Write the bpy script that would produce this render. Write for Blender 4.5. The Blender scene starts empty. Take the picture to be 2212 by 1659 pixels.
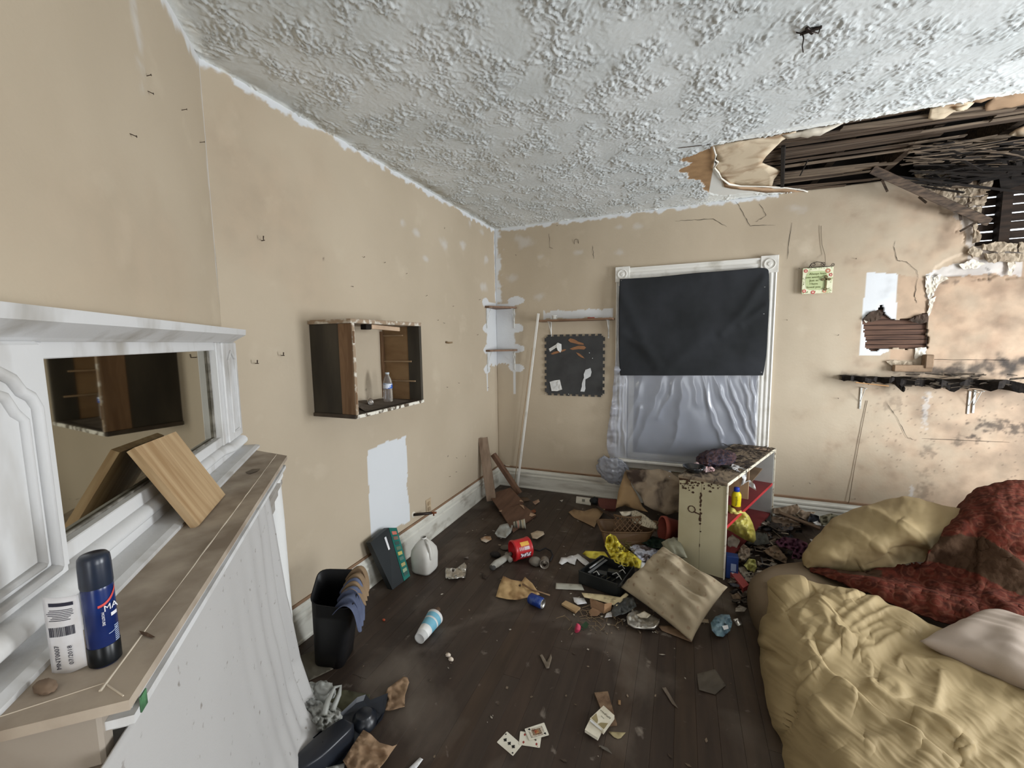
import bpy, bmesh, math, random
import numpy as np
from mathutils import Vector, Matrix, noise
from mathutils.geometry import delaunay_2d_cdt
R = random.Random(7)
C = bpy.context.scene.collection
W, H = 2212, 1659
# ---------------- camera ----------------
F_PX, YAW, PITCH, ROLL, CX = 903.27, 0.3869, 0.1025, -0.0137, 1.8169
D, HC = 4.043, 2.695              # back wall y, ceiling height
XR, YB = 5.2, -2.2                # right wall x, rear wall y
_cy, _sy, _cp, _sp = math.cos(YAW), math.sin(YAW), math.cos(PITCH), math.sin(PITCH)
FW = Vector((-_sy*_cp, _cy*_cp, -_sp)); _r = Vector((_cy, _sy, 0)); _u = _r.cross(FW)
RT = _r*math.cos(ROLL) + _u*math.sin(ROLL); UP = -_r*math.sin(ROLL) + _u*math.cos(ROLL)
EYE = Vector((CX, 0, 1.55))
cam = bpy.data.cameras.new('camera'); camo = bpy.data.objects.new('camera', cam); C.objects.link(camo)
m = Matrix((RT, UP, -FW)).transposed().to_4x4(); m.translation = EYE; camo.matrix_world = m
cam.sensor_width = 36; cam.lens = F_PX*36/W; cam.clip_start = 0.02; cam.clip_end = 200
bpy.context.scene.camera = camo
# ---------------- world, light, exposure ----------------
sc = bpy.context.scene
wd = bpy.data.worlds.new('world'); sc.world = wd; wd.use_nodes = True
bg = wd.node_tree.nodes['Background']; bg.inputs[0].default_value = (0.86, 0.93, 1.0, 1); bg.inputs[1].default_value = 3.0
def area(name, loc, rot, sx, sy, power, col):
    l = bpy.data.lights.new(name, 'AREA'); l.shape = 'RECTANGLE'; l.size = sx; l.size_y = sy; l.energy = power; l.color = col
    o = bpy.data.objects.new(name, l); C.objects.link(o); o.location = loc; o.rotation_euler = rot; return o
# daylight through the two windows of the right wall plus a fill light added behind the camera
area('daylight_window', (XR-0.03, 2.6, 1.25), (0, math.radians(90), 0), 1.4, .85, 118, (0.93, 0.97, 1.0))
area('daylight_window', (XR-0.03, 0.3, 1.3), (0, math.radians(90), 0), 1.6, 1.0, 44, (0.95, 0.98, 1.0))
area('rear_fill', (2.6, YB+0.05, 1.25), (math.radians(90), 0, 0), 1.1, 1.9, 14, (1.0, 0.98, 0.95))
vs = sc.view_settings; vs.view_transform = 'Standard'; vs.look = 'None'; vs.gamma = 1; vs.exposure = 0.06; vs.use_curve_mapping = False
sc.cycles.use_denoising = True
sc.cycles.max_bounces = 7; sc.cycles.diffuse_bounces = 5

# ---------------- picture geometry helpers: a pixel of the photo onto a real plane ----------------
def ray(x, y): return FW*F_PX + RT*(x-W/2) - UP*(y-H/2)
def onz(x, y, z=0.0):
    d = ray(x, y); t = (z-EYE.z)/d.z; return EYE + d*t
def ony(x, y, Y=D):
    d = ray(x, y); t = (Y-EYE.y)/d.y; return EYE + d*t
def onx(x, y, X=0.0):
    d = ray(x, y); t = (X-EYE.x)/d.x; return EYE + d*t
MA = math.radians(42); MN = Vector((math.cos(MA), math.sin(MA), 0)); MD = Vector((math.sin(MA), -math.cos(MA), 0)); MP = Vector((0, 1.197, 0))
def mw(s, off, z): v = MP + MD*s + MN*off; v.z = z; return v     # mantel wall coordinates
def onm(x, y, off=0.0):
    d = ray(x, y); P = MP + MN*off; t = ((P-EYE).dot(MN))/d.dot(MN); return EYE + d*t
def pix(P):
    d = Vector(P)-EYE; z = d.dot(FW); return W/2+F_PX*d.dot(RT)/z, H/2-F_PX*d.dot(UP)/z

# ---------------- noise ----------------
_rs = np.random.RandomState(3); _perm = _rs.permutation(512); _ga = _rs.rand(512)*2*np.pi
def perlin(x, y, seed=0):
    x = np.asarray(x, float); y = np.asarray(y, float)
    xi = np.floor(x).astype(int); yi = np.floor(y).astype(int); xf = x-xi; yf = y-yi
    def g(i, j, dx, dy):
        h = _ga[_perm[(_perm[(i+seed*37) % 512]+j) % 512]]; return np.cos(h)*dx+np.sin(h)*dy
    u = xf*xf*xf*(xf*(xf*6-15)+10); v = yf*yf*yf*(yf*(yf*6-15)+10)
    a = g(xi, yi, xf, yf); b = g(xi+1, yi, xf-1, yf); c = g(xi, yi+1, xf, yf-1); d = g(xi+1, yi+1, xf-1, yf-1)
    return ((a*(1-u)+b*u)*(1-v)+(c*(1-u)+d*u)*v)*1.5
def fbm(x, y, o=4, seed=0):
    s = 0; a = 1; t = 0
    for k in range(o): s = s+a*perlin(x*2**k, y*2**k, seed+k); t += a; a *= .5
    return s/t
def inpoly(x, y, P):
    r = np.zeros(np.shape(x), bool); n = len(P)
    for i in range(n):
        x1, y1 = P[i][0], P[i][1]; x2, y2 = P[(i+1) % n][0], P[(i+1) % n][1]
        if y1 == y2: continue
        c = ((y1 > y) != (y2 > y)) & (x < (x2-x1)*(y-y1)/(y2-y1)+x1); r ^= c
    return r

# ---------------- materials ----------------
def lin(c):
    c = [v/255 for v in c[:3]]
    return tuple(v/12.92 if v <= .04045 else ((v+.055)/1.055)**2.4 for v in c)+(1,)
MATS = {}
def nodes(name):
    mt = bpy.data.materials.new(name); mt.use_nodes = True; nt = mt.node_tree; b = nt.nodes['Principled BSDF']; return mt, nt, b
def mixc(nt, fac, a, b):
    n = nt.nodes.new('ShaderNodeMix'); n.data_type = 'RGBA'
    if isinstance(fac, (int, float)): n.inputs[0].default_value = fac
    else: nt.links.new(fac, n.inputs[0])
    for k, v in ((6, a), (7, b)):
        if isinstance(v, tuple): n.inputs[k].default_value = v
        else: nt.links.new(v, n.inputs[k])
    return n.outputs[2]
def ramp(nt, src, lo, hi):
    n = nt.nodes.new('ShaderNodeMapRange'); n.inputs[1].default_value = lo; n.inputs[2].default_value = hi; n.clamp = True
    nt.links.new(src, n.inputs[0]); return n.outputs[0]
def tnoise(nt, scale, detail=4, stretch=(1, 1, 1), dist=0.0, rot=(0, 0, 0)):
    tc = nt.nodes.new('ShaderNodeTexCoord'); mp = nt.nodes.new('ShaderNodeMapping'); mp.inputs['Scale'].default_value = stretch; mp.inputs['Rotation'].default_value = rot
    n = nt.nodes.new('ShaderNodeTexNoise'); n.inputs['Scale'].default_value = scale; n.inputs['Detail'].default_value = detail; n.inputs['Distortion'].default_value = dist
    nt.links.new(tc.outputs['Object'], mp.inputs[0]); nt.links.new(mp.outputs[0], n.inputs['Vector']); return n.outputs[0]
def bump(nt, b, src, dist=.002, st=.5):
    n = nt.nodes.new('ShaderNodeBump'); n.inputs['Distance'].default_value = dist; n.inputs['Strength'].default_value = st
    nt.links.new(src, n.inputs['Height']); nt.links.new(n.outputs[0], b.inputs['Normal'])
def M(name, c, rough=.7, c2=None, sc_=6, lo=.4, hi=.7, stretch=(1, 1, 1), bmp=0, metal=0, dist=0.0, spec=.3, det=4, bsc=None, tr=0, alpha=1, rot=(0, 0, 0), sheen=0, axis=None):
    if name in MATS: return MATS[name]
    mt, nt, b = nodes(name); b.inputs['Roughness'].default_value = rough; b.inputs['Metallic'].default_value = metal
    b.inputs['Specular IOR Level'].default_value = spec
    if tr: b.inputs['Transmission Weight'].default_value = tr
    if alpha < 1: b.inputs['Alpha'].default_value = alpha
    if sheen: b.inputs['Sheen Weight'].default_value = sheen
    if c2 is None: c2 = tuple(v*.82 for v in c)
    n = tnoise(nt, sc_, det, stretch, dist, rot)
    if axis is not None:
        mp_ = [x for x in nt.nodes if x.type == 'MAPPING'][0]; mp_.vector_type = 'TEXTURE'; mp_.inputs['Rotation'].default_value = Vector((0, 0, 1)).rotation_difference(Vector(axis)).to_euler(); mp_.inputs['Scale'].default_value = tuple(1/s_ for s_ in stretch)
    nt.links.new(mixc(nt, ramp(nt, n, lo, hi), lin(c), lin(c2)), b.inputs['Base Color'])
    if bmp: bump(nt, b, tnoise(nt, bsc or sc_*4, 4, stretch, dist, rot), bmp, .6)
    MATS[name] = mt; return mt

# ---------------- mesh helpers ----------------
def mk(name, V, F, mt, base=(0, 0, 0), parent=None, smooth=False, mods=(), link=True):
    me = bpy.data.meshes.new(name); b = Vector(base)
    me.from_pydata([tuple(Vector(v)-b) for v in V], [], [tuple(f) for f in F]); me.update()
    for x in (mt if isinstance(mt, (list, tuple)) else [mt]): me.materials.append(x)
    if smooth:
        me.polygons.foreach_set('use_smooth', [True]*len(me.polygons))
    o = bpy.data.objects.new(name, me)
    if parent is not None: o.parent = parent
    else: o.location = b
    C.objects.link(o); return o
def tag(o, label=None, cat=None, group=None, kind=None):
    if label: o['label'] = label
    if cat: o['category'] = cat
    if group: o['group'] = group
    if kind: o['kind'] = kind
    return o
def thing(name, base, label, cat, group=None):
    o = bpy.data.objects.new(name, None); C.objects.link(o); o.location = base; o.empty_display_size = .05
    return tag(o, label, cat, group)
def add(th, name, VF, mt, smooth=False, label=None):
    o = mk(name, VF[0], VF[1], mt, th.location, th, smooth)
    if label: o['label'] = label
    return o
def one(name, VF, mt, label, cat, base=None, smooth=False, group=None):
    V = VF[0]
    if base is None:
        a = np.array([tuple(v) for v in V]); base = ((a[:, 0].min()+a[:, 0].max())/2, (a[:, 1].min()+a[:, 1].max())/2, a[:, 2].min())
    return tag(mk(name, V, VF[1], mt, base, None, smooth), label, cat, group)
def join(*L):
    V = []; F = []
    for v, f in L:
        n = len(V); V += [Vector(x) for x in v]; F += [tuple(i+n for i in q) for q in f]
    return V, F
def fromb(bm):
    bm.verts.ensure_lookup_table(); bm.verts.index_update()
    r = [v.co.copy() for v in bm.verts], [tuple(v.index for v in f.verts) for f in bm.faces]; bm.free(); return r
def bx(cx, cy, cz, sx, sy, sz, bev=0, M4=None, seg=1):
    bm = bmesh.new(); bmesh.ops.create_cube(bm, size=1)
    for v in bm.verts: v.co = Vector((v.co.x*sx, v.co.y*sy, v.co.z*sz))
    if bev: bmesh.ops.bevel(bm, geom=bm.edges[:], offset=bev, segments=seg, affect='EDGES', profile=.6)
    for v in bm.verts:
        v.co += Vector((cx, cy, cz))
        if M4 is not None: v.co = M4 @ v.co
    return fromb(bm)
def bb(x0, x1, y0, y1, z0, z1, bev=0, M4=None): return bx((x0+x1)/2, (y0+y1)/2, (z0+z1)/2, abs(x1-x0), abs(y1-y0), abs(z1-z0), bev, M4)
MM4 = Matrix(((MD.x, MN.x, 0, MP.x), (MD.y, MN.y, 0, MP.y), (0, 0, 1, 0), (0, 0, 0, 1)))   # (s, off, z) -> world; mirrored, so faces are recalculated
def mbox(s0, s1, o0, o1, z0, z1, bev=.002): return bb(s0, s1, o0, o1, z0, z1, bev, MM4)
def beam(p0, p1, w, t, up=(0, 0, 1), bev=.002, jag=0):
    p0 = Vector(p0); p1 = Vector(p1); d = p1-p0; L = d.length; d.normalize(); s = d.cross(Vector(up)); s.normalize(); n = s.cross(d)
    M4 = Matrix((( s.x, d.x, n.x, p0.x), (s.y, d.y, n.y, p0.y), (s.z, d.z, n.z, p0.z), (0, 0, 0, 1)))
    V, F = bx(0, L/2, 0, w, L, t, bev)
    if jag:
        V = [v+Vector((R.uniform(-jag, jag)*.3, R.uniform(-jag, jag) if (v.y < .01 or v.y > L-.01) else 0, 0)) for v in V]
    return [M4 @ v for v in V], F
def plank4(a, b, c, d, t):     # four corners (top face, in order), thickness t below
    a, b, c, d = map(Vector, (a, b, c, d)); n = (b-a).cross(d-a).normalized()*t
    if n.z < -.12*t: n = -n
    V = [a, b, c, d, a-n, b-n, c-n, d-n]
    return V, [(0, 1, 2, 3), (7, 6, 5, 4), (0, 4, 5, 1), (1, 5, 6, 2), (2, 6, 7, 3), (3, 7, 4, 0)]
def tube(pts, r, seg=8, cap=True):
    P = [Vector(p) for p in pts]; n = len(P); rr = r if isinstance(r, (list, tuple)) else [r]*n; V = []; F = []
    t0 = (P[1]-P[0]).normalized(); u = t0.orthogonal().normalized()
    for i in range(n):
        t = (P[min(i+1, n-1)]-P[max(i-1, 0)]).normalized(); u = (u-t*u.dot(t)).normalized(); v = t.cross(u)
        for k in range(seg):
            a = 2*math.pi*k/seg; V.append(P[i]+(u*math.cos(a)+v*math.sin(a))*rr[i])
    for i in range(n-1):
        for k in range(seg):
            a = i*seg+k; b = i*seg+(k+1) % seg; F.append((a, b, b+seg, a+seg))
    if cap: F.append(tuple(range(seg))[::-1]); F.append(tuple(range((n-1)*seg, n*seg)))
    return V, F
def lathe(prof, seg=24, base=(0, 0, 0), axis=(0, 0, 1), sq=1.0, flute=0, fl_n=0):   # prof: (r, h) list; open ends are closed by r=0
    ax = Vector(axis).normalized(); u = ax.orthogonal().normalized()
    if abs(ax.z) > .99: u = Vector((1, 0, 0))
    v = ax.cross(u); B = Vector(base); V = []; F = []
    for r, h in prof:
        for k in range(seg):
            a = 2*math.pi*k/seg; q = r*(1+flute*math.cos(fl_n*a)); V.append(B+ax*h+u*math.cos(a)*q+v*math.sin(a)*q*sq)
    for i in range(len(prof)-1):
        for k in range(seg):
            a = i*seg+k; b = i*seg+(k+1) % seg; F.append((a, b, b+seg, a+seg))
    return V, F
def sweep(prof, p0, p1, out):  # profile (offset, z) along a straight line, offset along out
    p0 = Vector(p0); p1 = Vector(p1); o = Vector(out); V = []; n = len(prof)
    for p in (p0, p1):
        for a, z in prof: V.append(p+o*a+Vector((0, 0, z)))
    F = [(i, (i+1) % n, (i+1) % n+n, i+n) for i in range(n)]; F += [tuple(range(n))[::-1], tuple(range(n, 2*n))]
    return V, F
def grid(rows, closed=False):
    n = len(rows[0]); V = [v for r in rows for v in r]; F = []
    for i in range(len(rows)-1):
        for k in range(n-1 if not closed else n):
            a = i*n+k; b = i*n+(k+1) % n; F.append((a, b, b+n, a+n))
    return V, F
def cr(P, t):   # Catmull-Rom through list P at t in 0..1, numpy (k, d)
    n = len(P)-1; x = np.clip(t, 0, 1)*n; i = np.minimum(np.floor(x).astype(int), n-1); f = (x-i)[:, None]
    g = lambda k: P[np.clip(i+k, 0, n)]
    a, b, c, d = g(-1), g(0), g(1), g(2)
    return .5*((2*b)+(c-a)*f+(2*a-5*b+4*c-d)*f*f+(3*b-a-3*c+d)*f**3)
def W3(p): return Vector(p[1:]) if p[0] == 'w' else onz(*p)
def patch(rows, nu=90, nv=90):      # rows of control points -> dense (nv, nu, 3)
    A = np.array([[tuple(W3(p)) for p in r] for r in rows])
    tu = np.linspace(0, 1, nu); tv = np.linspace(0, 1, nv)
    B = np.stack([cr(A[i], tu) for i in range(len(A))])            # rows, nu, 3
    return np.stack([cr(B[:, k], tv) for k in range(nu)], 1)
def normals(G):
    du = np.gradient(G, axis=1); dv = np.gradient(G, axis=0); n = np.cross(du, dv); n /= np.linalg.norm(n, axis=2, keepdims=True)+1e-9
    if n[..., 2].mean() < 0: n = -n
    return n
def npix(G):
    d = G-np.array(EYE); z = d@np.array(FW); return W/2+F_PX*(d@np.array(RT))/z, H/2-F_PX*(d@np.array(UP))/z
def dpoly(x, y, L):   # distance to a polyline, with the end fade
    best = np.full(x.shape, 1e9)
    for (x1, y1), (x2, y2) in zip(L[:-1], L[1:]):
        dx, dy = x2-x1, y2-y1; t = np.clip(((x-x1)*dx+(y-y1)*dy)/(dx*dx+dy*dy+1e-9), 0, 1)
        best = np.minimum(best, np.hypot(x-x1-t*dx, y-y1-t*dy))
    return best
def folds(G, FL):     # FL: (polyline in picture px, width px, height m, kind) on the surface
    x, y = npix(G); h = np.zeros(x.shape)
    x = x+perlin(x/110, y/110, 5)*9; y = y+perlin(x/110, y/110, 9)*9
    for L, w, a, k in FL:
        # Catmull-Rom the stroke, distance with arc length for a taper at both ends
        Q = cr(np.array([(p[0], p[1], 0.) for p in L]), np.linspace(0, 1, 6*(len(L)-1)+1))[:, :2]; w = max(w, 6)
        d = np.full(x.shape, 1e9); tt = np.zeros(x.shape); n = len(Q)-1
        m0 = (x > Q[:, 0].min()-w*9) & (x < Q[:, 0].max()+w*9) & (y > Q[:, 1].min()-w*9) & (y < Q[:, 1].max()+w*9); xx, yy = x[m0], y[m0]; db = np.full(xx.shape, 1e9); tb = np.zeros(xx.shape)
        for i in range(n):
            (x1, y1), (x2, y2) = Q[i], Q[i+1]; dx, dy = x2-x1, y2-y1; t = np.clip(((xx-x1)*dx+(yy-y1)*dy)/(dx*dx+dy*dy+1e-9), 0, 1)
            di = np.hypot(xx-x1-t*dx, yy-y1-t*dy); c_ = di < db; db = np.where(c_, di, db); tb = np.where(c_, (i+t)/n, tb)
        tp_ = np.sqrt(np.clip(np.sin(np.pi*np.clip(tb, 0.0, 1.0))*1.6, 0.02, 1)); w_ = w*(.6+.6*tp_)
        h[m0] += a*tp_*(.62*np.exp(-(db/w_)**1.25)+.42*np.exp(-(db/(w_*2.8))**2)) if k == 's' else a*tp_*(.55*np.exp(-(db/w_)**1.6)+.5*np.exp(-(db/(w_*2.6))**2))
    return G+normals(G)*h[..., None]
def gvf(G): 
    nv, nu = G.shape[:2]; V = [Vector(p) for p in G.reshape(-1, 3).tolist()]
    return V, [(i*nu+k, i*nu+k+1, (i+1)*nu+k+1, (i+1)*nu+k) for i in range(nv-1) for k in range(nu-1)]
def thick(o, t, off=-1):
    md = o.modifiers.new('thickness', 'SOLIDIFY'); md.thickness = t; md.offset = off; return o
def psheet(pts, z0=.003, amp=.004, step=8, sd=1, freq=.06, ridge=False, mp=None, fr=0, puff=0):   # crumpled flat piece from an outline in photo pixels (px, py[, z])
    P = [(p[0], p[1]) for p in pts]; Z = [p[2] if len(p) > 2 else z0 for p in pts]
    # resample the edge so that torn edges can wander
    Q = []; QZ = []
    for i in range(len(P)):
        a, b = P[i], P[(i+1) % len(P)]; L = math.hypot(b[0]-a[0], b[1]-a[1]); n = max(1, int(L/step))
        for k in range(n):
            t = k/n; j = fr if (k and fr) else 0
            Q.append((a[0]+(b[0]-a[0])*t+R.uniform(-j, j), a[1]+(b[1]-a[1])*t+R.uniform(-j, j))); QZ.append(Z[i]+(Z[(i+1) % len(P)]-Z[i])*t)
    nb = len(Q); xs = [q[0] for q in Q]; ys = [q[1] for q in Q]; pts2 = list(Q)
    y = min(ys)+step*.6
    while y < max(ys):
        x = min(xs)+step*.6
        while x < max(xs):
            q = (x+R.uniform(-.25, .25)*step, y+R.uniform(-.25, .25)*step)
            if inpoly(np.array(q[0]), np.array(q[1]), P) and min(math.hypot(q[0]-a, q[1]-b) for a, b in Q) > step*.45: pts2.append(q)
            x += step
        y += step
    vs_, es, fs, ov, *_ = delaunay_2d_cdt([Vector(q) for q in pts2], [(i, (i+1) % nb) for i in range(nb)], [], 1, 1e-4)
    V = []
    for v in vs_:
        w = [1/(1e-3+(v.x-q[0])**2+(v.y-q[1])**2) for q in Q]; z = sum(a*b for a, b in zip(w, QZ))/sum(w)
        n = float(perlin(v.x*freq+sd*7.3, v.y*freq+sd*3.1, sd % 9))
        if ridge: n2 = float(perlin(v.x*freq*2.3+sd, v.y*freq*2.3, 4)); z += amp*((1-abs(n)*2.6)*.8+(.5-abs(n2)*1.6)*.5)
        else: z += amp*(n+.6)
        if puff: dm_ = min(math.hypot(v.x-q[0], v.y-q[1]) for q in Q); z += puff*(1-math.exp(-dm_/(step*2.2)))
        V.append((mp or onz)(v.x, v.y, z) if mp is None else mp(v.x, v.y, z))
    return V, [tuple(f) for f in fs]
def blob(c, r, sub=4, amp=.15, freq=3, sd=1, ridge=True, flat=None, rot=None, sq=1.0):
    bm = bmesh.new(); bmesh.ops.create_icosphere(bm, subdivisions=sub, radius=1)
    for v in bm.verts:
        p = v.co.copy(); q = p*freq+Vector((sd*5.7, sd*2.3, sd*9.1)); n = noise.noise(q)
        n2 = noise.noise(q*2.3)
        k = 1+amp*((1-2.2*abs(n))*.8+(.5-abs(n2))*.7 if ridge else n*1.6)
        p = Vector([math.copysign(abs(a)**sq, a) for a in p])
        v.co = Vector((p.x*r[0]*k, p.y*r[1]*k, p.z*r[2]*k))
        if rot is not None: v.co = rot @ v.co
        v.co += Vector(c)
        if flat is not None and v.co.z < flat: v.co.z = flat+(v.co.z-flat)*.03
    return fromb(bm)
def cushion(a, b, c, d, th, n=36, amp=.006, sd=1, puff=.5, sag=None):   # pillow from its four corners (world, in order)
    a, b, c, d = map(Vector, (a, b, c, d)); nm = (b-a).cross(d-a).normalized()
    if nm.z < 0: nm = -nm
    def P(u, v, s):
        e = (1-abs(2*u-1)**2.2)*(1-abs(2*v-1)**2.2); e = max(e, 0)**puff
        pin = .04*((1-e)); uu = .5+(u-.5)*(1-.10*(1-abs(2*v-1))*0); p = a.lerp(b, u).lerp(d.lerp(c, u), v)
        # concave sides between the corners
        cen = (a+b+c+d)/4; k = .07*(math.sin(math.pi*v)*(abs(2*u-1)**4)+math.sin(math.pi*u)*(abs(2*v-1)**4)); p = p.lerp(cen, k)
        w = float(perlin(u*4+sd, v*4+sd*2, sd))*amp*2.2+float(perlin(u*9+sd, v*3, sd+3))*amp*1.3
        return p+nm*(s*th*.5*e+(w*(e**.5) if s > 0 else 0))
    V = [P(i/n, j/n, 1) for j in range(n+1) for i in range(n+1)]; m = n+1
    F = [(j*m+i, j*m+i+1, (j+1)*m+i+1, (j+1)*m+i) for j in range(n) for i in range(n)]
    k = len(V); idx = {}
    for j in range(n+1):
        for i in range(n+1):
            if 0 < i < n and 0 < j < n: idx[(i, j)] = len(V); V.append(P(i/n, j/n, -1))
            else: idx[(i, j)] = j*m+i
    F += [(idx[(i, j+1)], idx[(i+1, j+1)], idx[(i+1, j)], idx[(i, j)]) for j in range(n) for i in range(n)]
    return V, F
def text(th, name, body, size, loc, rot4, mt, depth=.0004, label=None):   # raised lettering as a mesh part; rot4: 3x3 columns (right, up, out)
    cu = bpy.data.curves.new('lettering', 'FONT'); cu.body = body; cu.size = size; cu.align_x = 'CENTER'; cu.align_y = 'CENTER'; cu.extrude = depth; cu.resolution_u = 2; cu.space_line = .85
    o = bpy.data.objects.new('lettering', cu); C.objects.link(o); dg = bpy.context.evaluated_depsgraph_get()
    me = bpy.data.meshes.new_from_object(o.evaluated_get(dg)); C.objects.unlink(o); bpy.data.objects.remove(o); me.materials.clear(); me.materials.append(mt)
    r, u, n = rot4; b = Vector(loc); q = th.matrix_world.translation if False else th.location
    for v in me.vertices: v.co = b+Vector(r)*v.co.x+Vector(u)*v.co.y+Vector(n)*v.co.z-q
    ob = bpy.data.objects.new(name, me); ob.parent = th; C.objects.link(ob)
    if label: ob['label'] = label
    return ob
def npmesh(name, P, Q, mt, attrs=None, smooth=True):
    me = bpy.data.meshes.new(name); me.vertices.add(len(P)); me.vertices.foreach_set('co', P.astype(np.float32).ravel())
    me.loops.add(len(Q)*4); me.loops.foreach_set('vertex_index', Q.astype(np.int32).ravel()); me.polygons.add(len(Q))
    me.polygons.foreach_set('loop_start', np.arange(0, len(Q)*4, 4, dtype=np.int32)); me.polygons.foreach_set('loop_total', np.full(len(Q), 4, np.int32))
    me.polygons.foreach_set('use_smooth', np.full(len(Q), smooth)); me.update(calc_edges=True); me.validate()
    if attrs is not None:
        at = me.color_attributes.new('stain', 'FLOAT_COLOR', 'POINT'); at.data.foreach_set('color', attrs.astype(np.float32).ravel())
    me.materials.append(mt); o = bpy.data.objects.new(name, me); C.objects.link(o); return o
def quadgrid(nu, nv, keep=None):
    i = np.arange((nu-1)*(nv-1)); r = i//(nu-1); c = i % (nu-1); a = r*nu+c; Q = np.stack([a, a+1, a+nu+1, a+nu], 1)
    if keep is not None: Q = Q[keep[a] & keep[a+1] & keep[a+nu] & keep[a+nu+1]]
    return Q
def soft(x, lo, hi): t = np.clip((x-lo)/(hi-lo), 0, 1); return t*t*(3-2*t)

# ======================= THE SETTING =======================
def struct(o): o['kind'] = 'structure'; return o
# plaster wall material: base tan, stain attribute r = mould, g = white paint, b = bare pinkish brown plaster
def wallmat(name, base, base2):
    mt, nt, b = nodes(name); b.inputs['Roughness'].default_value = .62; b.inputs['Specular IOR Level'].default_value = .25
    at = nt.nodes.new('ShaderNodeAttribute'); at.attribute_name = 'stain'; sp = nt.nodes.new('ShaderNodeSeparateColor'); nt.links.new(at.outputs['Color'], sp.inputs[0])
    c = mixc(nt, ramp(nt, tnoise(nt, 1.3, 5), .35, .7), lin(base), lin(base2))
    c = mixc(nt, ramp(nt, tnoise(nt, 5, 6), .6, .8), c, lin((194, 181, 160)))
    c = mixc(nt, sp.outputs[2], c, mixc(nt, ramp(nt, tnoise(nt, 9, 5), .35, .65), lin((184, 154, 128)), lin((150, 126, 104))))
    c = mixc(nt, sp.outputs[1], c, lin((214, 217, 220)))
    c = mixc(nt, sp.outputs[0], c, mixc(nt, ramp(nt, tnoise(nt, 30, 5), .35, .65), lin((38, 32, 28)), lin((72, 62, 54))))
    nt.links.new(c, b.inputs['Base Color']); bump(nt, b, tnoise(nt, 60, 6), .0015, .5); return mt
m_wall = wallmat('tan painted plaster', (188, 174, 153), (178, 164, 143))
m_white = M('chipped white paint', (222, 220, 214), .5, (188, 184, 174), 7, .55, .75, bmp=.0015, bsc=40)
m_dusty = M('dusty white paint', (208, 208, 208), .55, (160, 155, 147), 9, .5, .78, (1, 1, .4), bmp=.0012, bsc=60)
m_oldwhite = M('grimy white trim paint', (206, 204, 194), .5, (146, 138, 124), 6, .5, .75, (.4, 1, 2), bmp=.0012, bsc=30)
m_rawwood = M('raw pine', (196, 150, 100), .6, (158, 112, 70), 5, .35, .65, (12, 12, .8), dist=.4, bmp=.0006)
m_brownwood = M('aged brown wood', (124, 92, 66), .65, (88, 62, 44), 7, .35, .7, (2, 2, .5), bmp=.0008)
m_darkwood = M('dark lath', (96, 80, 66), .85, (46, 38, 32), 5, .3, .7, (.6, 14, 14), bmp=.002, bsc=14)
m_black = M('blackened wood', (40, 34, 30), .9, (18, 15, 14), 9, .3, .7, (.6, 8, 8), bmp=.003)
m_dark = M('dark cavity', (34, 29, 25), .95)
m_iron = M('dark iron', (58, 50, 46), .5, metal=.6)

# floor: base slab and boards running away from the camera
m_floor = [M('dirty floorboard %d' % k, c, .55, c2, 4, .35, .75, (6, .7, 1), bmp=.0012, bsc=12, det=6, spec=.35) for k, (c, c2) in enumerate([((66, 53, 44), (50, 40, 33)), ((62, 50, 42), (48, 39, 33)), ((68, 54, 43), (51, 41, 33)), ((64, 53, 45), (50, 41, 35))])]
m_dust = M('floor dust', (120, 112, 104), .95, (150, 142, 132), 8)
for m_ in m_floor:      # trodden-in pale dust and darker spills over the boards
    nt = m_.node_tree; b = nt.nodes['Principled BSDF']; old = b.inputs['Base Color'].links[0].from_socket
    c = mixc(nt, ramp(nt, tnoise(nt, 2.2, 7, dist=.6), .52, .8), old, lin((112, 102, 92)))
    c = mixc(nt, ramp(nt, tnoise(nt, 11, 6, dist=.4), .66, .78), c, lin((134, 124, 114)))
    c = mixc(nt, ramp(nt, tnoise(nt, 3.1, 5, (1, 1, 1), .5, (0, 0, 1)), .6, .74), c, lin((50, 38, 31))); nt.links.new(c, b.inputs['Base Color'])
fl = struct(mk('floor', *bb(0-.1, XR+.1, YB-.1, D+.1, -.12, -.014), m_dark))
x = 0.0; k = 0
while x < XR:
    w = .083; x1 = min(x+w, XR); y = YB
    cuts = [YB]+sorted([R.uniform(-1.2, 3.6)])+[D]
    for a, b_ in zip(cuts[:-1], cuts[1:]):
        mk('floorboard', *bb(x+.0003, x1-.0003, a+.0006, b_-.0006, -.016, R.uniform(-.0007, 0), .0006), R.choice(m_floor), (0, 0, 0), fl)
    x = x1
# pale dust smears and scuffs lying on the boards
def px_on(xy, z=0): return onz(xy[0], xy[1], z)

# ---- left wall
def wallgrid(name, o, du, L, hgt, step, mask, stain, relief, nrm):
    nu = int(L/step)+1; nv = int(hgt/step)+1; u = np.linspace(0, L, nu); v = np.linspace(0, hgt, nv); U, Z = np.meshgrid(u, v)
    h = relief(U, Z); P = np.array(o)+U[..., None]*np.array(du)+Z[..., None]*np.array((0, 0, 1.))+h[..., None]*np.array(nrm)
    keep = mask(U, Z).ravel() if mask else None; st = stain(U, Z)
    return npmesh(name, P.reshape(-1, 3), quadgrid(nu, nv, keep), m_wall, st.reshape(-1, 4))
def spots(U, Z, L, soft_=.4, nz=.5, fr=22, sd=1):   # L: (u, z, ru, rz, strength)
    s = np.zeros(U.shape); n = fbm(U*fr, Z*fr, 4, sd)
    for u0, z0, ru, rz, k in L:
        d = np.hypot((U-u0)/ru, (Z-z0)/rz); s = np.maximum(s, k*soft(-(d-1+n*nz*2.2), -.15, soft_))
    return s
LW0 = 1.197
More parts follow.
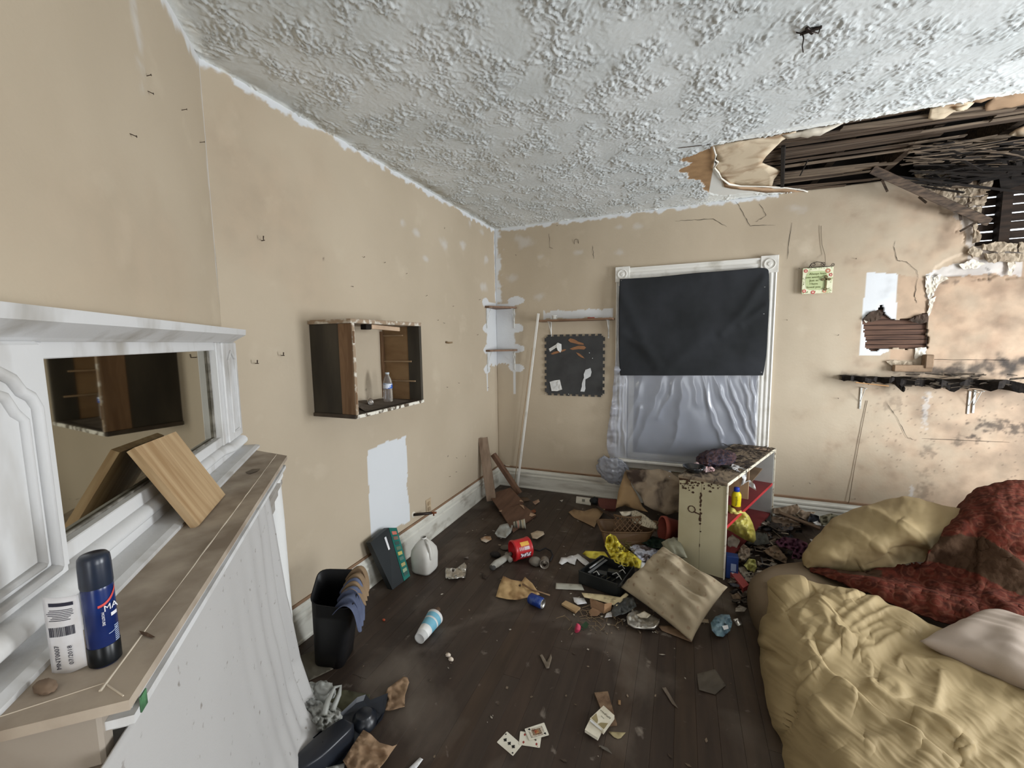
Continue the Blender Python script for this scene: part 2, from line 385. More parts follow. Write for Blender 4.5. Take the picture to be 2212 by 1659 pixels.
def stain_left(U, Z):
    Y = U+LW0; n = fbm(Y*14, Z*14, 4, 2)*.05; n2 = fbm(Y*30, Z*5, 3, 4)*.05
    g = np.zeros(U.shape)
    A = [onx(795, 972), onx(812, 966), onx(835, 952), onx(876, 943), onx(880, 1000), onx(879, 1060), onx(884, 1085), onx(886, 1125), onx(800, 1172), onx(797, 1060), onx(794, 1010)]
    g = np.maximum(g, inpoly(Y+n*.25, Z+n*.35, [(p.y, p.z) for p in A]))
    g = np.maximum(g, soft(Z, HC-.035+n, HC-.02+n))                       # caulk line
    e = (Z < onx(1048, 652).z)*(Z > 1.30+n)*soft(Y, 3.80+n*.5, 3.815+n*.5); g = np.maximum(g, e*.95)
    for zz in (1.93, 1.68, 1.47, 1.27): g = np.maximum(g, (np.hypot((Y-3.80)/.07, (Z-zz)/.045) < 1+n*6)*.9)
    g = np.maximum(g, soft(Y, D-.02+n*.4, D-.006+n*.4)*(Z > 1.9))
    g = np.maximum(g, .8*((abs(Y-3.80) < .012)*(Z < 1.3)*(Z > 1.05)))
    # spackle dabs
    g = np.maximum(g, spots(U, Z, [(onx(a, b).y-LW0, onx(a, b).z, r, r*.7, .5) for a, b, r in [(1015, 482, .06), (1040, 500, .05), (960, 528, .07), (1000, 528, .06), (900, 505, .05), (1050, 560, .07), (1047, 620, .08), (920, 560, .04), (868, 480, .05), (1030, 455, .05)]], .9, .5, 9, 3)*.8)
    r = spots(U, Z, [(onx(a, b).y-LW0, onx(a, b).z, .006, .006, 1) for a, b in [(968, 985), (1005, 985), (790, 843), (700, 560), (960, 492)]], .2, 0)
    bb_ = .5*spots(U, Z, [(.25, 2.2, .5, .5, .4)], 1, .4, 3)
    return np.stack([np.clip(r, 0, 1), np.clip(g, 0, 1), bb_, np.ones(U.shape)], -1)
def rel(U, Z): return fbm(U*3, Z*3, 3, 6)*.004
wl = struct(wallgrid('wall_left', (0, LW0, 0), (0, 1, 0), D-LW0, HC, .009, None, stain_left, lambda U, Z: rel(U, Z)*(Z < HC-.02), (1, 0, 0)))
# ---- fireplace wall (diagonal)
def stain_m(U, Z):
    n = fbm(U*14, Z*6, 4, 8)*.05; g = soft(Z, HC-.05+n, HC-.025+n)*.9
    g = np.maximum(g, soft(-U, -.012+n*.15, -.004+n*.15)*soft(Z, 1.7, 1.9)*.8)
    g = np.maximum(g, spots(U, Z, [(.55, 2.45, .03, .16, .35)], 1, .6, 20, 4))
    return np.stack([np.zeros(U.shape), g, .3*spots(U, Z, [(.8, 1.8, .6, .3, .5)], 1, .4, 3), np.ones(U.shape)], -1)
wm = struct(wallgrid('wall_fireplace', tuple(MP), tuple(MD), 2.0, HC, .012, None, stain_m, lambda U, Z: rel(U, Z)*(U > .02), tuple(MN)))
P2 = mw(2.0, 0, 0)
struct(mk('wall_side', *bb(P2.x-.12, P2.x, YB, P2.y+.02, 0, HC+.4), m_wall))
struct(mk('wall_rear', *join(bb(P2.x-.1, 2.0, YB-.12, YB, 0, HC+.4), bb(3.2, XR+.12, YB-.12, YB, 0, HC+.4), bb(2.0, 3.2, YB-.12, YB, 2.25, HC+.4)), m_wall))
wr = []
y0 = YB
for a, b_ in ((-.25, .85), (2.05, 3.15)): wr.append(bb(XR, XR+.12, y0, a, -.05, HC+.4)); wr += [bb(XR, XR+.12, a, b_, -.05, .4), bb(XR, XR+.12, a, b_, 2.1, HC+.4)]; y0 = b_
wr.append(bb(XR, XR+.12, y0, D+.12, -.05, HC+.4))
struct(mk('wall_right', *join(*wr), m_wall))
# backing behind the left and fireplace plaster
struct(mk('wall_left_studs', *bb(-.14, -.012, LW0-.3, D+.1, -.1, HC+.4), m_dark)); bpy.data.objects['wall_left_studs'].name = 'wall_left_back'
struct(mk('wall_fireplace_back', *mbox(-.1, 2.1, -.14, -.012, -.1, HC+.4), m_dark))

# ---- back wall: grid with the window opening and the broken holes
WX0, WX1, WZ0, WZ1 = 1.345, 2.40, .40, 2.10
def bp(a, b): p = ony(a, b); return (p.x, p.z)
HOLE1 = [bp(*q) for q in [(1866, 690), (1880, 676), (1897, 670), (1904, 660), (1907, 675), (1920, 690), (1950, 693), (1968, 690), (1985, 680), (2001, 680), (2003, 750), (1960, 752), (1915, 751), (1880, 758), (1872, 745)]]
HOLE2 = [bp(*q) for q in [(2132, 418), (2123, 446), (2114, 471), (2107, 487), (2116, 507), (2112, 526), (2160, 524), (2212, 528), (2330, 540), (2420, 300), (2090, 345), (2075, 372), (2110, 385)]]
CRACKS = [[(1632, 480), (1655, 465), (1640, 440)], [(1590, 435), (1605, 460), (1620, 488), (1675, 487)], [(1460, 478), (1500, 475), (1540, 473), (1570, 490)], [(1934, 520), (1930, 535), (1938, 562), (1958, 566), (1980, 585), (1983, 600)], [(1982, 600), (1975, 640), (1980, 655)], [(1280, 530), (1283, 560)], [(1915, 870), (1935, 900), (1960, 945), (1975, 950)], [(1186, 505), (1188, 535), (1195, 537)], [(2000, 650), (2003, 690), (1998, 780)], [(1990, 948), (2180, 955)], [(2000, 776), (2180, 778)], [(1710, 482), (1700, 560)]]
def stain_back(U, Z):
    X = U; n = fbm(X*14, Z*14, 4, 11)*.05; nn = fbm(X*5, Z*5, 4, 12)
    px = lambda L: [bp(*q) for q in L]
    g = (soft(Z, HC-.035+n*.8, HC-.022+n*.8)*(X < 2.5))
    g = np.maximum(g, soft(-X, -.07+n*1.6, -.03+n*1.6)*soft(Z, 1.9, 1.95))                     # smear beside the corner
    zt = ony(1117, 655).z
    g = np.maximum(g, (Z < zt)*(Z > 1.30+n)*soft(-X, -.215+n*.6, -.20+n*.6)*.95)
    for zz in (1.96, 1.68, 1.47, 1.27): g = np.maximum(g, (np.hypot((X-.22)/.09, (Z-zz)/.045) < 1+n*6)*.9)
    g = np.maximum(g, .85*((abs(X-.20) < .014)*(Z < 1.3)*(Z > 1.0)))
    g = np.maximum(g, .85*((abs(Z-1.80+n*.8) < .04)*(X > .52)*(X < 1.2)))
    g = np.maximum(g, spots(U, Z, [(bp(a, b)[0], bp(a, b)[1], r, r*.6, .45) for a, b, r in [(1130, 520, .12), (1340, 490, .05), (1380, 490, .05), (1340, 545, .06), (1720, 450, .07), (1250, 545, .05), (1165, 555, .05), (1165, 640, .06), (1105, 600, .08)]], .9, .5, 9, 5)*.7)
    g = np.maximum(g, inpoly(X+n*.06, Z+n*.08, px([(1872, 588), (1938, 591), (1936, 690), (1920, 758), (1900, 768), (1856, 768), (1861, 700), (1866, 650)])))
    g = np.maximum(g, .75*inpoly(X+n*.5, Z+n*.5, px([(1996, 596), (2012, 590), (2030, 600), (2022, 612), (2014, 645), (2008, 655), (2004, 640), (1998, 622)])))
    g = np.maximum(g, .5*inpoly(X+n*.6, Z+n*.6, px([(2010, 585), (2060, 570), (2130, 560), (2212, 545), (2212, 595), (2100, 592), (2020, 600)])))
    g = np.maximum(g, .35*inpoly(X+n*.5, Z+n*.5, px([(2070, 415), (2135, 420), (2105, 490), (2110, 530), (2212, 530), (2212, 560), (2095, 560), (2085, 500), (2050, 440)])))
    g = np.maximum(g, .5*spots(U, Z, [(bp(2000, 880)[0], bp(2000, 880)[1], .02, .18, .8), (bp(1968, 1075)[0], bp(1968, 1075)[1], .015, .1, .8)], .5, .7, 30, 9))
    b = inpoly(X+n*.08, Z+n*.08, px([(1938, 592), (1980, 600), (2002, 600), (2003, 690), (1970, 690), (1937, 690)]))*.7
    b = np.maximum(b, inpoly(X+n*.06, Z+n*.06, px([(2006, 640), (2020, 600), (2100, 585), (2330, 590), (2330, 830), (2180, 800), (2000, 776)]))*(.75+nn*.5))
    b = np.maximum(b, .8*inpoly(X, Z, px([(1925, 755), (1975, 755), (1974, 778), (1920, 776)])))
    b = np.maximum(b, soft(X+nn*.7, 2.7, 4.0)*.7)
    b = np.maximum(b, ((Z < .225)*(Z > .20))*.9)                                                 # bare strip over the baseboard
    S = lambda a, bb_, rx, rz, k: (bp(a, bb_)[0], bp(a, bb_)[1], rx, rz, k)
    r = spots(U, Z, [S(2100, 800, .42, .06, .9), S(2170, 790, .16, .09, .95), S(2020, 800, .2, .04, .8), S(1840, 812, .12, .03, .7), S(2212, 780, .2, .06, .9)], 1.0, .6, 16, 20)
    r = np.maximum(r, spots(U, Z, [S(2150, 920, .13, .05, .8), S(2190, 925, .08, .05, .8), S(2100, 945, .05, .03, .9), S(2075, 950, .04, .05, .6), S(2005, 975, .05, .05, .45), S(1998, 1020, .05, .03, .3), S(1998, 860, .014, .014, 1), S(1995, 895, .02, .03, .7), S(2012, 955, .03, .03, .5), S(2137, 600, .015, .07, .7), S(2050, 610, .05, .02, .6), S(2110, 605, .05, .015, .5), S(2000, 1060, .06, .08, .35), S(1965, 820, .1, .04, .7), S(1925, 870, .07, .06, .3)], .9, .9, 26, 21))
    sp = fbm(X*60, Z*60, 2, 30); r = np.maximum(r, (sp > .5)*soft(X, 2.9, 3.4)*(Z < 1.25)*(Z > .5)*.5)
    r = np.maximum(r, .28*soft(nn+X*.45, 1.55, 2.2)); r = np.maximum(r, .35*soft(Z, 2.2, 2.7)*soft(X, 2.9, 3.8)*(.7+nn))
    pxx = W/2+0*X
    G = np.stack([X, np.full(X.shape, D), Z], -1); ax, ay = npix(G); ax = ax+perlin(ax/9, ay/9, 3)*3; ay = ay+perlin(ax/9, ay/9, 7)*3
    b_ = np.clip(b, 0, 1)
    return np.stack([np.clip(r, 0, 1), np.clip(g, 0, 1), b_, np.ones(U.shape)], -1)
def mask_back(U, Z):
    n = fbm(U*20, Z*20, 3, 40)*.02; w = (U > WX0) & (U < WX1) & (Z > WZ0) & (Z < WZ1)
    return ~(w | inpoly(U+n, Z+n, HOLE1) | inpoly(U+n*1.5, Z+n*1.5, HOLE2))
def relief_back(U, Z):
    h = rel(U, Z); px = [bp(*q) for q in [(2020, 440), (2130, 420), (2105, 490), (2110, 540), (2212, 530), (2330, 540), (2330, 600), (2010, 600), (2030, 570), (2080, 550), (2080, 500)]]
    n = fbm(U*9, Z*9, 4, 44); k = inpoly(U+n*.05, Z+n*.05, px); return (h-k*(.008+.012*abs(n)))
wb = struct(wallgrid('wall_back', (0, D, 0), (1, 0, 0), XR, HC, .009, mask_back, stain_back, relief_back, (0, -1, 0)))
thick(wb, .014, -1 if True else 1)
# laths behind the plaster of the two holes; open gaps to daylight at the upper one
z = ony(1935, 757).z-.03
for k in range(9):
    z1 = z+R.uniform(.031, .036); mk('lath', *bb(3.02, 3.62, D+.018, D+.026, z, z1, .001), m_brownlath if False else M('brown lath', (104, 78, 64), .85, (70, 52, 44), 6, .35, .7, (.8, 10, 10), bmp=.002), (0, 0, 0), wb); z = z1+R.uniform(.003, .006)
mk('stud', *bb(3.0, 3.66, D+.03, D+.05, 1.2, 2.0), m_dark, (0, 0, 0), wb)
z = ony(2112, 545).z-.02; m_sid = M('board siding', (58, 46, 38), .9, (34, 28, 24), 5, .3, .7, (.7, 9, 9), bmp=.003)
k = 0
while z < 2.60:
    z1 = z+.051; g = .0105 if 2.17 < z < 2.56 else 0
    mk('siding_board', *beam((3.35, D+.11, (z+z1)/2-.005), (XR+.1, D+.11, (z+z1)/2+R.uniform(-.003, .012)), z1-z-.001, .02, (0, 1, 0)), m_sid, (0, 0, 0), wb); z = z1+(.0095 if k % 4 != 3 else .004); k += 1
mk('stud', *bb(3.845, 3.90, D+.03, D+.10, 2.0, 2.9), m_sid, (0, 0, 0), wb); mk('stud', *bb(3.45, 3.62, D+.03, D+.10, 2.0, 2.9), m_sid, (0, 0, 0), wb)
mk('sheathing', *join(bb(-.1, WX0-.02, D+.13, D+.15, -.1, 3.2), bb(WX1+.02, 3.35, D+.13, D+.15, -.1, 3.2), bb(3.35, XR+.12, D+.13, D+.15, -.1, 2.1), bb(3.35, XR+.12, D+.13, D+.15, 2.62, 3.2), bb(WX0-.02, WX1+.02, D+.13, D+.15, -.1, WZ0-.02), bb(WX0-.02, WX1+.02, D+.13, D+.15, WZ1+.02, 3.2)), m_dark, (0, 0, 0), wb)

# ---- ceiling: swirled plaster relief, torn open along the back
def cp(a, b): p = onz(a, b, HC); return (p.x, p.y)
TY = 2.865
HOLEC = [cp(*q) for q in [(1543, 313)]]+[(5.2, TY), (5.2, D+.5)]+[cp(*q) for q in [(2000, 385), (1904, 392), (1830, 400), (1770, 408), (1745, 409), (1680, 404), (1620, 403), (1585, 398), (1565, 385), (1552, 368), (1545, 350), (1549, 335)]]
TAN = [cp(*q) for q in [(1545, 311), (1520, 325), (1462, 346), (1496, 352), (1462, 370), (1488, 374), (1484, 386), (1512, 389), (1522, 400), (1517, 407), (1535, 418), (1560, 423), (1620, 417), (1700, 414), (1775, 412), (1745, 400), (1600, 390), (1575, 330)]]
mt, nt, b = nodes('swirled ceiling plaster'); b.inputs['Roughness'].default_value = .55; b.inputs['Specular IOR Level'].default_value = .3
at = nt.nodes.new('ShaderNodeAttribute'); at.attribute_name = 'stain'; sp = nt.nodes.new('ShaderNodeSeparateColor'); nt.links.new(at.outputs['Color'], sp.inputs[0])
c = mixc(nt, ramp(nt, tnoise(nt, 2.2, 6), .35, .7), lin((222, 227, 228)), lin((204, 210, 211)))
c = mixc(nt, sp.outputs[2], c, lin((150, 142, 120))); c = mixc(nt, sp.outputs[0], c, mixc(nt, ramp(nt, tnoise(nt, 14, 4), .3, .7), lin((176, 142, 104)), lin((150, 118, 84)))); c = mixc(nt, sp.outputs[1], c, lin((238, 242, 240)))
nt.links.new(c, b.inputs['Base Color']); bump(nt, b, tnoise(nt, 90, 5), .002, .5); m_ceil = mt
st = .0058; X0, X1, Y0, Y1 = 0, 4.3, .55, D; nu = int((X1-X0)/st); nv = int((Y1-Y0)/st)
U, V_ = np.meshgrid(np.linspace(X0, X1, nu), np.linspace(Y0, Y1, nv))
wx = U+perlin(U*9, V_*9, 1)*.05+perlin(U*30, V_*30, 2)*.016; wy = V_+perlin(U*9, V_*9, 3)*.05+perlin(U*30, V_*30, 4)*.016
r1 = np.clip(1-abs(perlin(wx*21, wy*21, 5))*2.9, 0, 1)**2; r2 = np.clip(1-abs(perlin(wx*44, wy*44, 6))*2.6, 0, 1)**2
msk = soft(fbm(U*5.5, V_*5.5, 3, 7), -.28, .26)
hh = (r1*.0075+r2*.0068)*(.14+.86*msk)+fbm(U*2, V_*2, 3, 8)*.006
inh = inpoly(U+fbm(U*12, V_*12, 3, 9)*.012, V_+fbm(U*12, V_*12, 3, 10)*.006, HOLEC)
tan = inpoly(U+fbm(U*30, V_*30, 2, 9)*.02, V_+fbm(U*30, V_*30, 2, 10)*.02, TAN); hh = np.where(tan, -.002, hh)
nbn = fbm(U*12, V_*12, 3, 12)*.04
edge = np.maximum(soft(-U, -.03+nbn*.4, -.008+nbn*.4), soft(V_, D-.035+nbn*.6, D-.015+nbn*.6)*(U < 2.2))
dm = (U*MN.x+(V_-1.197)*MN.y); edge = np.maximum(edge, soft(-dm, -.06+nbn, -.02+nbn)); edge = np.maximum(edge, (V_ > TY-.03+nbn*.3)*(U > 1.98)*.9)
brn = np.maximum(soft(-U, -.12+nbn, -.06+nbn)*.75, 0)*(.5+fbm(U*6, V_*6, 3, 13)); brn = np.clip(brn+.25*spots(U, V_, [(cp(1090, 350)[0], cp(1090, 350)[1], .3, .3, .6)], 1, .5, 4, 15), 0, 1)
keep = ~inh & (dm > -.015)
PC = np.stack([U, V_, HC-hh], -1); stn = np.stack([tan*1., np.clip(edge, 0, 1), brn*(1-edge), np.ones(U.shape)], -1)
ce = struct(npmesh('ceiling', PC.reshape(-1, 3), quadgrid(nu, nv, keep.ravel())[:, ::-1], m_ceil, stn.reshape(-1, 4)))
mk('plaster_back', *join(bb(-.1, XR+.1, YB-.1, TY-.005, HC+.01, HC+.03), bb(-.1, 1.97, TY-.01, D+.1, HC+.01, HC+.03), bb(4.28, XR+.1, .5, TY, HC-.001, HC+.01), bb(-.1, XR, YB-.1, .56, HC-.001, HC+.01)), M('plaster core', (214, 210, 200), .8), (0, 0, 0), ce)
mk('void_sky_blocker', *bb(1.5, XR+.12, 2.4, D+.14, 3.05, 3.07), m_dark, (0, 0, 0), ce)  # dark lid added above the joist space to keep sky light out
# laths above the torn strip
y = TY-.02; k = 0
while y < D-.02:
    w = R.uniform(.030, .040); xs = R.uniform(1.98, 2.06); xe = XR
    segs = [(xs, xe)]
    if k in (4, 5): segs = [(xs, 2.55), (2.62, 3.35), (3.6, xe)]
    if k in (9, 10): segs = [(xs, 3.05), (3.35, xe)]
    if k > 17: segs = [(xs, 2.95+R.uniform(-.1, .2))]
    if k in (13, 14, 15): segs = [(xs, 3.2+R.uniform(-.15, .2)), (3.7, xe)]
    for a, b_ in segs:
        dz = R.uniform(0, .02)+(.01 if k % 3 == 0 else 0)
        mk('ceiling_lath', *beam((a, y+w/2, HC+.018+dz), (b_, y+w/2+R.uniform(-.012, .012), HC+.018+dz-R.choice([0, 0, .02, .04])), w-.002, .007, bev=.001), R.choice([m_darkwood, M('grey lath', (138, 122, 104), .85, (70, 60, 52), 5, .3, .7, (.6, 14, 14), bmp=.002)]), (0, 0, 0), ce)
    y += w+R.uniform(.002, .007); k += 1
for xj in (2.3, 2.72, 3.14, 3.56, 3.98, 4.4): mk('joist', *bb(xj, xj+.045, 2.5, D+.1, HC+.06, HC+.22), m_darkwood, (0, 0, 0), ce)
# plaster board remnants still nailed under the laths
m_rem = M('stained plaster remnant', (214, 198, 172), .8, (150, 116, 84), 5, .5, .72, dist=1, bmp=.002)
def cpiece(L, zoff, mt, name='plaster_remnant', amp=.004):
    V, F = psheet(L, 0, amp, 14, R.randint(0, 90), .05, mp=lambda a, b, z: onz(a, b, HC+zoff+z), fr=2); o = mk(name, V, F, mt, (0, 0, 0), ce, True); thick(o, .009); return o
cpiece([(1543, 314), (1640, 297), (1720, 283), (1690, 300), (1655, 335), (1650, 342), (1645, 350), (1660, 357), (1686, 367), (1672, 385), (1668, 400), (1690, 404), (1585, 402), (1560, 385), (1545, 362), (1549, 340)], .008, m_rem)
cpiece([(1690, 289), (1822, 263), (1800, 275), (1772, 290), (1700, 297)], .006, M('clean remnant', (216, 208, 192), .8))
cpiece([(2010, 232), (2060, 222), (2110, 212), (2090, 232), (2060, 238), (2040, 252), (2018, 256), (2005, 253)], .004, m_rem)
cpiece([(2090, 215), (2212, 192), (2300, 176), (2300, 210), (2200, 225), (2130, 240), (2128, 225), (2148, 208), (2120, 218)], .004, M('tan remnant', (182, 152, 122), .8, (158, 132, 106), 5))
cpiece([(2060, 230), (2090, 225), (2083, 235), (2066, 236)], -.006, m_rem)
cpiece([(2180, 288), (2212, 272), (2250, 270), (2250, 292), (2200, 292)], .0, m_rem)
cpiece([(1560, 385), (1600, 403), (1690, 407), (1770, 412), (1750, 418), (1640, 412), (1565, 402)], .001, M('tan remnant', (188, 146, 108), .8))
# curled white edge of torn ceiling paper
pts = [(1541, 318), (1546, 335), (1544, 345), (1551, 350), (1543, 362), (1552, 373), (1558, 385), (1575, 398), (1600, 402), (1650, 403), (1700, 406), (1735, 411), (1755, 418), (1770, 426)]
rr = [.006, .005, .004, .006, .005, .007, .005, .008, .006, .005, .005, .005, .006, .002]
mk('torn_paper_edge', *tube([onz(a, b, HC-.012) for a, b in pts], rr, 6), M('torn paper', (236, 232, 222), .8), (0, 0, 0), ce, True)
# black hanging strips of rotten insulation and lath ends
V = []; F = []
L = []
for k in range(230):
    px = R.uniform(1960, 2300); py = R.gauss(345, 26)-(px-2080)*.10
    if py > 405: continue
    p = onz(px, min(py, 372), HC+.0); p = onz(px, py, p.z) if False else p; p.z = HC+R.uniform(-.10, .03); p.y = min(p.y, D-.06)
    a = R.gauss(.15, .5); ln = R.uniform(.06, .3); dr = Vector((math.cos(a), math.sin(a)*.5, R.uniform(-.35, .15)))*ln
    q = p+dr; q.y = min(q.y, D-.03); q.z = max(q.z, 2.45)
    L.append(beam(p, q, R.uniform(.006, .03), R.uniform(.002, .006), (R.uniform(-.5, .5), 0, 1), 0))
tag(mk('hanging_strips', *join(*L), m_black, (0, 0, 0), ce), None, None, None, 'stuff')
L = []
for k in range(90):
    p = onz(R.uniform(1940, 2290), R.uniform(300, 350), HC); p.z = HC-R.uniform(0, .05); a = R.gauss(.1, .3); q = p+Vector((math.cos(a), math.sin(a)*.5, R.uniform(-.2, .1)))*R.uniform(.08, .35); q.y = min(q.y, D-.03); L.append(beam(p, q, R.uniform(.004, .016), .003, (R.uniform(-.5, .5), 0, 1), 0))
tag(mk('hanging_strips', *join(*L), M('grey lath', (0, 0, 0)), (0, 0, 0), ce), None, None, None, 'stuff')
for a, b_, wd_ in (((1990, 330), (2045, 300), .03), ((2080, 345), (2075, 395), .05), ((2110, 330), (2120, 385), .06), ((2160, 340), (2150, 390), .07), ((2060, 350), (1985, 352), .04), ((2200, 345), (2205, 395), .09)):
    p = ony(*a, D-.12); q = ony(*b_, D-.06); mk('hanging_scrap', *beam(p, q, wd_*2, .006, (.3, 1, 0), .001, .02), m_black, (0, 0, 0), ce)

for L in CRACKS:
    P = []
    for (x1, y1), (x2, y2) in zip(L[:-1], L[1:]):
        for j in range(6): t = j/6; P.append(ony(x1+(x2-x1)*t+R.uniform(-1, 1), y1+(y2-y1)*t+R.uniform(-1, 1), D-.0005))
    P.append(ony(*L[-1], D-.0005)); n_ = len(P); rows = []
    for i, p_ in enumerate(P):
        w_ = .0017*(math.sin(math.pi*(i+.5)/n_)**.5)*R.uniform(.4, 1.3); tdir = (P[min(i+1, n_-1)]-P[max(i-1, 0)]).normalized(); s_ = Vector((tdir.z, 0, -tdir.x))
        rows.append([p_+s_*w_-Vector((0, .0035, 0)), p_-s_*w_-Vector((0, .0035, 0))])
    mk('crack', *grid(rows), m_dark, (0, 0, 0), wb)

# ---- baseboards
prof = [(0, 0), (.022, 0), (.022, .012), (.018, .02), (.018, .125), (.024, .130), (.024, .142), (.017, .150), (.017, .158), (.022, .163), (.022, .176), (.012, .186), (.008, .199), (0, .2)]
struct(mk('baseboard_left', *sweep(prof, (0.001, LW0+.1, 0), (0.001, D-.001, 0), (1, 0, 0)), m_oldwhite))
struct(mk('baseboard_back', *sweep(prof, (0.001, D-.001, 0), (XR, D-.001, 0), (0, -1, 0)), m_oldwhite))
m_bare = M('bare wood strip', (140, 112, 88), .8, (108, 86, 68), 5)
struct(mk('trim_1', *bb(0.001, .009, LW0+.1, D-.01, .2, .216), m_bare)); struct(mk('trim_2', *bb(0.01, WX0-.12, D-.009, D-.001, .2, .214), m_bare)); struct(mk('trim_3', *bb(WX1+.12, XR, D-.009, D-.001, .2, .216), m_bare))
# ---- window
wn = thing('window_1', (1.87, D, .4), None, None); wn['kind'] = 'structure'
for x0, x1 in ((1.232, 1.345), (2.40, 2.515)):
    cx = (x0+x1)/2; fp = [(-.056, 0), (-.056, .02), (-.046, .028), (-.038, .02), (-.028, .02), (-.022, .025), (-.012, .025), (-.006, .018), (.006, .018), (.012, .025), (.022, .025), (.028, .02), (.038, .02), (.046, .028), (.056, .02), (.056, 0)]
    V = [Vector((cx+a, D-b_, z)) for z in (.40, 2.075) for a, b_ in fp]; n = len(fp)
    add(wn, 'side_casing', (V, [(i, (i+1) % n, (i+1) % n+n, i+n) for i in range(n)]+[tuple(range(n)), tuple(range(n, 2*n))]), m_white)
fp = [(2.085, 0), (2.085, .018), (2.098, .026), (2.108, .02), (2.12, .02), (2.13, .026), (2.15, .026), (2.16, .02), (2.175, .02), (2.185, .03), (2.198, .03), (2.198, 0)]; n = len(fp)
V = [Vector((xx, D-b_, a)) for xx in (1.35, 2.395) for a, b_ in fp]
add(wn, 'head_casing', (V, [(i, (i+1) % n, (i+1) % n+n, i+n) for i in range(n)]+[tuple(range(n)), tuple(range(n, 2*n))]), m_white)
for cx in (1.29, 2.455):
    a = bb(cx-.064, cx+.064, D-.036, D, 2.075, 2.212, .003); r = lathe([(.045, 0), (.045, .006), (.038, .009), (.034, .004), (.02, .004), (.014, .009), (0.0005, .01)], 20, (cx, D-.036, 2.143), (0, -1, 0)); add(wn, 'corner_block', join(a, r), m_white)
add(wn, 'sill', join(bb(1.19, 2.55, D-.075, D+.02, .395, .42, .006), bb(1.24, 2.51, D-.02, D, .33, .395, .003)), m_white)
f = []
for z0, z1, yy in ((.42, 1.26, D+.03), (1.24, 2.09, D+.055)):
    f += [bb(1.35, 1.40, yy, yy+.03, z0, z1), bb(2.345, 2.395, yy, yy+.03, z0, z1), bb(1.4, 2.345, yy, yy+.03, z0, z0+.05), bb(1.4, 2.345, yy, yy+.03, z1-.04, z1)]
add(wn, 'sash', join(*f), m_oldwhite)
m_glass = M('dusty glass', (190, 200, 205), .15, tr=.9, spec=.5)
for z0, z1, yy in ((.47, 1.22, D+.045), (1.29, 2.05, D+.07)): add(wn, 'pane', bb(1.4, 2.345, yy, yy+.004, z0, z1), m_glass)
add(wn, 'storm_board', bb(1.30, 2.44, D+.12, D+.135, .36, 2.14), M('grey weathered board', (120, 124, 132), .8))
# translucent plastic sheeting hung over the lower window
nv, nu = 150, 160; xs = np.linspace(0, 1, nu); zs = np.linspace(0, 1, nv); A, B_ = np.meshgrid(xs, zs)
ztop = 2.04; zbot = .425; Z = zbot+(ztop-zbot)*B_
lo_l = np.interp(Z, [.42, .5, .6, .8, 1.0, 1.25, 1.5, 2.1], [1.20, 1.175, 1.165, 1.19, 1.215, 1.23, 1.25, 1.26]); lo_r = np.full(Z.shape, 2.42)
X = lo_l+(lo_r-lo_l)*A; px, py = npix(np.stack([X, np.full(X.shape, D), Z], -1))
h = .010+.012*np.sin(np.pi*A)+fbm(X*2.2, Z*1.3, 3, 50)*.012
FLD = [([(1515, 810), (1535, 900), (1560, 960), (1600, 1000)], 4, .016), ([(1545, 812), (1570, 880), (1598, 950), (1640, 1000)], 5, .020), ([(1570, 812), (1595, 880), (1620, 950), (1645, 985)], 4, .018), ([(1600, 815), (1622, 900), (1640, 970)], 4, .016), ([(1620, 815), (1630, 900), (1645, 960)], 3, .014), ([(1475, 815), (1470, 860), (1465, 920), (1440, 980)], 8, .018), ([(1430, 815), (1415, 870), (1390, 930), (1370, 980)], 9, .016), ([(1460, 815), (1450, 850), (1420, 900)], 5, .012), ([(1385, 880), (1370, 930), (1345, 985)], 6, .014), ([(1390, 815), (1360, 900), (1345, 985)], 8, .012), ([(1525, 815), (1530, 870), (1560, 940)], 3, .012), ([(1500, 815), (1505, 870)], 6, .010), ([(1338, 815), (1338, 880), (1336, 980)], 4, .020), ([(1348, 815), (1346, 900), (1352, 990)], 3, .014), ([(1322, 860), (1325, 920), (1318, 990)], 4, .015), ([(1640, 820), (1645, 900), (1650, 950)], 3, .012)]
qx = px+perlin(px/30, py/30, 3)*5; qy = py
for L, w, a in FLD: h = h+.62*a*np.exp(-(dpoly(qx, qy, L)/(w*1.25))**1.3)*soft(-abs((Z-.43)/.85-.5), -.52, -.25)
lft = soft(-A, -.10, 0); h = h+lft*.03*(.6+.5*np.sin(Z*30+fbm(X*3, Z*8, 2, 51)*6))*(Z < 1.3)
G = np.stack([X, D-.028-h*1.15, Z], -1); V, F_ = gvf(G)
mt, nt, b = nodes('translucent plastic sheeting'); b.inputs['Base Color'].default_value = lin((166, 170, 182)); b.inputs['Roughness'].default_value = .22; b.inputs['Specular IOR Level'].default_value = .8; b.inputs['Coat Weight'].default_value = .4; b.inputs['Coat Roughness'].default_value = .12
tr_ = nt.nodes.new('ShaderNodeBsdfTransparent'); ms = nt.nodes.new('ShaderNodeMixShader'); ms.inputs[0].default_value = .6; out = nt.nodes['Material Output']
nt.links.new(tr_.outputs[0], ms.inputs[1]); nt.links.new(b.outputs[0], ms.inputs[2]); nt.links.new(ms.outputs[0], out.inputs[0]); m_plastic = mt
ps = one('plastic_sheeting', (V, F_), mt, 'translucent wrinkled plastic sheeting taped over the window below the black cloth', 'sheeting', smooth=True)
# lower bag of the same plastic spilling over the baseboard
pb = blob((1.235, D-.085, .315), (.12, .045, .095), 5, .42, 1.6, 3, rot=Matrix.Rotation(.5, 3, 'Y')); mk('loose_bottom', [v-Vector(ps.location) for v in pb[0]], pb[1], m_plastic, (0, 0, 0), ps, True)
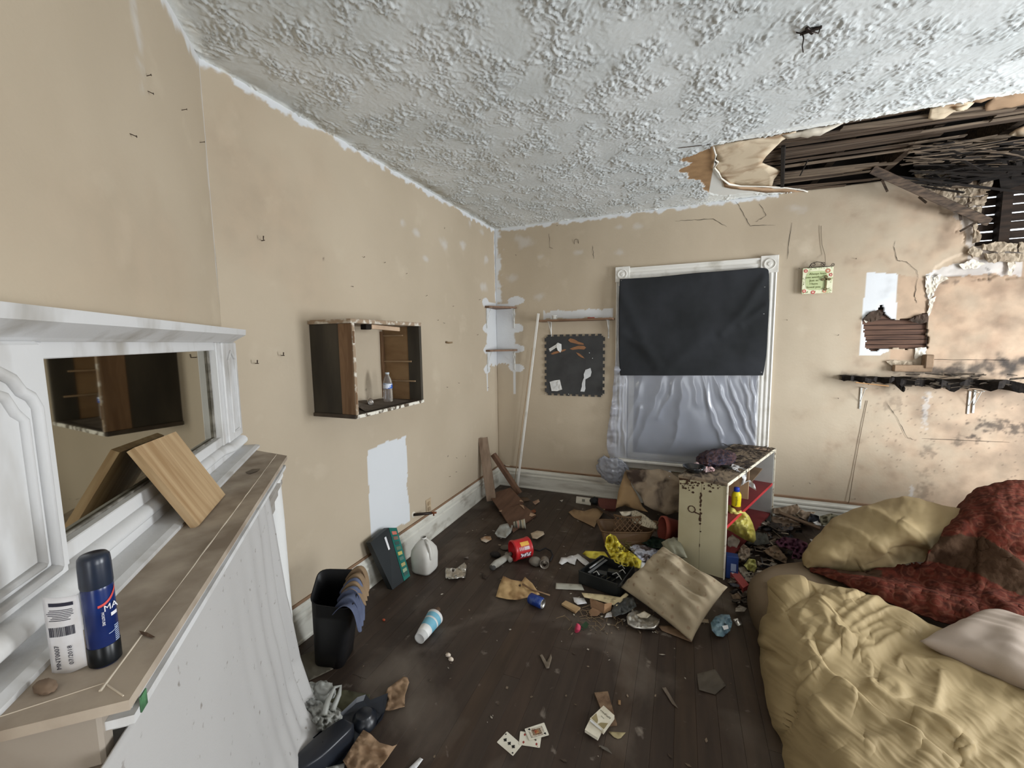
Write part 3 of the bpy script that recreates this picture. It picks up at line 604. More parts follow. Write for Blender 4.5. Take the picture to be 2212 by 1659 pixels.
# black cloth
rows_ = [[(1339, 603), (1420, 598), (1500, 590), (1580, 584), (1650, 579), (1661, 592)], [(1337, 655), (1420, 655), (1500, 655), (1580, 652), (1640, 650), (1661, 655)], [(1337, 710), (1420, 710), (1500, 712), (1580, 712), (1640, 712), (1658, 712)], [(1337, 770), (1420, 772), (1500, 772), (1580, 772), (1640, 772), (1655, 770)], [(1340, 811), (1420, 811), (1500, 811), (1580, 811), (1630, 811), (1648, 811)]]
A = np.array([[tuple(ony(a, b_, D-.065)) for a, b_ in r] for r in rows_]); tu = np.linspace(0, 1, 90); tv = np.linspace(0, 1, 70)
Bq = np.stack([cr(A[i], tu) for i in range(len(A))]); G = np.stack([cr(Bq[:, k], tv) for k in range(90)], 1)
px, py = npix(G); h = fbm(px/90, py/90, 3, 60)*.012
for L, w, a in [([(1345, 640), (1390, 740), (1420, 790)], 12, .01), ([(1650, 600), (1600, 680), (1560, 720)], 10, .012), ([(1655, 660), (1600, 700)], 8, .01), ([(1345, 720), (1400, 760)], 10, .008), ([(1560, 700), (1500, 740), (1440, 800)], 14, .008)]: h += a*np.exp(-(dpoly(px, py, L)/w)**2)
G[..., 1] -= h
bc = one('black_cloth', gvf(G), M('black fabric', (42, 44, 46), .85, (52, 54, 58), 3, bmp=.0006, bsc=200, spec=.15), 'black blackout cloth covering the upper half of the window', 'curtain', smooth=True); thick(bc, .003)
for a, b_ in ((1645, 804), (1652, 620), (1342, 606), (1650, 678)):
    p = ony(a, b_, D-.085); mk('staple', [v-Vector(bc.location) for v in bx(p.x, p.y, p.z, .008, .004, .003)[0]], bx(0, 0, 0, 1, 1, 1)[1], M('steel', (190, 190, 190), .3, metal=1), (0, 0, 0), bc)

# ======================= FIREPLACE (left) =======================
fp_ = thing('mantelpiece', mw(.8, 0, 0), 'white painted mantelpiece with a dusty shelf and a mirror overmantel in the diagonal wall', 'fireplace')
mdust = M('dusty shelf top', (178, 165, 149), .8, (138, 124, 109), 8, .38, .66, (1, 1, 1), bmp=.0015, bsc=30, det=7)
SH = 1.10; SL = 1.475; SO = .25
E0 = [mw(-.05, 0, SH), mw(.235, SO, SH)]       # far end is cut back towards the wall
top = [mw(-.03, .002, SH), mw(.235, SO, SH), mw(SL, SO, SH), mw(SL, .002, SH)]
def slab(pts, z0, z1):
    n = len(pts); V = [Vector((p.x, p.y, z0)) for p in pts]+[Vector((p.x, p.y, z1)) for p in pts]
    return V, [tuple(range(n)), tuple(range(n, 2*n))[::-1]]+[(i, i+n, (i+1) % n+n, (i+1) % n) for i in range(n)]
add(fp_, 'shelf', slab(top, SH-.014, SH), mdust)
def rim(o, inset): return [mw(-.02, .002, 0), mw(.235+inset*1.1, o, 0), mw(SL-inset, o, 0), mw(SL-inset, .002, 0)]
add(fp_, 'shelf_moulding', join(slab(rim(SO-.012, .03), SH-.034, SH-.014), slab(rim(SO-.004, .016), SH-.046, SH-.034), slab(rim(SO-.02, .035), SH-.062, SH-.046)), m_dusty)
add(fp_, 'end_return', join(mbox(SL-.034, SL-.008, 0, SO-.035, SH-.088, SH-.0145, .004), mbox(SL-.034, SL+.008, 0, SO-.022, SH-.122, SH-.088, .009), mbox(SL-.06, SL-.02, 0, SO-.05, SH-.24, SH-.122, .003)), M('brown dusted shaded paint', (150, 140, 128), .75, (120, 108, 96), 7, bmp=.001))  # near end facing away from light: dust and shade mixed into one colour
# border seam of the tile top and chips
add(fp_, 'shelf_seam', join(tube([mw(.20+i*.0415+0, .207+R.uniform(-.0006, .0006), SH+.0006) for i in range(31)], [R.uniform(.0006, .0022) for _ in range(31)], 5), tube([mw(1.43, .205, SH+.0004), mw(SL-.01, SO-.01, SH+.0004)], .0010, 5), tube([mw(1.43, .205, SH+.0004), mw(1.45, .11, SH+.0004), mw(1.455, .02, SH+.0004)], .0008, 5)), M('dry grout', (214, 202, 184), .9))
# frieze under the shelf with its near-end return and step moulding
add(fp_, 'frieze', mbox(.12, SL-.045, 0, .185, .86, SH-.06, .004), M('grey dusty paint', (168, 164, 158), .7, (140, 132, 122), 8))
add(fp_, 'frieze_moulding', join(mbox(.10, SL-.022, 0, .205, .94, .975, .010), mbox(.10, SL-.03, 0, .197, .915, .94, .004)), M('grey dusty paint', (168, 164, 158), .7))
for s, o_, nm in ((.145, .155, 'near the far end'), (1.36, .155, 'near')):
    add(fp_, 'column', lathe([(.075, 0), (.075, .05), (.062, .055), (.066, .075), (.056, .09), (.058, .3), (.054, .80), (.050, .97), (.060, .99), (.060, 1.034), (0, 1.034)], 28, mw(s, o_, 0)), M('white speckled paint', (228, 228, 226), .45, (196, 192, 186), 14, .66, .74, bmp=.0008), True)
add(fp_, 'pilaster', mbox(-.03, .10, 0, .05, 0, .90), m_dusty); add(fp_, 'pilaster', mbox(1.40, SL-.05, 0, .08, 0, .90), m_dusty)
add(fp_, 'firebox', mbox(.22, 1.28, .0, .02, 0, .86), m_dark)
# overmantel
CR = [(0, 1.560), (.052, 1.560), (.060, 1.566), (.100, 1.590), (.102, 1.612), (0, 1.615)]
V = []
for s in (.06, 1.62): V += [mw(s if o_ else s, o_, z) for o_, z in CR]
n = len(CR); add(fp_, 'crown_shelf', (V, [(i, (i+1) % n, (i+1) % n+n, i+n) for i in range(n)]+[tuple(range(n)), tuple(range(n, 2*n))]), m_dusty)
add(fp_, 'top_rail', mbox(.25, 1.20, 0, .035, 1.53, 1.562), m_dusty)
add(fp_, 'bottom_rail', mbox(.20, 1.22, 0, .035, 1.135, 1.198), m_dusty)
gp = add(fp_, 'mirror_post', join(mbox(.205, .252, 0, .042, 1.165, 1.56), mbox(.02, .212, 0, .052, 1.165, 1.56, .004)), m_dusty)
def on(s, z, o=.054): return mw(s, o, z)
mk('panel_bead', [v-Vector(fp_.location) for v in tube([on(.075, 1.20), on(.075, 1.49), on(.10, 1.51), on(.12, 1.525), on(.14, 1.51), on(.165, 1.49), on(.165, 1.20), on(.075, 1.20)], .006, 6)[0]], tube([on(.075, 1.20), on(.075, 1.49), on(.10, 1.51), on(.12, 1.525), on(.14, 1.51), on(.165, 1.49), on(.165, 1.20), on(.075, 1.20)], .006, 6)[1], m_dusty, (0, 0, 0), gp)
gp = add(fp_, 'mirror_post', join(mbox(1.20, 1.46, 0, .062, 1.165, 1.56, .006), mbox(1.168, 1.203, 0, .045, 1.165, 1.56)), m_dusty)
def bead(parent, outer, r, o):
    V, F = tube([on(a, b_, o) for a, b_ in outer], r, 8); mk('panel_bead', [v-Vector(fp_.location) for v in V], F, m_dusty, (0, 0, 0), parent, True)
s0, s1 = 1.235, 1.43; sm = (s0+s1)/2
bead(gp, [(s0, 1.19), (s0, 1.455), (s0+.012, 1.475), (s0+.03, 1.485), (s0+.045, 1.505), (s0+.075, 1.52), (sm, 1.523), (s1-.04, 1.51), (s1-.02, 1.48), (s1, 1.46), (s1, 1.19), (s0, 1.19)], .009, .064)
bead(gp, [(s0+.028, 1.21), (s0+.028, 1.44), (s0+.045, 1.455), (s0+.06, 1.48), (sm, 1.495), (s1-.045, 1.475), (s1-.028, 1.45), (s1-.028, 1.21), (s0+.028, 1.21)], .008, .062)
mt, nt, b = nodes('mirror glass'); b.inputs['Metallic'].default_value = 1; b.inputs['Roughness'].default_value = .03; b.inputs['Base Color'].default_value = lin((176, 172, 158)); add(fp_, 'mirror', mbox(.25, 1.17, 0, .012, 1.195, 1.532, 0), mt)
add(fp_, 'glazing_bead', join(mbox(.25, 1.17, .012, .018, 1.195, 1.203, .001), mbox(.25, .258, .012, .02, 1.2, 1.53, .001)), M('dark dusty bead', (96, 92, 84), .6, (150, 146, 138), 30))
sb = [(0, 1.10), (.112, 1.10), (.112, 1.108), (.098, 1.113), (.072, 1.113), (0, 1.115)]
V = []
for s in (.02, 1.47): V += [mw(s, o_, z) for o_, z in sb]
n = len(sb); add(fp_, 'base_moulding', (V, [(i, (i+1) % n, (i+1) % n+n, i+n) for i in range(n)]+[tuple(range(n)), tuple(range(n, 2*n))]), m_dusty)
def profsweep(path, prof): # path of (s, off) points, profile (d_off, z)
    V = []; n = len(prof)
    for s, o_ in path: V += [mw(s, o_+a, z) for a, z in prof]
    F = []
    for i in range(len(path)-1): F += [(i*n+k, i*n+(k+1) % n, (i+1)*n+(k+1) % n, (i+1)*n+k) for k in range(n)]
    return V, F+[tuple(range(n)), tuple(range((len(path)-1)*n, len(path)*n))]
add(fp_, 'bottom_bead', profsweep([(.06, .056), (.215, .056), (.235, .054), (.28, .036), (.31, .034), (1.09, .034), (1.12, .036), (1.155, .054), (1.185, .066), (1.47, .066)], [(-.05, 1.135), (.016, 1.135), (.021, 1.142), (.021, 1.152), (.014, 1.162), (.004, 1.166), (-.05, 1.166)]), m_dusty, True)
add(fp_, 'base_block', mbox(.02, 1.47, 0, .05, 1.112, 1.138), m_dusty)
# two chips on the top, a green sticker
add(fp_, 'sticker', mbox(1.428, 1.445, SO-.0035, SO-.002, SH-.044, SH-.022, 0), M('green sticker', (84, 132, 92), .6, (40, 60, 44), 60), label='small green sticker')
# cloth hung under the shelf across the fire opening
nz_, ns_ = 70, 110; zz = np.linspace(1.035, .0, nz_); rows = []
G = np.zeros((nz_, ns_, 3))
for i, z in enumerate(zz):
    sr = np.interp(z, [0, .09, .25, .6, .95, 1.04], [.27, .27, .27, .40, .49, .52]); t = np.linspace(0, 1, ns_)
    s = sr+(1.50-sr)*t; off = np.interp(z, [0, .09, .25, .6, 1.04], [.335, .27, .235, .225, .228])
    k = np.exp(-((s-sr)/.16)); rip = .020*np.sin((s-sr)*62+z*2.5)*k*np.interp(z, [0, .5, 1.04], [1.2, 1, .35])
    fl_ = .004*perlin(s*4, np.full(s.shape, z*3), 5)
    hem = np.interp(z, [0, .04, .09], [.02, .012, 0])*np.sin(s*17)
    o_ = off+rip+fl_+hem
    for j in range(ns_): G[i, j] = tuple(mw(s[j], o_[j], z+ (0.012 if z < .01 else 0)))
cl = one('hearth_cloth', gvf(G), M('speckled grey white cloth', (180, 178, 176), .85, (140, 134, 128), 40, .66, .74, bmp=.0006, bsc=300), 'grey white speckled sheet hung under the mantel shelf across the fireplace opening', 'cloth', smooth=True); thick(cl, .0025)

# objects on the mantel shelf
cx, cy_ = mw(1.30, .165, 0).x, mw(1.30, .165, 0).y
pc = onz(229, 1428, SH); can = thing('spray_can', (pc.x, pc.y, SH), 'blue shaving foam can with a dark cap and peeled white label on the mantel', 'can')
CB = Vector((pc.x, pc.y, SH)); r0 = .0174; KR = r0/.0255
mblue = M('blue can print', (20, 44, 104), .25, (14, 24, 66), 5, .3, .7, (1, 1, 3), spec=.5)
add(can, 'body', lathe([(.0, 0), (.022*KR, 0), (r0, .004), (r0, .112), (.0245*KR, .118), (.023*KR, .120)], 36, CB), mblue, True)
add(can, 'foot_band', lathe([(r0+.0004, .003), (r0+.0005, .03), (r0+.0002, .0305)], 36, CB), M('black print', (14, 18, 22), .3), True)
add(can, 'cap', lathe([(.0255*KR, .116), (.0262*KR, .119), (.0258*KR, .150), (.0248*KR, .158), (.021*KR, .1615), (.0, .162)], 36, CB), M('dark navy plastic', (34, 44, 62), .3, (26, 32, 44), 20, spec=.5), True)
tocam = (Vector((EYE.x, EYE.y, 0))-Vector((CB.x, CB.y, 0))).normalized(); A0 = math.atan2(tocam.y, tocam.x)
def oncan(a, z, o=.0008): return CB+Vector((math.cos(A0+a)*(r0+o), math.sin(A0+a)*(r0+o), z))
def canstrip(th, name, a0, a1, zf0, zf1, mt, n=14, o=.0008, label=None):
    V = []
    for i in range(n+1):
        a = a0+(a1-a0)*i/n; t = i/n; V += [oncan(a, zf0(t), o), oncan(a, zf1(t), o)]
    return add(th, name, (V, [(2*i, 2*i+2, 2*i+3, 2*i+1) for i in range(n)]), mt, True, label)
canstrip(can, 'red_swoosh', -.1, 1.25, lambda t: .089+.018*t*t, lambda t: .0925+.021*t*t, M('red print', (214, 84, 78), .4))
canstrip(can, 'arc_line', .35, 1.1, lambda t: .047+.006*t*t, lambda t: .048+.006*t*t, M('pale print', (170, 186, 214), .4))
mwht = M('white print', (232, 232, 236), .5)
def cantext(body, a, z, size, spin=0):
    n = Vector((math.cos(A0+a), math.sin(A0+a), 0)); r = Vector((0, 0, 1)).cross(n)
    rr_, uu = (r, Vector((0, 0, 1))) if not spin else (Vector((0, 0, -1)), r)
    text(can, 'lettering', body, size, CB+n*(r0+.0016)+Vector((0, 0, z)), (rr_, uu, n), mwht, .0002)
cantext('MA', .62, .086, .0125); canstrip(can, 'white_bar', .62, 1.15, lambda t: .071, lambda t: .076, mwht)
for k in range(9): canstrip(can, 'print_line', .75, 1.15, lambda t, k=k: .032+k*.0028, lambda t, k=k: .0333+k*.0028, M('pale print', (170, 186, 214), .4), 4)
cantext('MOISTURE', .12, .072, .0042, 1)
# peeled label flap: a curved white sheet standing off the can
def lab(u, v):  # u 0 at can, 1 at free edge
    q = mw(0, 0, 0); d = -RT*.9+Vector((0, 0, 0)); d.z = 0; d.normalize(); base = oncan(-1.45, 0, .001)
    bend = tocam*(.010*math.sin(u*2.2)); return base+d*(.050*u)+bend+Vector((0, 0, .006+.105*v-.012*u*(1-v)*1.0))
mlab = M('paper label', (226, 226, 230), .6, (196, 190, 184), 12)
V, F = grid([[lab(i/10, j/14) for i in range(11)] for j in range(15)]); lf = add(can, 'peeled_label', (V, F), mlab, True); thick(lf, .0004)
def labq(u0, u1, v0, v1, name, mt, o=.0007):
    return grid([[lab(u0+(u1-u0)*i/6, v)+tocam*.0011 for i in range(7)] for v in (v0, v1)])
mink = M('ink', (44, 44, 60), .6)
bars = []
u = .22
while u < .92: w = R.uniform(.008, .03); bars.append(labq(u, u+w, .50, .62, '', mink)); u += w+R.uniform(.008, .022)
for k, (a, b_) in enumerate([(.3, .9), (.35, .85), (.28, .8), (.2, .92), (.22, .95), (.2, .9), (.22, .86)]): bars.append(labq(a, b_, .70+k*.022, .708+k*.022, '', mink))
bars.append(labq(.18, .86, .885, .93, '', mink))
mk('barcode', [v-Vector(can.location) for v in join(*bars)[0]], join(*bars)[1], mink, (0, 0, 0), lf)
ld = (lab(1, .5)-lab(0, .5)).normalized()
for body, u in (('MNT0007', .78), ('07/2018', .42)):
    t_ = text(can, 'date_print', body, .0085, lab(u, .24)+tocam*.0022, (Vector((0, 0, 1)), ld, tocam), mink, .0001)
# small board leaning on the mirror
wbV = [onz(430, 1135, SH+.004), onz(487, 1068, SH+.004), onm(380, 932, .034), onm(290, 967, .034)]
one('leaning_board', plank4(wbV[0], wbV[1], wbV[2], wbV[3], .018), M('light pine grain', (190, 164, 128), .5, (158, 128, 92), 4, .35, .65, (9, 9, .5), dist=.8, det=6, axis=tuple(((wbV[3]+wbV[2])-(wbV[0]+wbV[1])).normalized())), 'short pale pine board leaning on the mirror above the mantel shelf', 'board', base=(wbV[0]+wbV[1])/2)
one('plaster_crumb', blob(onz(98, 1484, SH+.004), (.016, .008, .006), 3, .3, 2, 4), M('dusty crumb', (128, 108, 90), .9), 'dusty brown plaster crumb on the near end of the mantel shelf', 'debris', smooth=True)
one('dead_leaf', psheet([(300, 1362), (318, 1366), (336, 1376), (326, 1378), (306, 1371)], SH+.002, .002, 5), M('dead leaf', (96, 74, 58), .8), 'tiny curled dead leaf at the front edge of the mantel shelf', 'leaf')
one('wood_chip', psheet([(530, 1020), (545, 1013), (562, 1012), (556, 1018), (538, 1024)], SH+.0015, .001, 5), M('grey chip', (110, 98, 84), .8), 'flat grey wood chip at the far end of the mantel shelf', 'debris')

# ======================= LEFT WALL =======================
m_cabdark = M('dark stained side', (74, 68, 58), .6, (48, 44, 38), 6, .3, .7, (1.5, 1.5, .4), bmp=.0008)
m_stile = M('varnished pine', (128, 100, 74), .55, (94, 68, 46), 4, .3, .7, (6, 6, .7), dist=1.5, bmp=.0005)
m_cabtop = M('worn cabinet edge', (150, 130, 108), .7, (206, 200, 188), 18, .5, .66, (1, 2, 2), bmp=.001)
CY0, CY1, CZ0, CZ1, CXF = 1.645, 2.245, 1.165, 1.672, .285
cb = thing('wall_cabinet', (0, (CY0+CY1)/2, CZ0), 'doorless brown wooden cabinet box fixed high on the tan left wall', 'cabinet')
add(cb, 'side_panel', bb(.001, .20, CY0+.004, CY0+.018, CZ0+.02, CZ1-.022, .001), m_cabdark)
add(cb, 'face_stile', bb(.198, CXF, CY0, CY0+.022, CZ0+.02, CZ1-.022, .002), m_stile, label='varnished front stile with two hinge notches')
add(cb, 'stile_edge', bb(CXF, CXF+.006, CY0+.001, CY0+.018, CZ0+.02, CZ1-.022, .001), M('worn cabinet edge', (0, 0, 0)))
for z in (1.58, 1.27): add(cb, 'hinge_remnant', bb(CXF+.004, CXF+.009, CY0+.002, CY0+.012, z-.03, z+.03, .001), m_stile)
add(cb, 'top_board', bb(.001, CXF+.006, CY0-.006, CY1+.006, CZ1-.022, CZ1, .003), m_cabtop)
add(cb, 'bottom_board', bb(.001, CXF+.002, CY0-.004, CY1+.004, CZ0, CZ0+.02, .003), M('grimy bottom board', (86, 76, 66), .8, (60, 52, 46), 8))
add(cb, 'flaking_edge', bb(CXF+.002, CXF+.008, CY0, CY1+.002, CZ0+.001, CZ0+.019, .002), M('flaking white edge', (222, 218, 206), .7, (96, 84, 70), 30, .5, .6, bmp=.002))
add(cb, 'side_panel', bb(.001, .20, CY1-.018, CY1-.004, CZ0+.02, CZ1-.022), M('tan plywood', (150, 122, 88), .7, (128, 100, 70), 5, .3, .7, (1, 1, 3)), label='bare tan plywood inner side')
add(cb, 'face_stile', bb(.20, CXF+.004, CY1-.022, CY1, CZ0+.02, CZ1-.022, .001), m_cabdark)
add(cb, 'batten', bb(.001, .014, CY1-.045, CY1-.020, CZ0+.03, CZ1-.05), m_stile)
for z, x1 in ((1.595, .165), (1.43, .225), (1.305, .25)): add(cb, 'shelf_cleat', bb(.001, x1, CY1-.03, CY1-.018, z-.005, z+.004), M('pale cleat', (166, 140, 110), .7))
add(cb, 'shelf_cleat', bb(.1, .22, CY0+.018, CY0+.028, 1.43, 1.438), m_cabdark)
add(cb, 'loose_strip', beam((.24, CY0+.20, CZ1-.034), (.22, CY0+.47, CZ1-.042), .012, .024), M('pinkish wood strip', (206, 178, 150), .7))
add(cb, 'bracket', bb(.21, .25, CY0+.15, CY0+.19, CZ1-.05, CZ1-.022, .002), m_dark)
CB0 = CZ0+.0205
one('curled_card', psheet([(763, 872, CB0+.035), (775, 880, CB0+.01), (790, 889, CB0+.002), (830, 880, CB0+.002), (885, 866, CB0+.002), (840, 860, CB0+.003), (800, 862, CB0+.004), (775, 866, CB0+.02)], 0, .001, 6), M('dusty grey card', (112, 102, 92), .85, (84, 76, 68), 10), 'curled grey sheet of card lying in the bottom of the wall cabinet', 'card')
def bottle(th, b, h, r, m_body, m_lab, m_cap, lz=(.46, .62)):
    pf = [(0, 0), (.8*r, 0), (r, .04*h), (.93*r, .09*h), (r, .12*h), (.93*r, .17*h), (r, .2*h), (.93*r, .25*h), (r, .28*h), (.93*r, .33*h), (r, .36*h), (.9*r, .42*h), (r, .46*h), (r, .62*h), (.93*r, .66*h), (.86*r, .74*h), (.55*r, .86*h), (.38*r, .91*h), (.38*r, .99*h)]
    add(th, 'body', lathe(pf, 24, b), m_body, True); add(th, 'label', lathe([(r*1.012, lz[0]*h), (r*1.012, lz[1]*h)], 24, b), m_lab, True)
    add(th, 'cap', lathe([(.44*r, .94*h), (.44*r, h*1.0), (0, h*1.0)], 16, b), m_cap, True)
mt, nt, b = nodes('clear plastic'); b.inputs['Transmission Weight'].default_value = .92; b.inputs['Roughness'].default_value = .08; b.inputs['IOR'].default_value = 1.3; b.inputs['Base Color'].default_value = (.93, .95, .97, 1); m_clear = mt
p = onz(839, 868, CB0); bt = thing('water_bottle', p, 'clear plastic water bottle with a blue and white label standing in the wall cabinet', 'bottle')
bottle(bt, p, .183, .0285, m_clear, M('blue white label', (52, 96, 178), .4, (220, 226, 236), 26, .48, .54, (1, 1, 2)), M('clear cap', (206, 214, 222), .3))
p = onz(800, 868, CB0+.019); cn = thing('drink_can', p, 'small pale can lying on its side in the wall cabinet beside the bottle', 'can')
ax = (p-EYE); ax.z = 0; ax.normalize(); m_alu = M('brushed aluminium', (196, 194, 190), .3, (150, 148, 144), 20, metal=.9)
add(cn, 'body', lathe([(0, 0), (.014, .0), (.0185, .006), (.0185, .055), (.016, .062), (0, .062)], 24, p-ax*.03, ax), M('tarnished can', (150, 132, 120), .4, (196, 190, 182), 12, metal=.5), True); add(cn, 'rim', lathe([(.010, -.001), (.0155, -.003), (.0155, .003)], 24, p-ax*.03, ax), m_alu, True)

m_nail = M('nail', (70, 56, 46), .5, metal=.5)
def nail(pt, nrm, hook=False, L=.014, ang=0):
    p = Vector(pt); n = Vector(nrm); s = n.cross(Vector((0, 0, 1)))
    if hook: P = [p, p+n*.02, p+n*.028+s*math.cos(ang)*.012+Vector((0, 0, .0)), p+n*.03+s*math.cos(ang)*.012+Vector((0, 0, .016))]; VF = tube(P, [.002, .002, .002, .003], 6)
    else: VF = join(tube([p-n*.002, p+n*L+s*math.cos(ang)*.008+Vector((0, 0, math.sin(ang)*.006))], .0011, 5), tube([p+n*L+s*math.cos(ang)*.008+Vector((0, 0, math.sin(ang)*.006)), p+n*(L+.001)+s*math.cos(ang)*.008+Vector((0, 0, math.sin(ang)*.006))], .003, 6))
    return VF
ORD = 'first second third fourth fifth sixth seventh eighth ninth tenth eleventh twelfth thirteenth fourteenth fifteenth sixteenth'.split()
for k_, (a, b_) in enumerate(sorted([(785, 557), (830, 568), (877, 592), (978, 662), (990, 827), (965, 836), (1035, 648), (1030, 724), (985, 988), (970, 1030), (984, 1020), (945, 692), (958, 697), (760, 618), (920, 640), (1053, 838)])):
    one('nail', nail(onx(a, b_), (1, 0, 0), ang=R.uniform(-2, 2)), m_nail, 'small bent nail in the left wall, %s counting from the mirror end' % ORD[k_], 'nail', base=onx(a, b_), group='nails in the left wall')
for k_, (a, b_) in enumerate(sorted([(316, 165), (317, 195), (393, 238), (280, 288), (432, 308)])):
    one('nail', nail(onm(a, b_), MN, ang=R.uniform(-2, 2)), m_nail, 'small nail in the wall above the mirror, %s from the left' % ORD[k_], 'nail', base=onm(a, b_), group='nails above the mantel')
for k_, (a, b_) in enumerate(sorted([(1205, 487), (1116, 552), (1440, 600), (1728, 580), (1850, 560), (1700, 690), (1810, 725), (1713, 1050), (1748, 1042), (1846, 1078), (1812, 860)])):
    one('nail', nail(ony(a, b_), (0, -1, 0), ang=R.uniform(-2, 2)), m_nail, 'small nail or screw in the back wall, %s from the corner' % ORD[k_], 'nail', base=ony(a, b_), group='nails in the back wall')
for (a, b_), lb in (((565, 520), 'small iron hook high on the left wall above the cabinet'), ((552, 785), 'left hook of the low pair beside the mantel mirror'), ((608, 768), 'right hook of the low pair, nearer the wall cabinet')):
    one('hook', nail(onx(a, b_), (1, 0, 0), True, ang=0), m_nail, lb, 'hook', base=onx(a, b_))
p = onx(963, 739); one('peg', tube([p, p+Vector((.02, .01, -.006)), p+Vector((.055, .012, -.004))], [.009, .008, .007], 10), M('painted peg', (150, 128, 100), .6), 'stubby painted metal peg sticking out of the left wall right of the cabinet', 'peg', base=p, smooth=True)
p = ony(1245, 522); one('staple', tube([p+Vector((-.02, 0, -.02)), p+Vector((-.018, -.008, .014)), p+Vector((0, -.01, .022)), p+Vector((.018, -.008, .014)), p+Vector((.022, 0, -.02))], .0018, 5), m_nail, 'bent wire staple high on the back wall left of the window', 'staple', base=p)
p = onx(893, 1112); pp = thing('pipe_stub', p, 'black capped gas pipe stub poking out above the left baseboard', 'pipe')
add(pp, 'pipe', tube([p, p+Vector((.11, .075, -.0))], .0105, 12), m_iron, True); e = p+Vector((.11, .075, 0)); add(pp, 'valve', join(tube([e, e+Vector((.03, .02, 0))], .008, 10), tube([e+Vector((.012, .008, .004)), e+Vector((.012, .008, -.022))], .006, 8)), M('rusty fitting', (120, 72, 48), .7, metal=.3), True); add(pp, 'escutcheon', lathe([(0, .004), (.02, .003), (.024, 0)], 16, p, (1, 0, 0)), M('chipped plaster ring', (214, 206, 190), .8))
p = onx(925, 1093); ot = thing('wall_outlet', p, 'tan painted electrical outlet low on the left wall above the baseboard', 'outlet')
add(ot, 'cover_plate', bx(p.x+.003, p.y, p.z, .005, .07, .115, .002), M('tan plate', (186, 166, 138), .5)); 
for dz in (-.022, .022): add(ot, 'socket', bx(p.x+.007, p.y, p.z+dz, .003, .03, .028, .004), M('tan socket', (168, 148, 120), .5))
p = ony(1090, 1006, D); ot = thing('corner_outlet', p+Vector((0, -.01, 0)), 'small round black socket on a white plate in the back corner above the baseboard', 'outlet')
add(ot, 'cover_plate', bx(p.x+.01, D-.004, p.z, .1, .006, .03, .002), M('ivory plate', (206, 196, 178), .5)); add(ot, 'jack', lathe([(0, .012), (.012, .012), (.014, 0)], 14, (p.x, D-.006, p.z), (0, -1, 0)), M('black plastic', (20, 20, 22), .35))

# ======================= CORNER AND BACK WALL =======================
m_shelfw = M('brown shelf board', (134, 104, 82), .6, (104, 80, 62), 6, .35, .7, (1, 8, 8))
m_brkt = M('white steel bracket', (220, 220, 216), .4, (170, 168, 160), 20)
def bracket(par, x, y, z, n, L=.13, hgt=.2, lb=None):   # n: out of the wall
    n = Vector(n); p = Vector((x, y, z)); s = n.cross(Vector((0, 0, 1)))
    add(par, 'bracket', join(beam(p+n*.004, p+n*.004-Vector((0, 0, hgt)), .014, .004, n), beam(p, p+n*L, .014, .004, (0, 0, 1)), beam(p+n*L*.75-Vector((0, 0, .004)), p+n*.006-Vector((0, 0, hgt*.65)), .005, .005, s)), m_brkt)
for zp, lb, lb2 in ((664, 'upper triangular brown corner shelf beside the white painted patch', .0), (757, 'lower triangular brown corner shelf above the white painted patch edge', .0)):
    z = (onx(1048, zp).z+ony(1117, zp).z)/2; cs = thing('corner_shelf', (.1, D-.1, z), lb, 'shelf')
    pl = [Vector((.002, D-.002, z)), Vector((.002, D-.27, z)), Vector((.05, D-.275, z)), Vector((.245, D-.05, z)), Vector((.235, D-.002, z))]
    add(cs, 'board', slab(pl, z-.009, z+.009), m_shelfw); bracket(cs, .001, D-.235, z-.01, (1, 0, 0), .06, .2); bracket(cs, .205, D-.001, z-.01, (0, -1, 0), .07, .2)
ws = thing('wall_shelf', (.84, D, 1.745), 'long thin brown wall shelf on white brackets left of the window', 'shelf')
a = ony(1162, 692, D-.13); b2 = ony(1326, 690, D-.13); SZ = 1.742
add(ws, 'board', bb(a.x, b2.x-.01, D-.15, D-.002, SZ-.01, SZ+.008, .002), m_shelfw)
for xx in (.60, 1.165): bracket(ws, xx, D-.001, SZ-.01, (0, -1, 0), .12, .17)
p = Vector((ony(1197, 688, D-.08).x, D-.08, SZ+.0085)); sp_ = thing('spool', p, 'small white spool standing near the left end of the wall shelf', 'spool')
add(sp_, 'core', lathe([(0, 0), (.02, .0), (.02, .034), (0, .034)], 18, p), M('thread', (216, 214, 206), .8), True); add(sp_, 'flange', lathe([(0, 0), (.027, 0), (.027, .004), (.019, .006)], 18, p), m_white, True); add(sp_, 'flange', lathe([(.019, .034), (.027, .036), (.027, .04), (.008, .04), (.008, .03)], 18, p), m_white, True)
p = Vector((ony(1277, 688, D-.08).x, D-.08, SZ+.0085)); one('red_clip', join(beam(p+Vector((-.035, 0, .006)), p+Vector((.03, .01, .006)), .012, .01), beam(p+Vector((-.03, -.02, .005)), p+Vector((.035, -.008, .005)), .01, .008)), M('red plastic', (176, 60, 44), .4), 'small red plastic clip lying on the wall shelf', 'clip')
p = Vector((ony(1240, 688, D-.06).x, D-.06, SZ+.0085)); one('plaster_flake', psheet([(1235, 686), (1242, 684), (1249, 687), (1240, 689)], 0, .002, 4, mp=lambda x_, y_, z_: Vector((ony(x_, y_, D-.06).x, D-.06-(688-y_)*.004, SZ+.0095+z_))), m_rem, 'dark flake of debris in the middle of the wall shelf', 'debris')

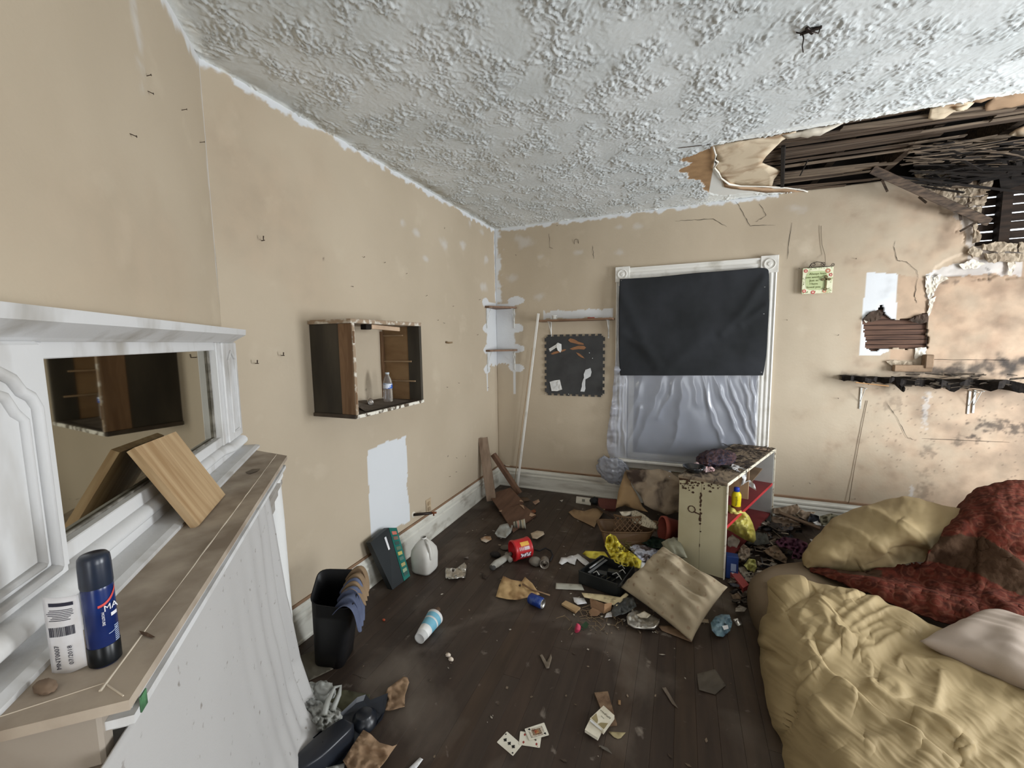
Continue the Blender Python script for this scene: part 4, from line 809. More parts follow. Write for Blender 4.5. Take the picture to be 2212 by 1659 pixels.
# foam mat with interlocking edges
a = ony(1181, 729); b2 = ony(1304, 853); MX0, MX1, MZ0, MZ1 = a.x-.0, b2.x-.01, 1.018, 1.588; out = []
def edge(p, q, n_, out_):
    p = Vector(p); q = Vector(q); d = (q-p)/n_/4; o = Vector(out_)*.018
    for i in range(n_): b0 = p+d*4*i; out.extend([b0, b0+d, b0+d*.85+o, b0+d*3.15+o, b0+d*3]) 
edge((MX0, MZ0), (MX1, MZ0), 9, (0, -1)); edge((MX1, MZ0), (MX1, MZ1), 9, (1, 0)); edge((MX1, MZ1), (MX0, MZ1), 9, (0, 1)); edge((MX0, MZ1), (MX0, MZ0), 9, (-1, 0))
n = len(out); V = [Vector((q.x, D-.014, q.y)) for q in out]+[Vector((q.x, D-.002, q.y)) for q in out]
mat_ = thing('foam_mat', ((MX0+MX1)/2, D, MZ0), 'black foam floor tile with jigsaw edges pinned under the wall shelf', 'mat')
add(mat_, 'tile', (V, [tuple(range(n)), tuple(range(n, 2*n))[::-1]]+[(i, i+n, (i+1) % n+n, (i+1) % n) for i in range(n)]), M('black foam', (66, 66, 66), .8, (54, 54, 54), 6, bmp=.0006, bsc=90))
def flatw(L, Y, amp=.001, stp=4, fr=0): return psheet(L, 0, amp, stp, R.randint(0, 50), .2, mp=lambda x_, y_, z_: ony(x_, y_, Y)-Vector((0, z_, 0)), fr=fr)
c5 = lambda L: [(1000+u/3.192, 600+v/3.192) for u, v in L]
MY = D-.0155
m_note = M('white note', (222, 222, 220), .7, (204, 204, 200), 20); m_card_ = M('brown card cutout', (150, 108, 76), .8, (120, 84, 60), 10)
nt1 = one('folded_note', psheet([(q[0], q[1], z_) for q, z_ in zip(c5([(592, 490), (640, 462), (658, 447), (680, 458), (681, 500), (672, 516), (655, 500), (648, 480), (600, 510)]), (0, .004, .02, .004, .002, .001, .01, .012, 0))], 0, .001, 5, mp=lambda x_, y_, z_: ony(x_, y_, MY-.001)-Vector((0, abs(z_), 0))), m_note, 'folded white paper note at the top of the black foam tile', 'paper')
nt2 = one('square_note', flatw(c5([(598, 718), (632, 708), (668, 703), (676, 735), (685, 770), (650, 782), (612, 780)]), MY-.002, .003), m_note, 'square white note with faint writing low on the black foam tile', 'paper')
L = []
for k in range(6):
    u0, v0 = c5([(612+R.random()*4, 722+k*9)])[0]; u1, v1 = c5([(655+R.random()*12, 718+k*9)])[0]; L.append(beam(ony(u0, v0, MY-.0055), ony(u1, v1, MY-.0055), .0016, .0003, (0, 1, 0), 0))
mk('faint_writing', [v-Vector(nt2.location) for v in join(*L)[0]], join(*L)[1], M('pale pencil', (170, 172, 178), .8), (0, 0, 0), nt2)
kn = [('long brown cardboard blade cutout on the foam tile, topmost', [(725, 430), (740, 417), (770, 425), (795, 440), (830, 452), (835, 463), (800, 460), (770, 452), (740, 445)]), ('curved brown cardboard blade cutout in the middle of the cutouts', [(735, 490), (765, 478), (800, 468), (835, 470), (850, 482), (835, 495), (800, 492), (775, 495), (757, 498)]), ('short pointed brown cutout, lowest on the foam tile', [(780, 515), (800, 520), (825, 540), (840, 556), (818, 550), (795, 535)]), ('brown cutout partly behind the folded white note', [(605, 525), (625, 512), (660, 503), (700, 492), (714, 495), (700, 505), (660, 518), (620, 530)])]
for lb, L in kn: one('card_cutout', flatw(c5(L), MY-.0015, .001, 3), m_card_, lb, 'cutout')
one('cleaver_cutout', flatw(c5([(845, 635), (880, 622), (887, 650), (880, 680), (855, 695), (845, 700), (843, 740), (845, 765), (838, 786), (810, 784), (820, 750), (820, 730), (828, 705), (835, 690), (833, 665)]), MY-.0015, .001, 3), M('grey white cutout', (210, 212, 214), .6, (186, 188, 190), 10), 'white knife shaped paper cutout at the right of the foam tile', 'cutout')
for q, lb_ in (((572, 803), 'at its lower left corner'), ((728, 803), 'in the middle of its lower edge'), ((872, 518), 'right of the brown cutouts, upper one'), ((893, 555), 'right of the brown cutouts, lower one')):
    u0, v0 = c5([q])[0]; p = ony(u0, v0, MY); one('push_pin', lathe([(.004, 0), (.003, .005), (0, .007)], 10, p, (0, -1, 0)), m_note, 'small white push pin in the foam tile, '+lb_, 'pin', base=p, group='push pins in the foam tile')

# white trim lengths leaning in the corner, and boards
tb = onz(1117, 1057); tt = ony(1163, 677, D-.165); one('leaning_trim', beam(tb, tt, .022, .012, (0, 1, 0)), m_white, 'tall thin white trim strip leaning against the end of the wall shelf', 'trim', base=tb)
tb2 = onz(1110, 1053); tt2 = ony(1150, 752, D-.05); one('leaning_trim', beam(tb2, tt2, .008, .008, (0, 1, 0)), M('tan trim', (170, 148, 120), .6), 'thin tan strip leaning on the wall just behind the white trim strip', 'trim', base=tb2)
m_stud2 = M('weathered stud', (142, 122, 104), .75, (104, 84, 68), 6, .35, .7, (3, 3, .6), bmp=.002)
a = onz(1062, 1082, .02); b2 = Vector((.035, 3.60, .615)); one('leaning_plank', beam(a, b2, .035, .09, (1, .3, 0), jag=.004), m_stud2, 'weathered plank leaning upright against the left wall near the corner', 'plank', base=a)
a = onz(1122, 1066, .03); b2 = Vector((.05, 3.80, .40)); one('leaning_plank', beam(a, b2, .05, .045, (0, 0, 1)), M('reddish brown plank', (116, 88, 70), .65, (90, 66, 52), 6, .35, .7, (3, 3, .8)), 'reddish brown plank tilted into the corner behind the fallen boards', 'plank', base=a)
m_lam = M('brown laminate', (112, 84, 68), .55, (90, 66, 54), 6, .35, .7, (4, .6, 1)); 
q = [onz(1056, 1068, .06), onz(1103, 1053, .10), onz(1131, 1084, .05), onz(1079, 1102, .035)]; fb = one('fallen_board', plank4(*q, .012), m_lam, 'upper of two brown laminate boards lying in the far left corner', 'board')
q2 = [onz(1080, 1102, .03), onz(1128, 1088, .04), onz(1158, 1112, .016), onz(1108, 1148, .014)]; fb2 = one('fallen_board', plank4(*q2, .012), m_lam, 'lower of two brown laminate boards, reaching to the paper cup', 'board')
for bo, L in ((fb, [(1057, 1070), (1064, 1069), (1063, 1074)]), (fb, [(1122, 1083), (1131, 1084), (1124, 1078)]), (fb2, [(1077, 1104), (1085, 1101), (1083, 1106)]), (fb2, [(1122, 1090), (1131, 1092), (1133, 1100)]), (fb2, [(1146, 1107), (1158, 1112), (1149, 1116), (1143, 1114)])):
    V = [onz(x_, y_, .0635 if bo is fb and y_ < 1076 else (.055 if bo is fb else (.0405 if y_ < 1101 and x_ > 1100 else (.032 if x_ < 1100 else .0215)))) for x_, y_ in L]; mk('chipped_corner', [v-Vector(bo.location) for v in V], [tuple(range(len(V)))], M('chipboard core', (196, 166, 140), .9), (0, 0, 0), bo)

# religious plaque: scroll hanger, floral border, cross, writing
a = ony(1730, 579); b2 = ony(1793, 634); px0, px1, pz0, pz1 = 2.685, 2.885, 1.89, 2.09; PY = D-.032
pq = thing('wall_plaque', ((px0+px1)/2, PY, pz0), 'square green floral plaque with a cross hanging right of the window', 'plaque')
m_pg = M('pale green print', (186, 196, 148), .6, (174, 186, 138), 8); add(pq, 'board', bb(px0, px1, PY-.004, PY+.010, pz0, pz1, .002), M('cream floral print', (226, 226, 196), .6, (186, 190, 146), 24, .5, .7))
def disc(cx, cz, rx, rz, y, n=20): V = [Vector((cx+rx*math.cos(2*math.pi*i/n), y, cz+rz*math.sin(2*math.pi*i/n))) for i in range(n)]; return V, [tuple(range(n))]
sup = lambda cx, cz, rx, rz, y, n=28: ([Vector((cx+rx*math.copysign(abs(math.cos(2*math.pi*i/n))**.55, math.cos(2*math.pi*i/n)), y, cz+rz*math.copysign(abs(math.sin(2*math.pi*i/n))**.55, math.sin(2*math.pi*i/n)))) for i in range(n)], [tuple(range(n))])
cxp, czp = (px0+px1)/2, (pz0+pz1)/2
add(pq, 'text_panel', sup(cxp-.006, czp, .072, .074, PY-.005), m_pg)
mfl = M('rose print', (196, 96, 92), .6); 
for k, (x_, z_, r_) in enumerate([(px0+.02, pz1-.022, .013), (px0+.016, pz0+.022, .013), (px1-.035, pz1-.03, .017), (px1-.016, pz1-.062, .012), (px1-.05, pz0+.016, .013), (px0+.075, pz0+.010, .014)]):
    add(pq, 'printed_rose', join(disc(x_, z_, r_, r_, PY-.0055), ), M('rose print b', (206, 138, 108), .6) if k in (2, 4) else mfl); add(pq, 'rose_centre', disc(x_, z_, r_*.4, r_*.4, PY-.006), M('rose centre', (238, 222, 200), .6))
L = []
for k in range(46):
    e = R.choice('lrtb'); t = R.random(); x_ = {'l': px0+R.uniform(.004, .014), 'r': px1-R.uniform(.004, .022)}.get(e, px0+.2*t); z_ = {'t': pz1-R.uniform(.004, .014), 'b': pz0+R.uniform(.004, .014)}.get(e, pz0+.2*t); a_ = R.uniform(0, 3.14)
    L.append(beam((x_, PY-.0052, z_), (x_+.009*math.cos(a_), PY-.0052, z_+.009*math.sin(a_)), .0025, .0002, (0, 1, 0), 0))
add(pq, 'leaf_print', join(*L), M('leaf green', (120, 136, 84), .7)); m_tx = M('olive ink', (104, 112, 62), .6)
for k, s in enumerate(('Always love', 'one another', 'Just as', 'I have', 'loved you')):
    text(pq, 'lettering', s, .023, (cxp+(.0 if k == 0 else -.022), PY-.0065, czp+.052-k*.0255), ((1, 0, 0), (0, 0, 1), (0, -1, 0)), m_tx, .0002)
xc, zc = px1-.045, czp-.012
mcr = M('bronze cross', (118, 106, 72), .5, (92, 82, 56), 30, metal=.3)
def dia(cx, cz, rx, rz): return [Vector((cx-rx, 0, cz)), Vector((cx, 0, cz-rz)), Vector((cx+rx, 0, cz)), Vector((cx, 0, cz+rz))]
def ext(P, y0, y1): n = len(P); return [Vector((p.x, y0, p.z)) for p in P]+[Vector((p.x, y1, p.z)) for p in P], [tuple(range(n)), tuple(range(n, 2*n))[::-1]]+[(i, i+n, (i+1) % n+n, (i+1) % n) for i in range(n)]
add(pq, 'cross', join(bb(xc-.005, xc+.005, PY-.013, PY-.006, zc-.055, zc+.03), bb(xc-.02, xc+.02, PY-.013, PY-.006, zc+.012, zc+.022), ext(dia(xc, zc+.036, .012, .014), PY-.015, PY-.006), ext(dia(xc-.022, zc+.017, .012, .011), PY-.015, PY-.006), ext(dia(xc+.022, zc+.017, .012, .011), PY-.015, PY-.006), ext(dia(xc, zc-.058, .014, .014), PY-.015, PY-.006)), mcr)
def spiral(cx, cz, r0_, turns, dirn, y, st=0, n=26): return [Vector((cx+math.cos(st+dirn*2*math.pi*turns*i/n)*r0_*(1-i/n*.8), y, cz+math.sin(st+dirn*2*math.pi*turns*i/n)*r0_*(1-i/n*.8))) for i in range(n+1)]
yh = PY+.003; hz = pz1+.003
add(pq, 'scroll_hanger', join(tube([(px0+.03, yh, hz), (px1-.02, yh, hz)], .0025, 6), tube(spiral(cxp-.03, hz+.02, .02, 1.4, -1, yh, -1.2), .002, 6), tube(spiral(cxp+.03, hz+.02, .02, 1.4, 1, yh, 4.3), .002, 6), tube(spiral(px1-.005, hz+.012, .014, 1.6, 1, yh, 3.3), .002, 6), tube([(px0+.04, yh, hz), (cxp-.045, yh, hz+.03), (cxp-.01, yh, hz+.042), (cxp+.02, yh, hz+.036), (cxp+.045, yh, hz+.012)], .0025, 6)), m_iron, True)
nl = ony(1773, 488); add(pq, 'hanging_cord', tube([nl+Vector((0, -.006, 0)), ony(1774, 505, D-.006), ony(1776, 530, D-.006), ony(1782, 550, D-.01), ony(1783, 562, PY), (cxp+.045, yh, hz+.012)], .0016, 5), M('grey cord', (120, 108, 92), .8), True)
# dangling cords and the ruined shelf on the back wall
p1, p2, p3 = ony(1873, 865), ony(1860, 930), ony(1832, 1085); one('dangling_string', tube([p1-Vector((0, .006, 0)), p2-Vector((0, .006, 0)), ony(1846, 1010, D-.008), p3-Vector((0, .014, 0))], .002, 5), M('thin grey cord', (128, 112, 92), .8), 'thin grey cord hanging down the back wall below the blackened shelf', 'cord', base=p1, smooth=True)
bs = thing('blackened_shelf', ony(2000, 830), 'long mouldy blackened wooden shelf sagging on the back wall behind the bed', 'shelf')
def rag(P0, P1, w, dep, n=26, nm='board', mt=m_black, dz=.012, amp=.02):
    rows = []; P0 = Vector(P0); P1 = Vector(P1)
    for i in range(n+1):
        t = i/n; c_ = P0.lerp(P1, t); k = 1 if 0 < i < n else .3; d2 = dep*(.7+.5*noise.noise(Vector((t*9, 1.3, dep*10)))); zz_ = noise.noise(Vector((t*7, 4.4, 0)))*amp
        rows.append([c_+Vector((0, 0, zz_*.3+dz)), c_+Vector((0, -d2, zz_+dz+noise.noise(Vector((t*22, 0, 0)))*.01)), c_+Vector((0, -d2*.95, zz_-w*k*(.5+noise.noise(Vector((t*15, 7, 0)))*.6)))+Vector((0, 0, 0)), c_+Vector((0, 0, -w*.6))])
    return grid(rows, True)
V, F = rag(ony(1812, 812, D), ony(1940, 820, D), .05, .14); add(bs, 'board', (V, F), m_black)
V, F = rag(ony(1930, 818, D), ony(2200, 830, D), .07, .16, 34, amp=.035, dz=.02); add(bs, 'board', (V, F), m_black)
add(bs, 'splintered_edge', rag(ony(1925, 815, D-.05), ony(1950, 838, D-.05), .05, .05, 10), m_black)
add(bs, 'exposed_wood', beam(ony(1848, 826, D-.12), ony(1920, 834, D-.12), .012, .006, (0, 0, 1)), M('orange bare wood', (206, 156, 104), .7))
L = [];
for k in range(60): 
    q = ony(R.uniform(1950, 2185), R.uniform(806, 838), D-R.uniform(.03, .14)); a_ = R.uniform(-.5, .5); L.append(beam(q, q+Vector((math.cos(a_), R.uniform(-.3, .1), math.sin(a_)*.5))*R.uniform(.02, .09), R.uniform(.006, .02), .004, (0, R.random(), 1), 0))
o = add(bs, 'splinters', join(*L), M('mouldy splinters', (84, 74, 62), .9, (28, 24, 22), 40)); o['kind'] = 'stuff'
for a_, b_, xx in ((1860, 842, 0), (2094, 850, 0), (2105, 848, 0)):
    q = ony(a_, b_); bracket(bs, q.x, D-.001, q.z+.02, (0, -1, 0), .1, .17)
one('shelf_block', join(bx(ony(1965, 795).x, D-.03, ony(1965, 795).z, .22, .05, .05, .004), bx(ony(1990, 790).x+.02, D-.035, ony(1990, 780).z, .05, .06, .10, .006)), M('dirty plaster chunk', (150, 126, 102), .85, (98, 80, 64), 7, bmp=.003), 'broken plaster chunk wedged on top of the blackened shelf', 'plaster')
# crumbled plaster pieces and torn paper around the upper right hole
m_chk = M('grey plaster chunk', (172, 158, 138), .9, (120, 104, 86), 9, bmp=.004, bsc=30)
cc = lambda L: [(1860+u/4.367, 180+v/4.367) for u, v in L]
for k, L in enumerate([[(450, 925), (620, 935), (740, 990), (720, 1070), (640, 1060), (560, 1010)], [(740, 990), (880, 1000), (880, 1075), (760, 1085), (725, 1060)], [(900, 1000), (1100, 990), (1190, 1040), (1130, 1060), (980, 1075), (905, 1060)], [(760, 1090), (1000, 1085), (980, 1150), (900, 1185), (820, 1150)], [(1010, 1090), (1180, 1060), (1150, 1160), (1060, 1150), (1000, 1180)], [(1000, 1190), (1130, 1170), (1110, 1270), (1060, 1250)], [(1060, 1300), (1090, 1340), (1080, 1390), (1120, 1430), (1100, 1500), (1040, 1520), (1050, 1400)], [(1130, 1520), (1300, 1500), (1460, 1520), (1450, 1590), (1250, 1590), (1130, 1570)], [(1480, 1510), (1700, 1500), (1700, 1600), (1480, 1590)], [(1130, 870), (1200, 850), (1245, 900), (1210, 1010), (1140, 1020), (1110, 960)], [(480, 830), (690, 820), (930, 800), (920, 900), (700, 920), (520, 890)], [(1040, 1540), (1130, 1590), (1120, 1640), (1040, 1650), (990, 1600)], [(1150, 1610), (1420, 1600), (1700, 1620), (1700, 1680), (1200, 1690)]]):
    o = mk('plaster_chunk', *psheet(cc(L), 0, .006, 5, k, .12, mp=lambda x_, y_, z_: ony(x_, y_, D-.012)-Vector((0, abs(z_)*2, 0)), fr=1.5), m_chk, (0, 0, 0), wb); thick(o, .01)
m_tp = M('white torn paper', (226, 220, 208), .8, (190, 178, 160), 14)
for k, L in enumerate([[(1998, 598), (2012, 594), (2018, 612), (2012, 640), (2008, 652), (2002, 640), (1998, 620)], [(2016, 600), (2030, 592), (2048, 603), (2030, 612), (2020, 625), (2014, 640), (2012, 620)], [(2006, 648), (2022, 640), (2014, 660), (2006, 682), (2000, 690), (2004, 668)], [(2070, 572), (2100, 560), (2128, 570), (2110, 580), (2080, 582)], [(1976, 752), (2000, 750), (1999, 765), (1985, 770), (1975, 775)], [(2172, 552), (2192, 548), (2193, 575), (2183, 596), (2175, 594), (2177, 575)], [(1865, 692), (1878, 680), (1882, 690), (1870, 698)]]):
    o = mk('torn_wall_paper', *psheet(L, 0, .010, 5, k+20, .15, True, mp=lambda x_, y_, z_: ony(x_, y_, D-.004)-Vector((0, abs(z_), 0)), fr=1.5), m_tp, (0, 0, 0), wb); thick(o, .0015)
for k, L in enumerate([[(1864, 690), (1880, 674), (1898, 670), (1907, 676), (1900, 690), (1880, 696)], [(1960, 692), (1985, 680), (2003, 678), (2004, 695), (1985, 700)], [(1913, 780), (1930, 778), (1975, 782), (1975, 800), (1945, 803), (1930, 795)]]):
    o = mk('curled_wall_paper', *psheet(L, 0, .012, 5, k+30, .15, True, mp=lambda x_, y_, z_: ony(x_, y_, D-.010)-Vector((0, abs(z_), 0))), M('dark curled paper', (76, 62, 52), .9, (50, 42, 36), 9) if k < 2 else m_chk, (0, 0, 0), wb); thick(o, .003)
# fallen lath propped across the broken corner
a = ony(1885, 366, D-.35); b2 = ony(2137, 480, D-.03); fb3 = one('broken_lath', beam(a, b2, .05, .012, (.2, 1, .2), jag=.01), m_darkwood, 'long splintered grey board hanging diagonally from the broken ceiling', 'board', base=a)
for s, e in (((1905, 388), (1917, 414)), ((1985, 425), (2001, 438)), ((2072, 452), (2076, 476)), ((2112, 478), (2073, 500)), ((2062, 455), (2098, 437))):
    q, w = ony(*s, D-.08), ony(*e, D-.05); V, F = beam(q, w, .014, .005, (.2, 1, 0), 0); mk('splinter', [v-Vector(fb3.location) for v in V], F, m_darkwood, (0, 0, 0), fb3)
one('hanging_lath', beam(ony(1940, 382, D-.2), ony(2230, 418, D-.05), .016, .006, (.2, 1, 0), jag=.004), m_black, 'thin dark lath sagging along the top of the broken wall corner', 'lath', base=ony(1940, 382, D-.2))
p = onz(1692, 318, HC); one('hanging_rod', beam(p+Vector((0, 0, .01)), ony(1690, 402, onz(1695, 400, HC).y-.02), .022, .022, (0, 1, 0)), m_black, 'short black stick standing in the torn ceiling strip', 'stick', base=p)
one('hanging_splinter', beam(onz(1748, 340, HC+.02), onz(1728, 380, HC-.02), .008, .006, (0, 1, 1)), m_black, 'thin dark splinter beside the black stick in the torn ceiling', 'splinter', base=onz(1748, 340, HC))
one('ceiling_splinter', beam(onz(1465, 320, HC-.004), onz(1545, 311, HC-.006), .006, .003, (0, 0, 1)), m_darkwood, 'long dark sliver lying along the ceiling seam left of the tear', 'splinter', base=onz(1500, 315, HC))
# black hook and wires in the ceiling
p = onz(1750, 62, HC); hk = thing('ceiling_fixture', p, 'black metal fixture bracket with dangling wires in the textured ceiling', 'fixture')
def cz_(a_, b_, dz): return onz(a_, b_, HC-dz)
add(hk, 'bracket', join(beam(cz_(1728, 74, .008), cz_(1776, 58, .008), .016, .006, (0, 0, 1)), beam(cz_(1742, 60, .010), cz_(1756, 72, .014), .012, .01, (0, 0, 1))), m_iron); add(hk, 'hole', lathe([(0, -.0075), (.014, -.0075)], 12, cz_(1760, 58, 0)), m_dark)
add(hk, 'wire', tube([cz_(1734, 74, .01), cz_(1736, 84, .03), cz_(1733, 100, .05), cz_(1735, 113, .055)], .0022, 6), m_iron, True); add(hk, 'wire', tube([cz_(1720, 70, .006), cz_(1732, 73, .02), cz_(1750, 66, .03), cz_(1768, 72, .03), cz_(1772, 60, .012)], .0022, 6), m_iron, True)

def rr4_(P, k=.25, n=5):
    out = []
    for i in range(len(P)):
        a, b_, c = P[i-1], P[i], P[(i+1) % len(P)]; s = b_.lerp(a, k); e = b_.lerp(c, k)
        for j in range(n+1): t = j/n; out.append(s.lerp(b_, t).lerp(b_.lerp(e, t), t))
    return out
# ======================= BED =======================
m_bed = M('brown upholstery', (112, 96, 76), .9, (96, 82, 64), 5, bmp=.0008, bsc=200)
def inset(P, d):
    out = []; n = len(P)
    for i in range(n):
        t = (Vector(P[(i+1) % n])-Vector(P[i-1])).normalized(); out.append((P[i][0]-t.y*d, P[i][1]+t.x*d))
    return out
OL = [Vector(p+(0,)) for p in [(4.6, .3), (4.6, 3.15), (2.85, 3.12), (2.55, 2.93), (2.33, 2.80), (2.20, 2.62), (2.20, 2.42), (2.33, 2.15), (2.38, 1.8), (2.38, .3)]]
OL = [(p.x, p.y) for p in rr4_(OL, .35, 5)]
rows = [[Vector((x_, y_, z_)) for x_, y_ in inset(OL, d_)] for z_, d_ in ((.001, .01), (.05, -.005), (.12, -.008), (.17, .005), (.20, .03), (.215, .07), (.222, .13))]; cc_ = Vector((3.4, 1.7, .222)); rows.append([v.lerp(cc_, .5) for v in rows[-1]]); rows.append([v.lerp(cc_, .9999) for v in rows[-2]])
one('mattress', grid(rows, True), m_bed, 'low brown mattress on the floor under the khaki bedding', 'mattress', smooth=True)
m_kh = M('khaki sheet', (158, 139, 102), .75, (140, 122, 88), 2.5, bmp=.0005, bsc=400)
q5 = lambda *L: [(1560+u/2.597, 1020+v/2.597) for u, v in L]
Wc = lambda x, y, z: ('w', x, y, z)
rows = [
 [(1652, 1285, .02), (1648, 1272, .12), (1660, 1260, .21), (1695, 1250, .25), (1780, 1264, .27), (1880, 1294, .265), (2000, 1347, .265), (2212, 1400, .26), (2450, 1460, .25)],
 [(1646, 1300, .006), (1648, 1290, .12), (1668, 1278, .24), (1705, 1268, .29), (1785, 1280, .31), (1880, 1308, .31), (1990, 1352, .30), (2212, 1420, .28), (2450, 1480, .26)],
 [(1645, 1370, .006), (1655, 1362, .12), (1690, 1345, .25), (1730, 1335, .29), (1800, 1340, .28), (1900, 1370, .27), (2050, 1420, .27), (2250, 1490, .27), (2500, 1550, .26)],
 [(1647, 1460, .006), (1662, 1455, .12), (1715, 1440, .25), (1760, 1425, .285), (1830, 1430, .275), (1950, 1450, .27), (2100, 1490, .27), (2280, 1540, .27), (2550, 1610, .26)],
 [(1665, 1545, .006), (1682, 1540, .12), (1748, 1530, .25), (1802, 1520, .27), (1880, 1530, .27), (2000, 1550, .27), (2150, 1580, .27), (2330, 1620, .27), (2640, 1690, .26)],
 [(1690, 1612, .006), (1714, 1608, .12), (1790, 1605, .25), (1850, 1600, .27), (1940, 1610, .27), (2080, 1630, .27), (2230, 1660, .27), (2420, 1700, .27), (2750, 1780, .26)],
 [(1705, 1690, .006), (1738, 1690, .12), (1830, 1700, .25), (1900, 1700, .27), (2000, 1700, .27), (2130, 1730, .27), (2300, 1780, .27), (2500, 1830, .27), (2850, 1900, .26)],
 [(1740, 1850, .006), (1780, 1850, .12), (1890, 1850, .25), (1970, 1850, .27), (2080, 1850, .27), (2250, 1880, .27), (2450, 1950, .27), (2680, 2020, .27), (3050, 2100, .26)]]
G = patch(rows, 520, 440)
x, y = npix(G); ua, va = (x*.8+y*.6), (y*.8-x*.6); G = G+normals(G)*(fbm(x/90, y/70, 2, 70)*.012+(.5-abs(perlin(ua/150, va/26, 71)))*.007*soft(fbm(x/160, y/160, 2, 72), -.3, .3)+(.5-abs(perlin(ua/70, va/14, 73)))*.0025)[..., None]
FS = [
 (q5((300, 700), (380, 640), (470, 620)), 14, .022, 'g'), (q5((330, 780), (400, 730), (470, 700), (520, 660)), 6, -.020, 's'), (q5((340, 790), (400, 860), (480, 940)), 6, -.022, 's'),
 (q5((480, 720), (560, 790), (600, 880), (560, 960)), 12, .030, 'g'), (q5((520, 700), (620, 790), (660, 860), (640, 930)), 6, .020, 's'), (q5((450, 780), (430, 860), (520, 940)), 12, .018, 'g'),
 (q5((500, 960), (520, 1060), (620, 1170), (760, 1290), (960, 1430), (1140, 1560), (1330, 1659)), 9, .034, 'g'), (q5((530, 940), (560, 1070), (660, 1170), (800, 1290), (1000, 1430), (1200, 1570), (1360, 1659)), 5, -.020, 's'),
 (q5((540, 1060), (640, 970), (720, 940)), 6, .018, 's'), (q5((640, 900), (700, 940), (760, 960), (840, 970)), 5, .016, 's'), (q5((650, 940), (680, 925), (710, 950), (740, 935), (790, 960)), 4, .020, 's'),
 (q5((690, 860), (760, 790), (850, 730), (940, 710), (1040, 740), (1160, 830)), 8, .022, 'g'), (q5((720, 890), (820, 830), (920, 800), (1020, 810), (1150, 870)), 6, .018, 's'), (q5((760, 910), (880, 870), (1000, 870), (1110, 900)), 5, .014, 's'), (q5((820, 930), (920, 905), (1050, 910)), 5, .012, 's'), (q5((700, 700), (820, 690), (700, 760)), 7, .012, 's'), (q5((740, 740), (800, 700), (880, 690)), 5, -.012, 's'),
 (q5((560, 690), (700, 700), (760, 680)), 5, .012, 's'), (q5((640, 640), (700, 740), (660, 800)), 8, .012, 'g'),
 (q5((740, 1010), (800, 1030), (840, 1100), (840, 1170)), 7, .022, 'g'), (q5((840, 1170), (850, 1230), (980, 1310), (1140, 1380), (1300, 1480), (1400, 1560)), 7, .020, 'g'), (q5((770, 1030), (860, 1000), (920, 960), (1000, 930), (1080, 910)), 8, .020, 'g'), (q5((760, 1020), (820, 1060), (850, 1120), (840, 1175)), 4, -.018, 's'),
 (q5((980, 1120), (1010, 1070), (1130, 1070), (1260, 1090), (1400, 1140), (1600, 1200)), 7, .018, 'g'), (q5((1180, 1330), (1205, 1230), (1215, 1120)), 7, .014, 'g'), (q5((1060, 1400), (1200, 1440), (1320, 1500)), 12, .012, 'g'),
 (q5((510, 1150), (440, 1200), (410, 1260), (400, 1340), (350, 1480)), 8, -.024, 'g'), (q5((480, 1080), (500, 1150), (450, 1210), (420, 1300)), 7, .020, 'g'), (q5((430, 1130), (480, 1120), (510, 1140)), 5, -.012, 's'), (q5((250, 1050), (330, 1110), (420, 1130), (500, 1120)), 8, .014, 'g'), (q5((250, 990), (340, 1060), (430, 1090)), 7, -.010, 's'),
 (q5((240, 800), (270, 900), (250, 980)), 10, .014, 'g'), (q5((520, 1260), (600, 1380), (720, 1480), (860, 1560)), 7, .014, 'g'), (q5((500, 1300), (560, 1440), (660, 1560)), 8, .012, 'g'), (q5((800, 1500), (1000, 1520), (1100, 1540)), 10, .010, 'g'), (q5((640, 1180), (700, 1280), (740, 1300)), 8, .012, 'g'), (q5((1300, 1540), (1380, 1560), (1330, 1590)), 6, .014, 's'), (q5((880, 1180), (980, 1200), (1010, 1280)), 10, .010, 'g')]
G = folds(G, FS); G[..., 2] = np.maximum(G[..., 2], .004)
sh = one('khaki_sheet', gvf(G), m_kh, 'rumpled khaki duvet draped over the near side of the mattress to the floor', 'bedding', smooth=True); thick(sh, .004)
# khaki heap at the far side
rows = [
 [(1740, 1226, .08), Wc(2.62, 3.02, .08), Wc(2.86, 3.32, .06), Wc(3.05, 3.52, .06), Wc(3.3, 3.68, .06), Wc(3.7, 3.7, .06), Wc(4.2, 3.7, .06)],
 [(1739, 1222, .22), (1746, 1192, .28), (1800, 1130, .38), (1880, 1095, .46), (1948, 1078, .50), (2070, 1100, .50), (2230, 1120, .5)],
 [(1741, 1224, .23), (1770, 1195, .33), (1832, 1155, .43), (1902, 1132, .50), (1962, 1125, .54), (2060, 1140, .53), (2230, 1160, .5)],
 [(1744, 1226, .23), (1795, 1210, .31), (1852, 1190, .38), (1910, 1180, .43), (1970, 1175, .45), (2050, 1180, .45), (2230, 1200, .45)],
 [(1745, 1229, .20), (1800, 1231, .22), (1850, 1238, .23), (1890, 1241, .23), (1940, 1226, .26), (2000, 1212, .30), (2230, 1230, .3)]]
G = patch(rows, 170, 130); x, y = npix(G); G = G+normals(G)*(fbm(x/50, y/35, 3, 75)*.010)[..., None]
c1_ = lambda *L: [(1600+u/3.614, 1040+v/3.614) for u, v in L]
